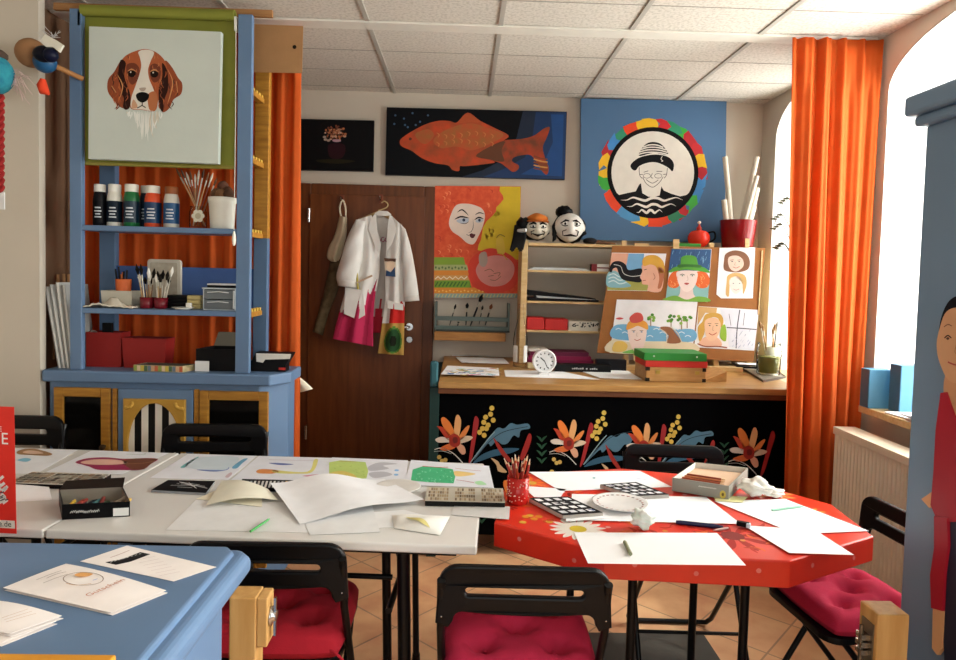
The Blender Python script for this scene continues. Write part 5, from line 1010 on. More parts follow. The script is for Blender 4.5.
def d2(c, p):
    S2(c, p, [(388, 71), (590, 73), (582, 180), (372, 185)], '27507e', 1, False); rr = random.Random(1)
    for k in range(40):
        x, y = rr.uniform(392, 580), rr.uniform(76, 160); c.line(p, T((x, y), (x-5, y+18)), .5, rr.choice(['5a8ab4', '183a60', '7aa4c8']), 2)
    S2(c, p, [(368, 250), (580, 250), (570, 338), (358, 330)], '7fb0b0', 1, False)
    S2(c, p, [(375, 215), (400, 185), (432, 190), (430, 250), (405, 270), (372, 258)], 'd8642a', 3); S2(c, p, [(512, 190), (560, 190), (582, 225), (572, 262), (535, 270), (508, 245)], 'd8642a', 3)
    for k in range(14):
        x, y = (rr.uniform(378, 422) if k % 2 else rr.uniform(520, 572)), rr.uniform(200, 255); c.line(p, T((x, y), (x+8, y+8), (x+2, y+16)), .6, 'e89a5a', 4)
    S2(c, p, [(440, 250), (490, 250), (500, 300), (520, 335), (410, 333), (430, 300)], 'd8c4c0', 3); S2(c, p, [(420, 185), (512, 185), (518, 225), (500, 268), (465, 290), (435, 268), (418, 225)], 'e2d2cc', 4)
    S2(c, p, [(364, 318), (410, 308), (465, 328), (520, 312), (572, 320), (570, 340), (358, 332)], '6fa23c', 5)
    S2(c, p, [(372, 190), (400, 165), (432, 155), (438, 115), (470, 103), (512, 112), (526, 155), (560, 168), (584, 192), (520, 182), (460, 176), (410, 184)], '4f9a34', 6); S2(c, p, [(430, 150), (530, 152), (534, 166), (470, 162), (424, 166)], '2f6a26', 7)
    for x in (443, 494): c.line(p, T((x-12, 204), (x, 199), (x+12, 204)), .7, '3a4a44', 6); c.disc(p, T((x, 207))[0], .9, .7, '46705a', 6, 8)
    S2(c, p, [(452, 246), (465, 242), (478, 246), (465, 254)], 'b04a48', 6); c.line(p, T((468, 205), (472, 228), (464, 232)), .4, 'b09a94', 6)
def d3(c, p):
    S2(c, p, [(655, 130), (665, 95), (710, 78), (760, 90), (785, 125), (780, 170), (740, 188), (690, 188), (655, 175)], '7a4f34', 2); S2(c, p, [(678, 115), (720, 105), (750, 125), (752, 160), (715, 186), (682, 165)], 'dcc2b2', 3)
    for x in (696, 732): c.disc(p, T((x, 135))[0], .9, .6, '3a4650', 4, 8); c.line(p, T((x-10, 128), (x+8, 126)), .5, '4a3426', 4)
    c.line(p, T((700, 162), (716, 168), (734, 160)), .6, 'a04a44', 4); c.line(p, T((714, 138), (708, 152), (716, 153)), .4, 'a08474', 4)
    S2(c, p, [(668, 240), (675, 205), (715, 192), (760, 205), (770, 250), (752, 300), (745, 240), (700, 215), (685, 245), (680, 310), (664, 300)], 'c8a468', 2); S2(c, p, [(684, 225), (720, 210), (748, 230), (748, 270), (716, 300), (688, 272)], 'e2d2cc', 2)
    for x in (702, 734): c.disc(p, T((x, 246))[0], .8, .5, '5a6a74', 4, 8)
    c.line(p, T((702, 274), (716, 280), (732, 274)), .5, 'c08078', 4)
def d4(c, p):
    S2(c, p, [(100, 460), (200, 455), (300, 462), (380, 480), (500, 480), (497, 540), (300, 540), (92, 525)], '6aa6cc', 1)
    for k in range(12): c.line(p, T((105+k*32, 480+(k % 3)*18), (120+k*32, 474+(k % 3)*18), (135+k*32, 482+(k % 3)*18)), .8, 'cfe0ea', 2)
    S2(c, p, [(90, 530), (180, 545), (300, 540), (495, 548), (492, 600), (78, 598)], 'd8cdb0', 2); S2(c, p, [(160, 588), (240, 575), (300, 590), (300, 602), (150, 600)], '6fb050', 4)
    S2(c, p, [(330, 470), (380, 468), (410, 500), (435, 545), (365, 548), (372, 510)], '8a5a3a', 3); c.line(p, T((326, 475), (362, 500), (364, 545)), .8, 'd8c8b0', 4); c.line(p, T((385, 466), (420, 500), (440, 545)), .8, 'd8c8b0', 4)
    for x, y, s_ in ((283, 418, 22), (386, 424, 20), (440, 430, 26), (468, 425, 24)):
        c.line(p, T((x, y+s_+24), (x, y)), .9, '8a6a44', 2); rr = random.Random(x)
        for k in range(7): c.disc(p, T((x+rr.uniform(-s_, s_)*.8, y+rr.uniform(-s_, s_)*.8))[0], 1.7, 1.5, rr.choice(['6aa23c', '8ab84e', '4f8a34']), 3, 9)
    S2(c, p, [(165, 470), (180, 445), (215, 440), (250, 450), (262, 480), (255, 540), (235, 590), (200, 590), (175, 545)], 'e2ccc4', 5); S2(c, p, [(158, 480), (172, 440), (215, 425), (262, 445), (268, 480), (240, 470), (215, 462), (185, 475)], 'd8963a', 6)
    S2(c, p, [(175, 420), (205, 395), (235, 400), (245, 430), (220, 445), (185, 445)], 'c44a44', 7)
    for x in (196, 236): c.disc(p, T((x, 492))[0], 1, .6, '3a6a8a', 7, 8); c.line(p, T((x-10, 486), (x+9, 485)), .5, '6a4a34', 7)
    c.line(p, T((200, 530), (214, 536), (232, 528)), .7, 'b04a44', 7); c.line(p, T((214, 495), (210, 512), (218, 514)), .4, 'b09484', 7)
    S2(c, p, [(105, 425), (125, 418), (145, 424), (125, 430)], 'c44a4a', 2); S2(c, p, [(100, 545), (140, 540), (165, 560), (150, 590), (90, 590)], 'd8b45a', 3)
def d5(c, p):
    S2(c, p, [(525, 363), (620, 370), (615, 400), (560, 395), (520, 460)], 'c9a268', 1, False)
    S2(c, p, [(545, 440), (560, 405), (600, 395), (640, 405), (652, 440), (640, 470), (625, 425), (590, 420), (560, 450), (555, 500), (530, 540), (522, 470)], 'c49a44', 3); S2(c, p, [(556, 445), (580, 422), (620, 425), (638, 455), (625, 510), (595, 540), (565, 520)], 'e0b898', 4); S2(c, p, [(555, 520), (620, 520), (640, 565), (530, 560)], 'dcae94', 3); c.line(p, T((520, 552), (560, 566), (620, 566), (670, 572)), 1.2, '8e4a34', 5)
    for x in (582, 618): c.disc(p, T((x, 460))[0], .9, .6, '3a4a3a', 5, 8); c.line(p, T((x-10, 450), (x+8, 450)), .5, '6a4a2a', 5)
    c.line(p, T((578, 498), (596, 508), (618, 496)), .8, 'b0443c', 5); c.line(p, T((600, 462), (596, 482), (604, 484)), .4, 'a8806a', 5)
    S2(c, p, [(640, 470), (660, 455), (668, 500), (662, 540), (635, 520)], '8ab034', 4)
    S2(c, p, [(632, 374), (828, 382), (808, 586), (680, 570), (668, 470)], 'd4d8e4', 2, False)
    for q in ([(735, 380), (722, 470), (716, 575)], [(668, 470), (740, 474), (820, 480)], [(680, 400), (690, 460)], [(760, 395), (752, 460)]): c.line(p, T(*q), 1.0 if len(q) == 3 else .5, '3c4250', 3)
    rr = random.Random(4)
    for k in range(26):
        x, y = rr.uniform(690, 800), rr.uniform(490, 575); c.line(p, T((x, y), (x+6, y-10)), .5, rr.choice(['9aa6c4', '8a98b0', 'b4b8d0']), 3)
drawing('coloured drawing of a face in profile beside a winding black road on the board', 'drawing', ((85, 90), (362, 95), (334, 286), (62, 281)), 0, d1)
drawing('coloured drawing of a red-haired woman in a green hat at the top of the board', 'drawing', ((388, 70), (591, 72), (571, 341), (358, 332)), 2, d2)
drawing('pencil drawing of two heads, brown hair above blond hair, top right of the board', 'drawing', ((632, 66), (813, 62), (801, 322), (640, 322), (616, 302)), 0, d3)
drawing('wide drawing of a girl with a red flower by a bridge and sea', 'drawing', ((110, 328), (520, 336), (493, 602), (75, 599)), 3, d4)
drawing('drawing of a smiling blonde woman beside a window, bottom right of the board', 'drawing', ((525, 362), (832, 381), (808, 588), (503, 570)), 0, d5)
# ------------------------------------------------------------------ radiator, sill
rd = thing('radiator', 'cream panel radiator under the window sill beside the orange curtain', 'radiator', (1.82, 2.4, .0)); RC = M('e2d8c2', .4)
ry0, ry1 = 1.90, 3.14; m = MB(); nn = 46; vs = []; 
for i in range(nn*4+1):
    y = ry0+(ry1-ry0)*i/(nn*4); x = 1.775+(.006 if i % 4 in (1, 2) else 0); vs += [(x, y, .14), (x, y, .765)]
m.add(vs, [(2*i+2, 2*i, 2*i+1, 2*i+3) for i in range(nn*4)], RC); m.box(1.785, 1.86, ry0+.003, ry1-.003, .141, .764, RC); m.build('panel', rd)
gtop = MB().box(1.767, 1.872, ry0-.004, ry1+.004, .766, .80, RC)
gtop.build('top_grille', rd, bevel=.002)
br_ = MB()
for y in (ry0+.2, ry1-.2): br_.box(1.861, XR-.002, y, y+.03, .5, .53, RC).box(1.80, 1.84, y, y+.03, 0, .14, RC)
br_.build('bracket', rd)
SB = wood('d2b88c', 'bd9c6a', .35)
sl = MB().box(1.895, XR, 1.98, 3.165, .868, .90, SB).box(XR, DEP-.005, 2.006, 3.165, .868, .90, SB); sl.v = sl.v; so_ = sl.build('window_sill', bevel=.003); tag(so_, 'light wooden window sill board above the cream radiator', 'window sill')
s2 = MB().box(1.85, DEP-.005, 3.59, 4.34, .868, .90, SB).build('window_sill', bevel=.003); tag(s2, 'light wooden window sill behind the orange curtain at the end of the bench', 'window sill')
BB = M('5088ab', .5)
def filebox(label, x0, x1, y0, y1, h):
    t = thing('magazine_file', label, 'magazine file', ((x0+x1)/2, (y0+y1)/2, .9005)); MB().slab([(x0, y0, .9005), (x1, y0, .9005), (x1, y0, .9005+h), (x0, y0, .9005+h)], (0, y1-y0, 0), BB).build('case', t, bevel=.002)
    MB().box(x0-.0012, x0-.0002, y0+.004, y1-.004, .905, .9005+h-.004, M('41647c', .55)).build('spine', t)
p0, p1 = aY(869, 390, 3.08), aY(893, 390, 3.08); filebox('blue magazine file on the window sill, the one nearer the orange curtain', p0.x, p1.x, 3.08, 3.15, aY(880, 370, 3.08).z-.9)
p0, p1 = aY(890, 390, 3.05), aY(914, 390, 3.05); filebox('blue magazine file on the window sill, the taller one nearer the wardrobe', p1.x-.11, p1.x+.05, 2.98, 3.06, aY(895, 365, 3.0).z-.9)
for k, (x, y, a, c) in enumerate(((2.02, 2.86, .1, 'e4e6ea'), (2.03, 2.78, -.1, 'cfd6dc'), (2.04, 2.68, .15, '3a4048'), (2.03, 2.74, .3, 'e9ebee'))):
    tag(MB().obox((x, y, .9045+.006*k), (.21, .26, .005), (0, 0, a), M(c, .6)).build('papers'), ('bottom sheet pile on the window sill beside the blue files', 'bluish brochure on the window sill paper pile', 'dark notebook in the window sill paper pile', 'white sheet lying on top of the window sill papers')[k], 'papers')
# twigs behind the curtain
pt_ = thing('potted_twigs', 'thin bare twigs in a pot on the far window sill left of the orange curtain', 'plant', (2.15, 3.75, .9005))
MB().lathe([(.06, 0), (.08, .13), (.085, .13), (.075, .12), (.0001, .115)], (2.15, 3.75, .9005), M('8a5a40', .7), 20).build('pot', pt_); tw = MB(); lf_ = MB(); rr = random.Random(12)
for k in range(5):
    e = Vector(aY(779+rr.random()*12, 195+rr.random()*75, 3.72+rr.uniform(-.06, .1))); b0 = Vector((2.15+rr.uniform(-.03, .03), 3.75, 1.02)); mid = b0.lerp(e, .55)+Vector((-.03, 0, .07)); tw.tube(spline([tuple(b0), tuple(mid), tuple(e), tuple(e+Vector((-.05, 0, -.03-.03*rr.random())))], 5, False), .0022, M('4a4a3a', .8), 5)
    for j in range(3): q = e+Vector((-.016*j, 0, -.012*j)); lf_.slab([q, q+Vector((-.018, 0, .012)), q+Vector((-.045, 0, .004)), q+Vector((-.02, 0, -.003))], (0, .001, 0), M('4c523c', .8))
tw.build('twigs', pt_); lf_.build('leaves', pt_)
# ------------------------------------------------------------------ wardrobe with painted figure
WX = 1.25; WB = M('708ba4', .45, var=.04, scale=4); wh = aX(920, 128, WX).z; wy1 = aX(914.5, 340, WX).y; wy0 = .95
wr_ = thing('wardrobe', 'tall grey-blue painted wardrobe with stepped cornice at the right edge', 'wardrobe', (1.6, 1.4, 0))
MB().box(WX, XR-.01, wy0, wy1, .08, wh-.0, WB).build('carcass', wr_, bevel=.006); MB().box(WX-.012, XR-.01, wy0-.01, wy1+.012, 0, .08, WB).build('plinth', wr_, bevel=.004)
c = MB().box(WX-.022, XR-.01, wy0-.02, wy1+.022, wh, wh+.03, WB).box(WX-.04, XR-.01, wy0-.04, wy1+.04, wh+.03, wh+.085, WB); c.build('cornice', wr_, bevel=.01, seg=3)
fg = thing('figure_cutout', 'painted wooden cutout of a dark-haired woman in a red dress fixed on the wardrobe', 'wall figure', (WX-.01, 1.55, .45))
px_ = PLX(WX-.014)
def cut(nm, pts, col, d=.012, smooth=True, off=0):
    P = [aP(x, y, px_) for x, y in pts]; P = spline([tuple(p) for p in P], 4) if smooth else P
    P = [Vector(p)+Vector((-off, 0, 0)) for p in P]; a = Vector((0, 0, 0))
    for i in range(len(P)): a += P[i].cross(P[(i+1) % len(P)])
    if a.x > 0: P = list(reversed(P))
    return MB().slab(P, (d, 0, 0), M(col, .5)).build(nm, fg)
cut('hair', [(938.5, 345), (939.5, 326), (943, 312), (949, 301), (957, 296), (968, 296), (978, 306), (984, 322), (986, 345), (978, 356), (946, 356)], '11131c')
fo = cut('face', [(939, 343), (941.5, 330), (947, 314), (956, 308), (968, 310), (978, 324), (981, 345), (977, 366), (966, 382), (956, 383), (949, 378), (944, 368), (940, 356)], 'cf9f78', .006, True, .006)
fe = MB(); p3 = PLX(WX-.0205)
for x in (948, 968): fe.line(p3, [(x-3.5, 338), (x, 335.5), (x+3.5, 338)], 1.2, '2a1c14', 1); fe.disc(p3, (x, 338.5), 1.6, 1.4, '5a4030', 2, 10); fe.line(p3, [(x-4, 327), (x, 324.5), (x+4, 326)], 1.0, '7a5238', 1)
fe.line(p3, [(958, 340), (955, 352), (960, 354)], .8, 'a0704c', 1); fe.line(p3, [(948, 362), (957, 365), (967, 361)], 1.6, 'a84a40', 1); fe.build('painted_face', fg)
cut('neck', [(948, 372), (970, 374), (974, 396), (962, 418), (952, 412), (944, 394)], 'c8966e', .01, True, .001)
cut('dress', [(942, 393), (948, 392), (957, 418), (968, 398), (988, 392), (996, 430), (995, 480), (985, 520), (952, 522), (938, 519), (932, 505), (935, 470), (937, 430)], 'a3142a', .008, False, .004)
cut('hand', [(922, 499), (928, 495), (935, 490), (937, 506), (930, 508)], 'd8a070', .008, False, .002)
cut('sleeve', [(937, 516), (950, 518), (951, 545), (947, 575), (945, 611), (934, 608), (933, 575), (937, 548)], 'a3142a', .012, False, .008)
cut('forearm', [(934, 606), (945, 610), (943, 648), (938, 655), (933, 648)], 'd8a878', .01, False, .003)
cut('legs', [(951, 518), (990, 520), (992, 600), (986, 700), (946, 700), (944, 640), (948, 560)], '1a2036', .009, False, .001)
for o in fg.children: o.data.update()
# ------------------------------------------------------------------ folding chairs
def arc_pts(p, n=5): return spline(p, n, False)
def make_chair(label):
    t = thing('folding_chair', label, 'chair', (0, 0, 0))
    W2 = .205; zt_, zb_ = .77, .635
    out = []
    def co(cx_, cy_, r, a0, a1, n=6):
        for k in range(n+1): a = math.radians(a0+(a1-a0)*k/n); out.append((cx_+r*math.cos(a), cy_+r*math.sin(a)))
    co(W2-.045, zt_-.045, .045, 0, 90); co(-W2+.045, zt_-.045, .045, 90, 180)
    out.append((-W2-.006, zb_-.005)); out.append((-W2+.018, zb_-.012)); co(-W2+.055, zb_+.002, .028, 180, 90, 4)
    for k in range(1, 8): x = -W2+.055+(2*W2-.11)*k/8; out.append((x, zb_+.03-.004*math.sin(PI*k/8)))
    co(W2-.055, zb_-.0, .03, 90, 0, 4); out.append((W2-.018, zb_-.012)); out.append((W2+.006, zb_-.005))
    hole = rrect(-.150, .150, zt_-.074, zt_-.043, .0154)
    vs, fs = curve_fill([out, hole], .006, .005)
    def bend(v): return (v.x, -.215-v.z-.10*(zt_-v.y)*-.35+.012*(1-(v.x/W2)**2)*-1+.02, v.y)
    m = MB(); m.add([bend(v) for v in vs], fs, BLACKP); m.build('backrest', t, local=True)
    def frame(pts, r=.0105): return MB().tube(spline(pts, 5, False), r, STEELB, 10)
    for s in (-1, 1):
        x = s*(W2-.002); m = MB().tube([(x, -.20, .72), (x, -.175, .60), (x, .165, .03), (x, .172, .0125)], .0105, STEELB, 10)
        m.tube([(x, -.20, .72), (x, -.21, .74)], .0105, STEELB, 10); m.build('front_leg', t, local=True)
    xi = W2-.03
    m = MB().tube([(-xi, .14, .425), (-xi, -.16, .05)]+[(-xi+.012, -.188, .018), (-xi+.05, -.20, .0125), (xi-.05, -.20, .0125), (xi-.012, -.188, .018)]+[(xi, -.16, .05), (xi, .14, .425)], .010, STEELB, 10); m.build('rear_frame', t, local=True)
    MB().tube([(-W2, .12, .135), (W2, .12, .135)], .007, STEELB, 8).build('cross_bar', t, local=True)
    rv = MB()
    for s in (-1, 1): rv.ball((s*(W2-.004), -.19, .645), (.006, .014, .006), CHROME, 8)
    rv.build('rivet', t, local=True)
    vs, fs = curve_fill([rrect(-W2+.018, W2-.018, -.17, .20, .05)], .007, .004); MB().add([(v.x, v.y, .437+v.z) for v in vs], fs, BLACKP).build('seat', t, local=True)
    return t
def cushion(t, m, lab=None, seed=0, sc=1.0):
    tuft = [(-.09, -.085), (.09, -.085), (-.09, .09), (.09, .09), (0, 0)]; n = 40
    def h(u, v):
        x, y = (u-.5)*2, (v-.5)*2; e = max(0, 1-abs(x)**6)*max(0, 1-abs(y)**6); px_, py_ = x*.19, y*.18
        d = 1.0
        for a, b_ in tuft: d -= .72*math.exp(-((px_-a)**2+(py_-b_)**2)/.0011)
        for a, b_ in tuft:
            r = math.hypot(px_-a, py_-b_); th = math.atan2(py_-b_, px_-a); d -= .13*math.exp(-r/.05)*abs(math.sin(3*th+seed))*(r > .004)
        return e**.45*max(.1, d)
    def fn(s): 
        def g(u, v):
            x, y = (u-.5)*2, (v-.5)*2; k = 1-.06*abs(x*y)**2
            return (x*.19*k*sc, (y*.178*k)*sc+.005, .470+(.058*h(u, v)*(1+.05*math.sin(9*u+seed)*math.sin(8*v)) if s > 0 else -.027*h(u, v)**.5))
        return g
    mb = MB().grid(fn(1), n, n, m).grid(fn(-1), n, n, m, flip=True); o = mb.build('seat_cushion', t, local=True)
    for a, b_ in tuft: MB().ball((a, b_+.005, .470+.022), (.007, .007, .004), m, 8).build('button', o, local=True)
    for s in (-1, 1): MB().tube(spline([(s*.16, -.165, .475), (s*.19, -.185, .47), (s*.205, -.175, .44), (s*.20, -.18, .40)], 4, False), .004, m, 6).build('tie', o, local=True)
    return o
CR = M('a81428', .85, bump=.45, scale=22, var=.08); CPK = M('b01c40', .85, bump=.45, scale=22, var=.08)
def place(t, x, y, rz, s=1.0): t.location = (x, y, 0); t.rotation_euler = (0, 0, rz); t.scale = (s, s, s); return t
ch = make_chair('black folding chair without cushion between white table and dresser, before the right dresser door')
place(ch, -1.035, 2.71, PI+.05, 1.04)
c2 = dup(ch, label='black folding chair at the left edge in front of the pale wall'); place(c2, -1.90, 2.69, PI, 1.07)
c3 = dup(ch, label='black folding chair behind the red table in front of the flowered bench fabric'); place(c3, .905, 2.63, PI-.03, 1.0)
c4 = dup(ch, label='black folding chair with bright red cushion between blue counter and white table'); place(c4, -.495, 1.94, .0); cushion(c4, CR, seed=1, sc=1.06)
c5 = dup(ch, label='black folding chair with crimson cushion in front centre, its back to the viewer'); place(c5, .175, 1.82, -.03); cushion(c5, CPK, seed=2, sc=1.08)
c6 = dup(ch, label='black folding chair with pink-red cushion beside the radiator and red table'); place(c6, 1.285, 2.14, PI/2+.10, .95); cushion(c6, M('c02448', .85, bump=.45, scale=22, var=.08), seed=3, sc=1.03)
# ------------------------------------------------------------------ white tables
TZ = .745; ang = math.radians(-3.2); U = Vector((math.cos(ang), math.sin(ang), 0)); V_ = Vector((-math.sin(ang), math.cos(ang), 0)); C0 = Vector((.058, 1.808, 0))
OIL = M('dedcd8', .22, var=.02, scale=3, spec=.5)
def tpt(u, v, z): p = C0-U*u+V_*v; return Vector((p.x, p.y, z))
def white_table(u0, label):
    c = tpt(u0+.6, .40, 0); t = thing('white_table', label, 'table', c)
    MB().prism([tuple(tpt(a, b_, 0)[:2]) for a, b_ in ((u0+.002, 0), (u0+1.198, 0), (u0+1.198, .80), (u0+.002, .80))], TZ-.026, TZ, OIL).build('table_top', t, bevel=.006, seg=3)
    MB().prism([tuple(tpt(a, b_, 0)[:2]) for a, b_ in ((u0+.06, .05), (u0+1.14, .05), (u0+1.14, .75), (u0+.06, .75))], TZ-.05, TZ-.027, M('1a1816', .6)).build('under_frame', t)
    for uu, s in ((u0+.26, 1), (u0+.94, -1)):
        for vv, r, du in ((.10, .019, -.045), (.42, .015, .06), (.71, .012, .0)):
            a = tpt(uu+du*s, vv, TZ-.051); b_ = tpt(uu+s*(du-.02), vv, .012); lg = MB().tube([a, b_], r, STEELB, 12); lo = lg.build('leg', t); MB().lathe([(r*1.25, 0), (r*1.3, .004), (r*1.2, .03)], (b_.x, b_.y, 0), BLACKP, 12).build('rubber_foot', lo)
        MB().tube([tpt(uu-s*.005, .11, .5), tpt(uu-s*.005, .70, .5)], .010, STEELB, 8).build('cross_bar', t)
        MB().tube([tpt(uu+s*.06, .42, .66), tpt(uu+s*.0, .42, .5)], .009, STEELB, 8).build('brace', t)
    MB().tube([tpt(u0+.275, .3, .512), tpt(u0+.925, .3, .512)], .009, STEELB, 8).build('long_bar', t)
    return t
white_table(0, 'white-covered work table in the middle, its right end meeting the red table')
white_table(1.2, 'white-covered work table at the left edge, beyond the seam, holding the black crayon box')
# ------------------------------------------------------------------ red table
RT_ = thing('red_table', 'eight-sided table in a red oilcloth with daisies, right of the white tables', 'table', (.66, 2.1, 0))
OCT = [(.112, 2.0), (.40, 1.79), (.888, 1.752), (1.225, 1.935), (1.25, 2.21), (1.05, 2.47), (.63, 2.585), (.215, 2.485)]
RO = M('d8301c', .28, var=.10, scale=5, spec=.5); RZ = .742
de = MB().prism(OCT, RZ-.075, RZ, RO); pz = PLZ(RZ); rr = random.Random(21)
def daisy(x, y, r, pet, mid, layer=1, n=16):
    for k in range(n):
        a = 2*PI*k/n+.1; d = Vector((math.cos(a), math.sin(a), 0)); e = Vector((-d.y, d.x, 0)); c = Vector((x, y, RZ))
        P = [c+d*r*.28-e*r*.05, c+d*r*.7-e*r*.12, c+d*r, c+d*r*.7+e*r*.12, c+d*r*.28+e*r*.05]; de.flat(spline([tuple(p) for p in P], 3), (0, 0, 1), pet, layer)
    de.flat([(x+r*.3*math.cos(k*PI/8), y+r*.3*math.sin(k*PI/8), RZ) for k in range(16)], (0, 0, 1), mid, layer+1)
q = aZ(578, 529, RZ); daisy(q.x, q.y, .085, 'ded6cc', 'c9b02e')
q = aZ(541, 521, RZ)
for k in range(9): x, y = q.x+rr.uniform(-.06, .05), q.y+rr.uniform(-.05, .06); de.flat([(x+.012*math.cos(j*PI/4), y+.012*math.sin(j*PI/4), RZ) for j in range(8)], (0, 0, 1), rr.choice(['e0902a', 'd8a83a', 'c84a1c']), 1+k % 3)
for x, y, r, c1, c2 in ((.80, 1.92, .11, 'a8201a', '7e1a16'), (1.10, 2.30, .07, 'e0802a', 'a83a1c'), (.93, 2.42, .06, 'd8a03a', 'a83018'), (1.02, 1.98, .05, 'e0a03a', 'b03a1a'), (.26, 2.38, .07, 'e8742a', 'd8a03a'), (1.14, 2.13, .05, 'd89a3a', 'c04a20')): daisy(x, y, r, c1, c2, 1, 9)
for k in range(90):
    c1 = [(.80, 1.93), (1.02, 2.36), (1.08, 2.05), (.28, 2.2), (.6, 1.95), (.95, 1.88)][k % 6]; x, y = c1[0]+rr.uniform(-.12, .12), c1[1]+rr.uniform(-.09, .09)
    if (x-.66)**2/.27+(y-2.15)**2/.15 > .9: continue
    a = rr.random()*6.28; de.ribbon(spline([(x, y, RZ), (x+.02*math.cos(a), y+.02*math.sin(a), RZ), (x+.045*math.cos(a+.5), y+.045*math.sin(a+.5), RZ)], 4, False), rr.uniform(.003, .008), (0, 0, 1), rr.choice(['a8241a', 'b83a1c', 'e0682a', '8e1c16', 'c02c1a']), 1.3+.01*k, True)
for k in range(40):
    x, y = rr.uniform(.15, 1.2), rr.uniform(1.78, 2.5); 
    if (x-.66)**2/.26+(y-2.13)**2/.15 > .8: continue
    r = rr.uniform(.004, .009); de.flat([(x+r*math.cos(j*PI/4), y+r*math.sin(j*PI/4), RZ) for j in range(8)], (0, 0, 1), rr.choice(['e8a8a0', 'e09a50', 'c02016']), 4)
for i in range(8):
    a, b_ = Vector((*OCT[i], 0)), Vector((*OCT[(i+1) % 8], 0)); d = b_-a; nr = Vector((d.y, -d.x, 0)).normalized(); nn = max(2, int(d.length/.13))
    for k in range(nn):
        c = a+d*((k+.5)/nn)+Vector((0, 0, RZ-.03-.016*(k % 2))); e = d.normalized(); de.flat([c+e*.007*math.cos(j*PI/4)+Vector((0, 0, .007*math.sin(j*PI/4))) for j in range(8)], nr, 'df7a74', 1)
de.build('oilcloth_top', RT_, bevel=.005, seg=3)
for x, y in ((.535, 2.0), (.905, 2.06), (.88, 2.44), (.42, 2.42)): MB().tube([(x, y, RZ-.076), (x, y, .0115 if (y < 2.7 and .2 < x < 1.03) else .0)], .014, STEELB, 12).build('leg', RT_)
tag(MB().box(.30, 1.035, 1.75, 2.735, .0005, .010, M('4f4a44', .8, bump=.3)).build('floor_mat', bevel=.002), 'dark grey flat mat on the tiled floor under the red table', 'mat')
# ------------------------------------------------------------------ things on the white tables
z0 = TZ+.0006
Tn = cr(0, 440, 5.309)
def artA(mb, pl):
    mb.shape(pl, Tn((90, 62), (130, 48), (190, 48), (275, 72), (250, 84), (160, 80), (100, 76)), '9a7248', 1); mb.shape(pl, Tn((120, 66), (150, 56), (200, 60), (230, 72), (160, 74)), 'd8b49c', 2); mb.shape(pl, Tn((92, 108), (130, 96), (165, 102), (140, 116)), '7ab8d0', 1)
paper('drawing_sheet', 'drawing with a brown arc and a blue patch on the left table', 'drawing', [(-22, 448), (78, 450), (36, 474), (-72, 472)], z0, M('dfe0e4', .6), art=artA)
def artB(mb, pl):
    mb.shape(pl, Tn((400, 118), (460, 98), (560, 92), (660, 100), (780, 96), (838, 102), (800, 128), (755, 157), (640, 160), (520, 158), (475, 142), (440, 132)), '93234c', 1); mb.shape(pl, Tn((428, 118), (500, 104), (620, 106), (680, 122), (600, 132), (470, 130)), 'd8ab98', 2); mb.shape(pl, Tn((640, 108), (720, 98), (838, 100), (800, 128), (765, 156), (700, 158), (660, 135)), '6a3a26', 2, False); mb.line(pl, Tn((670, 128), (760, 124), (820, 112)), 1, 'a8845a', 3)
    mb.line(pl, Tn((670, 75), (760, 78), (770, 72)), .8, '8a9a7a', 1)
paper('drawing_sheet', 'drawing of a figure with magenta and brown hair on the left table', 'drawing', [(92, 450.5), (169, 453), (122, 474.5), (44, 473)], z0+.001, M('dcdde2', .6), art=artB)
def artS(mb, pl):
    mb.line(pl, Tn((415, 70), (300, 125)), 2, 'b8c4d2', 1)
def tin(name, label, q, h, body, top, dec=None, cat='paint box'):
    P = qz(q, TZ+h); m = MB().prism(P, z0, TZ+h, body); 
    pl = PLZ(TZ+h+.0003); m.shape(pl, q, top, 1, False)
    if dec: dec(m, pl)
    return tag(m.build(name), label, cat)
def cells(q, nx, ny, cols, mg=.08, seed=1, x0=0., x1=1.):
    def f(m, pl):
        rr = random.Random(seed)
        def pt(u, v): a = [(q[0][i]*(1-u)+q[1][i]*u)*(1-v)+(q[3][i]*(1-u)+q[2][i]*u)*v for i in (0, 1)]; return tuple(a)
        for i in range(nx):
            for j in range(ny):
                u0, u1 = x0+(x1-x0)*(i+mg)/nx, x0+(x1-x0)*(i+1-mg)/nx; v0, v1 = .06+.88*(j+mg)/ny, .06+.88*(j+1-mg)/ny; m.shape(pl, [pt(u0, v0), pt(u1, v0), pt(u1, v1), pt(u0, v1)], rr.choice(cols), 2, False)
    return f
q = [(33, 471.5), (111, 474), (92, 486), (6, 483)]
qB = [(31, 472), (110, 474.5), (96, 482.5), (14, 480)]
tin('pastel_set', 'flat black pastel case with three grids of brown chalks behind the black crayon box', q, .014, BLACK, 'c9c4b8', lambda m, pl: (cells(q, 3, 1, ['a8a090'], .06, 1)(m, pl), cells(q, 12, 5, ['6a5440', '8a6a48', '4a3c34', '9a8468', '544a44'], .1, 3)(m, pl), [m.line(pl, Tn((515+k*14, 222-k*9), (540+k*14, 214-k*8)), 1.1, 'efefef', 5) for k in range(5)]))
paper('paper_sheet', 'white sheet on the left table next to the red leaflet, left of the crayon box', 'paper', [(-40, 486), (48, 484), (52, 500), (-44, 505)], z0, lift=lambda u, v: .012*(1-v)*math.sin(PI*u*.8), nu=8, nv=4)
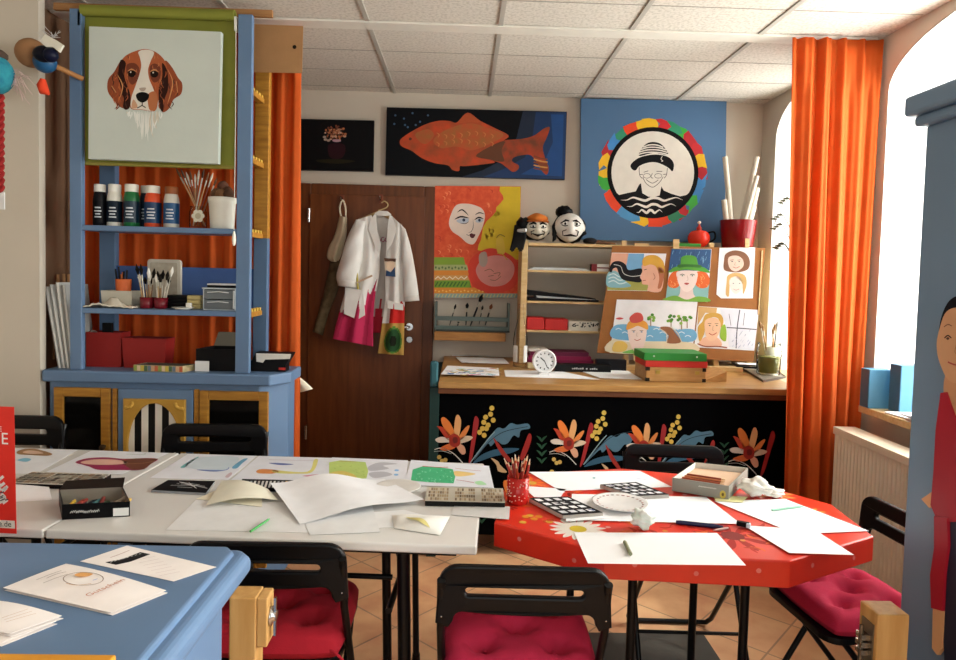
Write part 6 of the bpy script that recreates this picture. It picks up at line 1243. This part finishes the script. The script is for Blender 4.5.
# black crayon box
cb = thing('crayon_box', 'open black cardboard box of crayons on the seam of the white tables', 'box', aZ(95, 505, TZ))
fb_ = [aZ(62, 520, TZ), aZ(130, 516.5, TZ)]; dv = Vector((-.085, .13, 0)); A_, B_ = fb_[0], fb_[1]; P4 = [A_, B_, B_+dv, A_+dv]
m = MB(); m.tray([tuple(p[:2]) for p in P4], z0, .044, .003, BLACK, M('8a8478', .8)); m.slab([A_+dv+Vector((0, 0, .044)), B_+dv+Vector((0, 0, .044)), B_+dv+Vector((-.012, .035, .062)), A_+dv+Vector((.0, .035, .060))], (0, .003, .001), M('241c18', .6)); bo = m.build('carton', cb)
fn_ = Vector((B_-A_)).normalized(); nrm = Vector((fn_.y, -fn_.x, 0)); m = MB()
m.slab([A_+fn_*(.265-.0)*0+(B_-A_)*.75+nrm*.0008+Vector((0, 0, .004)), B_+nrm*.0008-fn_*.003+Vector((0, 0, .004)), B_+nrm*.0008-fn_*.003+Vector((0, 0, .027)), (B_-A_)*.75+A_+nrm*.0008+Vector((0, 0, .027))], nrm*.0006, M('e2e2e0', .6)); m.build('white_label', bo)
m = MB(); k = 0
rr = random.Random(17)
for k in range(15):
    p = A_+(B_-A_)*(.12+.028*k)+nrm*.0005+Vector((0, 0, .017+.004*rr.random())); e = Vector((0, 0, 1)); m.ribbon([p, p+fn_*.004+e*.006, p+fn_*.006], .0011, nrm, 'd8d8d4', 2)
m.build('white_script', bo)
cc = ['c8a23a', 'a83a2a', '7a2a20', '2a4a6a', '1c2630', '3a6a72', '1f2a22', '344a2c', '6a2a24', '8a3a2a', 'b0503a', '9a8a7a', 'a4412c', 'd0b060']
for k, c in enumerate(cc):
    p = A_+(B_-A_)*(.06+.062*k)+dv*(.12+.1*rr.random())+Vector((0, 0, .014+.006*(k % 3))); d = Vector((rr.uniform(-.3, .3), 1, rr.uniform(0, .25))).normalized()
    tag(MB().tube([p, p+d*.052, p+d*.058], [.0058, .0058, .003], M(c, .6), 9).build('crayon'), {'c8a23a': 'ochre', 'd0b060': 'pale yellow', '2a4a6a': 'blue', '3a6a72': 'teal', '1c2630': 'blue-black', '1f2a22': 'black', '344a2c': 'dark green', '9a8a7a': 'grey', 'b0503a': 'orange-red', 'a83a2a': 'bright red', '7a2a20': 'dark red', '6a2a24': 'maroon', '8a3a2a': 'brick red', 'a4412c': 'rust'}[c]+' crayon lying in the open black box', 'crayon', 'crayons in the black box')
# middle table drawings along the back edge
T2 = cr(180, 445, 5.975)
def d_c(mb, pl):
    for p, c, l in (([(5, 130), (95, 75), (110, 75), (60, 112), (30, 135)], '6fb0b4', 1), ([(30, 128), (100, 78), (345, 72), (290, 145), (180, 152), (80, 142)], 'c6d2da', 1), ([(100, 148), (260, 150), (292, 132), (280, 150), (200, 160)], '6a80b8', 2), ([(310, 135), (370, 88), (405, 82), (370, 112), (340, 140)], '6aa4c4', 2), ([(270, 190), (300, 165), (312, 172), (290, 195)], 'c8b0b8', 2)): mb.shape(pl, T2(*p), c, l)
def d_d(mb, pl):
    for p, c, l in (([(455, 160), (480, 145), (560, 148), (590, 160), (560, 170), (480, 170)], 'd88a4a', 1), ([(560, 150), (760, 160), (800, 90), (825, 92), (790, 162), (700, 172), (580, 168)], 'd9d27a', 1), ([(530, 108), (600, 108), (680, 116), (600, 120)], '5a6aa4', 1), ([(730, 185), (830, 175), (830, 192)], 'c88a9a', 1)): mb.shape(pl, T2(*p), c, l)
    mb.line(pl, T2((530, 88), (700, 92), (800, 92)), .8, 'b08aa0', 1)
T3 = cr(330, 450, 5.624)
def d_e(mb, pl):
    mb.shape(pl, T3((-5, 70), (60, 58), (200, 68), (215, 120), (205, 160), (-5, 172)), 'b9cf74', 1, False); mb.shape(pl, T3((0, 130), (80, 120), (150, 150), (110, 165), (0, 170)), 'd8c264', 2)
    rr = random.Random(2)
    for k in range(30): x, y = rr.uniform(5, 195), rr.uniform(75, 150); mb.line(pl, T3((x, y), (x+10, y+4)), .7, rr.choice(['8fb050', 'a8c060', 'd0d68a']), 3)
    mb.line(pl, T3((50, 64), (150, 68)), .9, 'b06a50', 3)
    for q_ in ([(215, 95), (280, 70), (380, 78), (300, 88), (330, 105), (230, 118)], [(220, 130), (300, 122), (350, 140), (250, 158)]): mb.shape(pl, T3(*q_), 'b4b4bc', 1)
    for p in ((375, 115), (372, 140)): mb.disc(pl, T3(p)[0], 2.4, 1.0, '7ab0dc', 2, 10)
def d_f(mb, pl):
    mb.shape(pl, T3((465, 110), (520, 92), (600, 96), (690, 108), (705, 150), (695, 188), (560, 182), (455, 172)), '42b07c', 1, False); rr = random.Random(2)
    for k in range(46): x, y = rr.uniform(475, 690), rr.uniform(105, 178); mb.line(pl, T3((x, y), (x+9, y+3), (x+4, y+8)), .7, rr.choice(['7fd0a4', '2f9a68', '9ad8b8']), 2)
    mb.line(pl, T3((520, 92), (600, 98), (665, 98)), 1.8, 'b03a44', 3); mb.line(pl, T3((705, 103), (780, 112), (850, 118)), 1, 'b05a5a', 1); mb.line(pl, T3((710, 168), (760, 175), (810, 184)), 1.2, 'b0404a', 1); mb.shape(pl, T3((700, 120), (750, 122), (820, 135), (750, 148), (705, 145)), 'e0c07a', 1); mb.shape(pl, T3((815, 180), (850, 175), (880, 195), (830, 195)), 'a8d8a8', 1)
DP = M('dcdde4', .6)
paper('drawing_sheet', 'drawing with teal and blue washes at the back of the white table, nearest the seam', 'drawing', [(188, 454), (257, 456), (228, 480), (150, 478)], z0, DP, art=d_c)
paper('drawing_sheet', 'drawing with an orange and yellow bent shape behind the row of pencils', 'drawing', [(259, 456), (333, 458), (318, 482), (231, 480)], z0, DP, art=d_d)
paper('drawing_sheet', 'drawing half yellow-green and half grey at the back of the white table', 'drawing', [(332, 457.5), (408, 460.5), (406, 482), (319, 481)], z0+.001, DP, art=d_e)
paper('drawing_sheet', 'drawing with a bright green block overhanging the back right corner of the white table', 'drawing', [(411, 460), (489, 466), (494, 488), (404, 485)], z0+.002, DP, art=d_f)
tin('watercolour_box', 'flat black lid with white marks left of the cream paper on the white table', [(168, 480), (215, 481), (206, 493), (151, 490)], .008, M('8a8c90', .5), '101012', lambda m, pl: [m.line(pl, [(170+rr.random()*34, 482+rr.random()*6), (174+rr.random()*34, 483+rr.random()*6)], .8, 'd8d8d8', 2) for k in range(9)])
qs = [(242, 479), (348, 481.5), (346, 489), (245, 488)]
def pens(m, pl):
    rr = random.Random(5)
    for k in range(26):
        x = 246+k*3.9; m.line(pl, [(x+1.6, 481+.02*k), (x-.4, 487.6+.02*k)], 2.0, rr.choice(['e0dccc', 'd8d2bc', 'c9b23a', 'e4e2dc', '6a8aa0', 'b8b0a0', 'd0a83a']) if 9 < k < 20 else rr.choice(['dcdad2', 'c9c9c4', '9aa0a0', 'b4b2aa']), 2)
tin('oil_pastel_tray', 'long black tray with a row of small pastel sticks behind the curled white paper', qs, .012, BLACK, '121214', pens)
paper('paper_sheet', 'large white sheet lying flat at the front of the white table under the green pencil', 'paper', [(196, 500), (300, 503), (318, 533), (166, 530)], z0+.0002, M('e2e2e2', .5))
paper('paper_sheet', 'white sheet to the right of the green pencil, partly under the curled paper', 'paper', [(296, 505), (372, 505), (380, 532), (310, 535)], z0+.0012, M('e2e2e2', .5))
paper('cream_paper', 'lower torn cream paper piece with its corner pointing left on the white table', 'paper', [(222, 488), (262, 490), (262, 507), (196, 499)], z0+.002, CREAM, lift=lambda u, v: .010*u*(1-v), nu=8, nv=6)
paper('cream_paper', 'upper cream paper piece folded upwards in front of the pastel tray', 'paper', [(222, 481), (268, 489), (278, 497), (206, 502)], z0+.018, M('e6e2d0', .75), lift=lambda u, v: .014*math.sin(PI*u)-.010*v, nu=10, nv=6)
paper('curled_paper', 'big curled white sheet in the middle of the white table', 'paper', [(270, 490), (384, 479), (424, 503), (300, 524)], z0+.004, M('ebebee', .7), lift=lambda u, v: 0.034*math.sin(PI*min(1, u*1.05))**2*(1-.55*v)+.03*(1-u)**3*(1-v)*.8+.012*v*u, nu=24, nv=14)
pr = MB(); m = MB()
def pencil(name, label, x0, y0, x1, y1, z, col, r=.0036, cat='pencil', tip='d8b48a', group=None):
    a, b_ = aZ(x0, y0, z+r), aZ(x1, y1, z+r); d = b_-a; m = MB().tube([a, a+d*.88], r, M(col, .4), 6).tube([a+d*.88, b_], [r*.95, r*.15], M(tip, .6), 6); return tag(m.build(name), label, cat, group)
pencil('pencil', 'bright green pencil lying on the white sheets of the white table', 250.5, 531.5, 270, 518.5, z0+.004, '4da65a', tip='4da65a')
m = MB(); c = aZ(398, 489, TZ)
m.lathe([(.045, 0), (.06, .004), (.078, .006), (.075, .007), (.058, .006), (.0001, .004)], (c.x, c.y, z0+.0035), M('d8d4cf', .3), 36)
for k in range(18): a = k*PI/9; m.ball((c.x+.066*math.cos(a), c.y+.066*math.sin(a), z0+.0085), (.006, .004, .0006), M(['b06a6a', '8a5a54'][k % 2], .5), 8)
tag(m.build('plate'), 'white plate with reddish smears half under the curled paper', 'plate')
q = [(427, 486.5), (503, 488.5), (505, 503), (425, 501)]
tin('pastel_set', 'open pastel set of three brown chalk compartments at the white table right end', q, .016, M('1a1a1a', .5), 'bcb6a8', lambda m, pl: (cells(q, 9, 4, ['8a7458', 'a08a68', '6a563e', 'b8a688', 'c8bca4'], .1, 5, .03, .29)(m, pl), cells(q, 9, 4, ['8a7458', 'a08a68', '6a563e', 'b8a688', 'c8bca4'], .1, 6, .37, .63)(m, pl), cells(q, 9, 4, ['8a7458', 'a08a68', '6a563e', 'b8a688', 'c8bca4'], .1, 7, .71, .97)(m, pl)))
for k, x in enumerate((448, 468, 483, 494)): pass
paper('tissue_sheet', 'thin translucent grey sheet bridging the white and the red table', 'paper', [(455, 503.5), (510, 506.5), (509, 519.5), (451, 515)], z0+.001, M('cfcdcb', .5))
paper('paper_sheet', 'white sheet in front of the curled paper, under the folded cloth on the white table', 'paper', [(352, 514), (404, 510), (450, 522), (358, 530)], z0+.0002, M('e6e6e6', .5))
def fcl2(u, v):
    p = (aZ(392, 516, TZ)*(1-u)+aZ(450, 517, TZ)*u)*(1-v)+(aZ(394, 529, TZ)*(1-u)+aZ(440, 536, TZ)*u)*v; e = math.sin(PI*u)**.6*math.sin(PI*v)**.6 if 0 < u < 1 and 0 < v < 1 else 0
    return (p.x, p.y, z0+.002+.018*e*(1+.2*math.sin(7*u+5*v)))
m = MB().grid(fcl2, 22, 14, M('e8e6e0', .85)); n0 = len(m.v); m.grid(lambda u, v: (fcl2(u, v)[0], fcl2(u, v)[1], z0+.0015), 22, 14, M('e8e6e0', .85), flip=True)
cf = m.build('folded_cloth'); tag(cf, 'small folded white cloth with a yellow stain near the white table front right corner', 'cloth')
m = MB(); P = [fcl2(.25+.03*k, .45+.025*k) for k in range(18)]; m.ribbon([Vector(p)+Vector((0, 0, .0015)) for p in P], .011, (0, 0, 1), 'd8cc84', 1, taper=True); m.build('yellow_stain', cf)
# red leaflet
lv = thing('red_leaflet', 'red folded leaflet with white print standing on the left table at the photo edge', 'leaflet', aZ(0, 534, TZ)); aq = aZ(16.5, 534, TZ); Y0 = aq.y
up_ = aY(14, 407, Y0+.05)-Vector((aq.x, Y0, z0)); hgt = aY(14, 407, Y0+.04); BRD = Vector((-.36, .03, 0)); RDL = M('dd2a1e', .4)
P0 = Vector((aq.x, Y0, z0)); P = [P0+BRD, P0, P0+up_, P0+up_+BRD]; m = MB(); m.slab(P, (0, .0008, 0), RDL); m_front = m
m = MB(); m.slab([P0+BRD+Vector((0, .10, 0)), P0+Vector((-.09, .10, 0)), P0+up_+Vector((-.012, .0012, 0)), P0+up_+BRD+Vector((0, .0012, 0))], (0, .0008, 0), RDL); m.build('back_page', lv)
m = m_front; nl = BRD.cross(up_).normalized()*1; nl = -nl if nl.y > 0 else nl
def lp(u, v): return P0+BRD*u+up_*v
m.flat([lp(1, .04), lp(0.01, .04), lp(.012, .10), lp(1, .105)], nl, 'e8dcd2', 1); rgt = -BRD.normalized(); upn = up_.normalized()
put_text(m, 'e.de', lp(.137, .053)+nl*.0008, rgt, upn, .022, M('2a2422', .6), .001)
put_text(m, 'E', lp(.108, .70)+nl*.0005, rgt, upn, .045, M('ece4de', .6), .001); put_text(m, 'E', lp(.125, .80)+nl*.0005, rgt, upn, .02, M('ece4de', .6), .001)
rr = random.Random(33)
for k in range(26):
    u, v = .09+rr.random()*.12, .22+rr.random()*.22; m.ribbon([lp(u, v), lp(u-.02-.02*rr.random(), v+.03)], .004, nl, 'e6ddd8', 1)
for k in range(8): u, v = .08+rr.random()*.09, .25+rr.random()*.08; m.ribbon([lp(u, v), lp(u-.025, v+.01)], .0015, nl, '3a2a3a', 2)
m.build('front_page', lv)
# ------------------------------------------------------------------ things on the red table
zr = RZ+.0015; LW = lambda a: (lambda u, v: a*math.sin(PI*u))
paper('paper_sheet', 'white sheet at the far side of the red table behind the pencil glass', 'paper', [(529, 472), (640, 471), (672, 487), (560, 491)], zr, art=lambda mb, pl: (mb.disc(pl, (594, 478), 1.6, .8, '7ab4bc', 1, 8), mb.line(pl, [(612, 485), (622, 484.5)], 1, '9aa8b0', 1), mb.line(pl, [(634, 478), (646, 479.5)], 1, '8a94d0', 1)))
paper('paper_sheet', 'white sheet pushed under the left watercolour box beside the pencil glass', 'paper', [(522, 486), (566, 489), (560, 498), (534, 497)], zr)
paper('paper_sheet', 'wide white sheet in the middle of the red table under the plate', 'paper', [(572, 494), (706, 497), (741, 524), (570, 520)], zr+.0016)
paper('paper_sheet', 'large white sheet at the right of the red table under the pale green pencil', 'paper', [(714, 501), (785, 499), (869, 531), (796, 534)], zr+.001)
paper('paper_sheet', 'white sheet overhanging the right front edge of the red table', 'paper', [(744, 525.5), (815, 530), (854, 555), (789, 553)], zr+.0026)
paper('paper_sheet', 'white sheet under the olive pencil stub at the front of the red table', 'paper', [(574, 532.5), (717, 533), (746, 565.5), (588, 563.5)], zr)
paper('yellow_note', 'pale yellow slip of paper in front of the grey pencil box', 'paper', [(712, 495), (748, 497), (742, 502.5), (716, 501)], zr+.0036, M('e0dca0', .7))
def lidcells(q, sd):
    def f(m, pl):
        def pt(u, v): return tuple([(q[0][i]*(1-u)+q[1][i]*u)*(1-v)+(q[3][i]*(1-u)+q[2][i]*u)*v for i in (0, 1)])
        rr = random.Random(sd)
        for i in range(4):
            for j in range(4):
                u0, v0 = .07+.23*i+rr.uniform(-.01, .02), .07+.23*j; w_ = rr.uniform(.11, .17); m.shape(pl, [pt(u0, v0), pt(u0+w_, v0), pt(u0+w_, v0+.13), pt(u0, v0+.13)], rr.choice(['f0f2f4', 'e4e8ea', 'f4f4f4', 'd0d4d8']), 2, False)
                if rr.random() < .3: m.shape(pl, [pt(u0+.03, v0+.03), pt(u0+.15, v0+.04), pt(u0+.13, v0+.12)], rr.choice(['3a4a7a', '6a3a30', '2a2a30']), 3)
    return f
q = [(529, 498), (568, 496.5), (603, 512.5), (563, 515.5)]
tin('watercolour_box', 'watercolour box with white pans, the one beside the pencil glass', q, .013, M('b4aea6', .4), '16161a', lidcells(q, 3))
q = [(600, 484.5), (636, 482), (669, 494.5), (636, 496)]
tin('watercolour_box', 'watercolour box with white pans behind the plate, left of the grey pencil box', q, .013, M('b4aea6', .4), '1c1c22', lidcells(q, 8))
paper('paper_slip', 'small white folded card in front of the left watercolour box', 'paper', [(566, 515), (605, 513), (604, 518.5), (566, 521.5)], zr+.004)
c = aZ(620, 507, RZ); m = MB().lathe([(.05, 0), (.06, .004), (.090, .012), (.0905, .014), (.086, .0135), (.06, .007), (.0001, .006)], (c.x, c.y, zr+.0032), M('e4e2e0', .25), 44)
rr = random.Random(2)
for k in range(26): a = k*2*PI/26; R_ = .075; m.ball((c.x+R_*math.cos(a), c.y+R_*math.sin(a), zr+.0135), (.007, .005, .0008), M(['a8706c', '8a5a5a', 'b89488', '7a6a70'][k % 4], .5), 8)
tag(m.build('plate'), 'white plate with flowered rim used as a palette on the red table', 'plate')
def crumple(name, label, c, r, m_, seed, cat='tissue'):
    rr = random.Random(seed); ph = [rr.random()*6 for _ in range(8)]
    def fn(p): return 1+.18*math.sin(5*p.x+ph[0])*math.sin(4*p.y+ph[1])+.13*math.sin(9*p.z+ph[2]+3*p.x)+.09*math.sin(13*p.x+ph[3])*math.sin(11*p.z+ph[4])
    return tag(MB().ball(c, r, m_, 34, fn).build(name), label, cat)
c = aZ(643, 529, RZ); o = crumple('crumpled_tissue', 'crumpled white tissue with a green stain at the middle front of the red table', (c.x, c.y, zr+.030), (.034, .028, .028), M('e8e6e2', .9, h2='c4dccf', var=0, scale=22), 3)
c = aZ(752, 497, RZ); crumple('crumpled_tissue', 'crumpled white tissue right behind the grey pencil box at the table back edge', (c.x+.012, c.y-.0, zr+.034), (.052, .046, .028), M('e8e4da', .9), 5)
c = aZ(768, 497, RZ); crumple('crumpled_tissue', 'smaller flat tissue scrap to the right of the big tissue on the red table', (c.x+.015, c.y, zr+.016), (.036, .03, .014), M('e4e0d4', .9), 8)
# pencil glass
gc = aZ(518, 505, RZ); gx, gy = gc.x, gc.y+.02
g = thing('pencil_glass', 'patterned red glass holding red coloured pencils at the left of the red table', 'glass', (gx, gy, RZ)); hg_ = .088
RG = M('a81a18', .12); MB().lathe([(.031, .0008), (.033, .004), (.036, hg_), (.0335, hg_), (.03, .008), (.0001, .007)], (gx, gy, RZ), M('b8201a', .15, var=.15, scale=30), 30).build('glass_body', g)
m = MB(); rr = random.Random(6)
for k in range(46):
    a = -rr.random()*PI; z = .012+rr.random()*.07; m.ball((gx+.0355*math.cos(a), gy+.0355*math.sin(a), RZ+z), (.0022, .0022, .0022), M('e6b8a8', .3), 6)
m.build('dot_pattern', g)
tops = [(504, 462), (508, 465), (512, 461), (516, 467), (519, 459), (522, 465), (525, 462), (528, 458), (530, 463), (511, 469), (523, 470), (515, 458)]
for i, (x, y) in enumerate(tops):
    an = i*2.4; p0 = Vector((gx+.016*math.cos(an), gy+.016*math.sin(an), RZ+.0105)); p1 = aY(x, y-4, gy+.012*math.sin(i*1.7)); d = p1-p0
    m = MB().tube([p0, p0+d*.86], .0038, M(['a82a1c', 'b8402a', '8e2018', 'c0502e'][i % 4], .4), 6).tube([p0+d*.86, p0+d*.96], [.0037, .0016], M('e0bc94', .6), 6).tube([p0+d*.96, p1], [.0016, .0004], M(['e8e0d8', '8a2018', 'e8e4e0'][i % 3], .6), 6)
    tag(m.build('coloured_pencil'), 'red coloured pencil standing point up in the patterned red glass', 'pencil', 'pencils in the red glass')
# grey pencil box
T4 = cr(660, 450, 9.56)
A_, B_, D_, E_ = [aZ(x, y, RZ+.05)-Vector((0, 0, .05)) for x, y in ((672.5, 478), (729, 486.5), (748, 468), (695, 462.5))]; fwd = (E_-A_).normalized()
gb = thing('pencil_box', 'open grey cardboard box of brown pencils at the back of the red table', 'box', ((A_+D_)/2)); gb.location.z = RZ; WORLD[gb.name] = gb.location.copy()
m = MB(); m.tray([tuple(p[:2]) for p in (A_, B_, D_, E_)], zr+.0036, .046, .003, M('8e8e84', .6), M('d8d6ce', .7)); m.prism([tuple((p*.95+(A_+B_+D_+E_)*.0125)[:2]) for p in (A_, B_, D_, E_)], zr+.007, zr+.030, M('c9a88c', .8)); gbo = m.build('carton', gb)
fn_ = (B_-A_).normalized(); nrm = Vector((fn_.y, -fn_.x, 0)); m = MB()
for k in range(12): p = A_+(B_-A_)*(.47+.026*k)+nrm*.0006+Vector((0, 0, .034)); m.ribbon([p, p+fn_*.004+Vector((0, 0, .004)), p+fn_*.005], .0009, nrm, 'd8d8cc', 1)
p = A_+(B_-A_)*.9; m.flat([p+Vector((0, 0, .01))+fn_*(.010*math.cos(k*PI/6))+Vector((0, 0, .010+.014*math.sin(k*PI/6))) for k in range(12)], nrm, 'c9b84e', 1); m.flat([p+Vector((0, 0, .01))+fn_*(.004*math.cos(k*PI/6))+Vector((0, 0, .010+.006*math.sin(k*PI/6))) for k in range(12)], nrm, '6a5a2a', 2)
m.build('printed_mark', gbo)
cc = ['6a2418', '8a3420', '4a1c16', 'a8502e', '7a2a1c', 'c07850', '5a2018', '94402a', 'b0603c']
for k, c in enumerate(cc):
    p = A_+fn_*.016+fwd*(.014+.013*k)+Vector((.0, 0, .0355+.006*(k % 2))); q_ = p+fn_*(.15-.003*k)+fwd*(.004*((k*7) % 3-1)); m = MB().tube([p, p.lerp(q_, .9)], .0036, M(c, .4), 6).tube([p.lerp(q_, .9), q_], [.0034, .0006], M('d8b48c', .6), 6)
    m.v = [v+Vector((0, 0, RZ)) if v.z < .3 else v for v in m.v]; tag(m.build('coloured_pencil'), 'brown-red pencil lying in the open grey pencil box', 'pencil', 'pencils in the grey box')
pencil('pencil', 'pale green pencil lying on the right white sheet of the red table', 772, 510, 804, 506, zr+.0018, '9ad0b4', tip='7ab89a')
pencil('pencil_stub', 'short olive pencil stub on the front sheet of the red table', 630.5, 554, 624, 540.5, zr+.001, '8a9070', .0055, tip='6a7058')
a, b_ = aZ(676, 522, zr+.005), aZ(723, 527, zr+.005); d = b_-a; m = MB().tube([a, a+d*.1, a+d*.75, a+d], [.005, .0065, .0065, .004], M('1b1e4a', .3), 12); tag(m.build('marker_pen'), 'dark blue pen lying across the white sheet on the red table', 'pen')
a, b_ = aZ(713, 530.5, zr+.004), aZ(728, 528, zr+.004); m = MB().tube([a, a.lerp(b_, .5), b_], [.001, .004, .003], M('c9a8a0', .5), 8); tag(m.build('pen_cap'), 'small pale pen cap in front of the dark blue pen', 'pen cap')
m = MB().obox(aZ(743, 524, zr+.0085), (.036, .016, .014), (0, 0, -.5), BLACK).obox(aZ(748.5, 525.5, zr+.0085), (.012, .015, .0135), (0, 0, -.5), M('c8d8e4', .4)); tag(m.build('pencil_sharpener', bevel=.002), 'small black and pale blue sharpener between the sheets on the red table', 'sharpener')
# ------------------------------------------------------------------ blue counter in the foreground
KZ = .92; ct = thing('counter', 'sky blue painted counter top with rounded edge in the left foreground', 'counter', (-1.1, .95, 0))
k0, k1 = aZ(253, 545, KZ), aZ(166, 655, KZ); 
poly = [(-1.86, k0.y+.022), (k0.x-.02, k0.y+.012), (k0.x, k0.y-.015), (k1.x, k1.y), (k1.x-.005, k1.y-.35), (-1.86, k1.y-.35)]
cc0 = Vector((-1.1, 1.0)); MB().prism([tuple(cc0+(Vector(p)-cc0)*.958) for p in poly], KZ-.022, KZ, BLUE).build('counter_top', ct, bevel=.008, seg=3); MB().prism(poly, KZ-.058, KZ-.0095, BLUE).build('rounded_edge', ct, bevel=.02, seg=5)
c0 = Vector((-1.1, 1.0)); inn = [tuple(c0+(Vector(p)-c0)*.955) for p in poly]
MB().prism(inn, KZ-.076, KZ-.059, BLUE).build('moulding', ct, bevel=.008); inn2 = [tuple(c0+(Vector(p)-c0)*.93) for p in poly]
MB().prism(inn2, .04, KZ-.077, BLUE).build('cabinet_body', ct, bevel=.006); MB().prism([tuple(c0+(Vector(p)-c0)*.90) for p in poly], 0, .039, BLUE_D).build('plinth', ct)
a, b_ = aZ(-60, 652, KZ+.03), aZ(116, 655, KZ+.03); m = MB().box(a.x, b_.x, a.y-.16, a.y, KZ+.0006, KZ+.03, wood('dc9a34', 'c48224', .4)); tag(m.build('yellow_board', bevel=.003), 'orange-yellow wooden board lying on the near edge of the blue counter', 'board')
zk2 = KZ+.0008; OFF = M('efe7e3', .7); T5 = cr(90, 540, 7.354)
def fly(mb, pl):
    mb.shape(pl, T5((112, 165), (240, 140), (370, 90), (445, 105), (300, 160), (190, 184)), '17171a', 1, False)
    for k in range(8): mb.line(pl, T5((150+k*30, 168-k*9), (166+k*30, 158-k*8)), 1.3, 'c8c8c4', 2)
    for k in range(7): mb.line(pl, T5((330+k*30, 150+k*19), (330+k*30+150, 120+k*19)), .6, 'cdbcbc', 1)
    mb.line(pl, T5((150, 130), (220, 105), (290, 76)), 1, 'b08a84', 1)
paper('flyer', 'white flyer with a black title block lying at the back of the blue counter', 'flyer', T5((-72, 158), (272, 42), (930, 200), (615, 305)), zk2, OFF, art=fly)
def voucher(label, corners, z, artf, wid):
    t = thing('folded_card', label, 'card', aZ(*corners[0], z)); t.location.z = z; WORLD[t.name] = t.location.copy()
    paper('lower_leaf', None, None, [(x+1.5, y+2.5) for x, y in corners], z, OFF, parent=t)
    paper('upper_leaf', None, None, corners, z+.003, OFF, lift=lambda u, v: .007*math.sin(PI*.5*u)*math.sin(PI*min(1, (.25+v*.75)))*wid, nu=10, nv=8, parent=t, art=None)
    m = MB(); artf(m, PLZ(z+.0045)); 
    if m.f: m.build('print', t)
T6 = cr(30, 560, 6.373)
Cn = [(3, 588), (66, 566.5), (166, 590.5), (111, 613)]
def vo(m, pl):
    def pt(u, v): return tuple([(Cn[0][i]*(1-v)+Cn[3][i]*v)*(1-u)+(Cn[1][i]*(1-v)+Cn[2][i]*v)*u for i in (0, 1)])
    P = [aP(*pt(u, v), pl) for u, v in ((0, 0), (1, 0), (0, 1))]
    # printed marks in the card's own axes
    def at(x, y): q = aP(x, y, pl); return q
    R_ = (at(*T6((590, 150))[0])-at(*T6((380, 245))[0])); put_text(m, 'Gutschein', at(*T6((372, 262))[0]), R_, Vector((0, 0, 1)).cross(R_), R_.length/3.6, M('b8653a', .6), .0078)
    c_ = T6((340, 145))[0]
    m.line(pl, [(c_[0]+20*math.cos(k*PI/9), c_[1]+6.6*math.sin(k*PI/9)) for k in range(19)], .9, '8a7466', 24); m.shape(pl, T6((285, 118), (330, 104), (400, 112), (370, 128), (310, 132)), 'd8a060', 24); m.line(pl, T6((400, 155), (430, 145)), 1.2, '8a9ad0', 24); m.line(pl, T6((230, 175), (300, 186), (390, 176)), .9, 'c89a6a', 24)
    for q_ in ([(85, 170), (160, 140), (240, 112)], [(40, 150), (120, 118), (200, 90)], [(105, 140), (170, 112), (230, 98)]): m.line(pl, T6(*q_), .8, '8a7a74', 22)
voucher('folded voucher card with orange lettering and a ring emblem on the blue counter', Cn, zk2, vo, 1)
C7 = [(-55, 622), (-10, 603), (62, 616), (10, 634)]
voucher('folded white card at the left foreground edge of the blue counter, below the voucher', C7, zk2+.006, lambda m, pl: [m.line(pl, [(2+k*2, 622+k*2.0), (28+k*4, 613+k*2.2)], .7, 'c8a890', 22) for k in range(3)], 1)
voucher('second folded white card lying under the left card on the blue counter', [(-60, 634), (-12, 616), (56, 621.5), (0, 644)], zk2, lambda m, pl: None, .6)
# ------------------------------------------------------------------ wooden posts with clasps
PW = wood('d0a468', 'b98a4c', .45, (14, 14, 1.5), 3)
x0, x1 = aY(229, 600, 1.50).x, aY(256, 600, 1.50).x; x2 = aY(267, 600, 1.50).x; zt_ = aY(240, 598, 1.5).z
p = thing('wooden_post', 'wooden post with a metal wing clasp beside the blue counter', 'post', ((x0+x1)/2, 1.53, 0))
MB().box(x0, x1, 1.50, 1.56, 0, zt_, PW).build('upright', p, bevel=.003); MB().box(x1+.0005, x2, 1.503, 1.557, zt_-.115, zt_-.002, PW).build('side_block', p, bevel=.003)
m = MB(); m.lathe([(.02, 0), (.022, .004), (.012, .008), (.012, .014)], (x2, 1.53, zt_-.055), CHROME, 14, Matrix.Rotation(PI/2, 3, 'Y')).box(x2+.008, x2+.013, 1.525, 1.535, zt_-.10, zt_-.012, CHROME); m.build('wing_clasp', p)
x0, x1 = aY(878, 615, 1.50).x, aY(910, 615, 1.50).x; zt_ = aY(890, 615, 1.5).z
p = thing('wooden_post', 'wooden post with a metal latch in front of the wardrobe at the lower right', 'post', ((x0+x1)/2, 1.53, 0))
MB().box(x0, x1, 1.50, 1.57, 0, zt_, PW).build('upright', p, bevel=.003)
m = MB(); zz = zt_-.06
for k in range(3): m.box(x0-.022, x0-.0002, 1.52, 1.545, zz-.018*k-.012, zz-.018*k, M('9a968c', .25, metal=.9))
m.tube([(x0-.018, 1.53, zz+.02), (x0-.018, 1.53, zz-.07)], .005, M('6a665e', .3, metal=.9), 8).box(x0-.003, x0-.0001, 1.51, 1.555, zz-.07, zz+.03, M('8a867c', .3, metal=.9)); m.build('metal_latch', p)
bpy.context.view_layer.update()
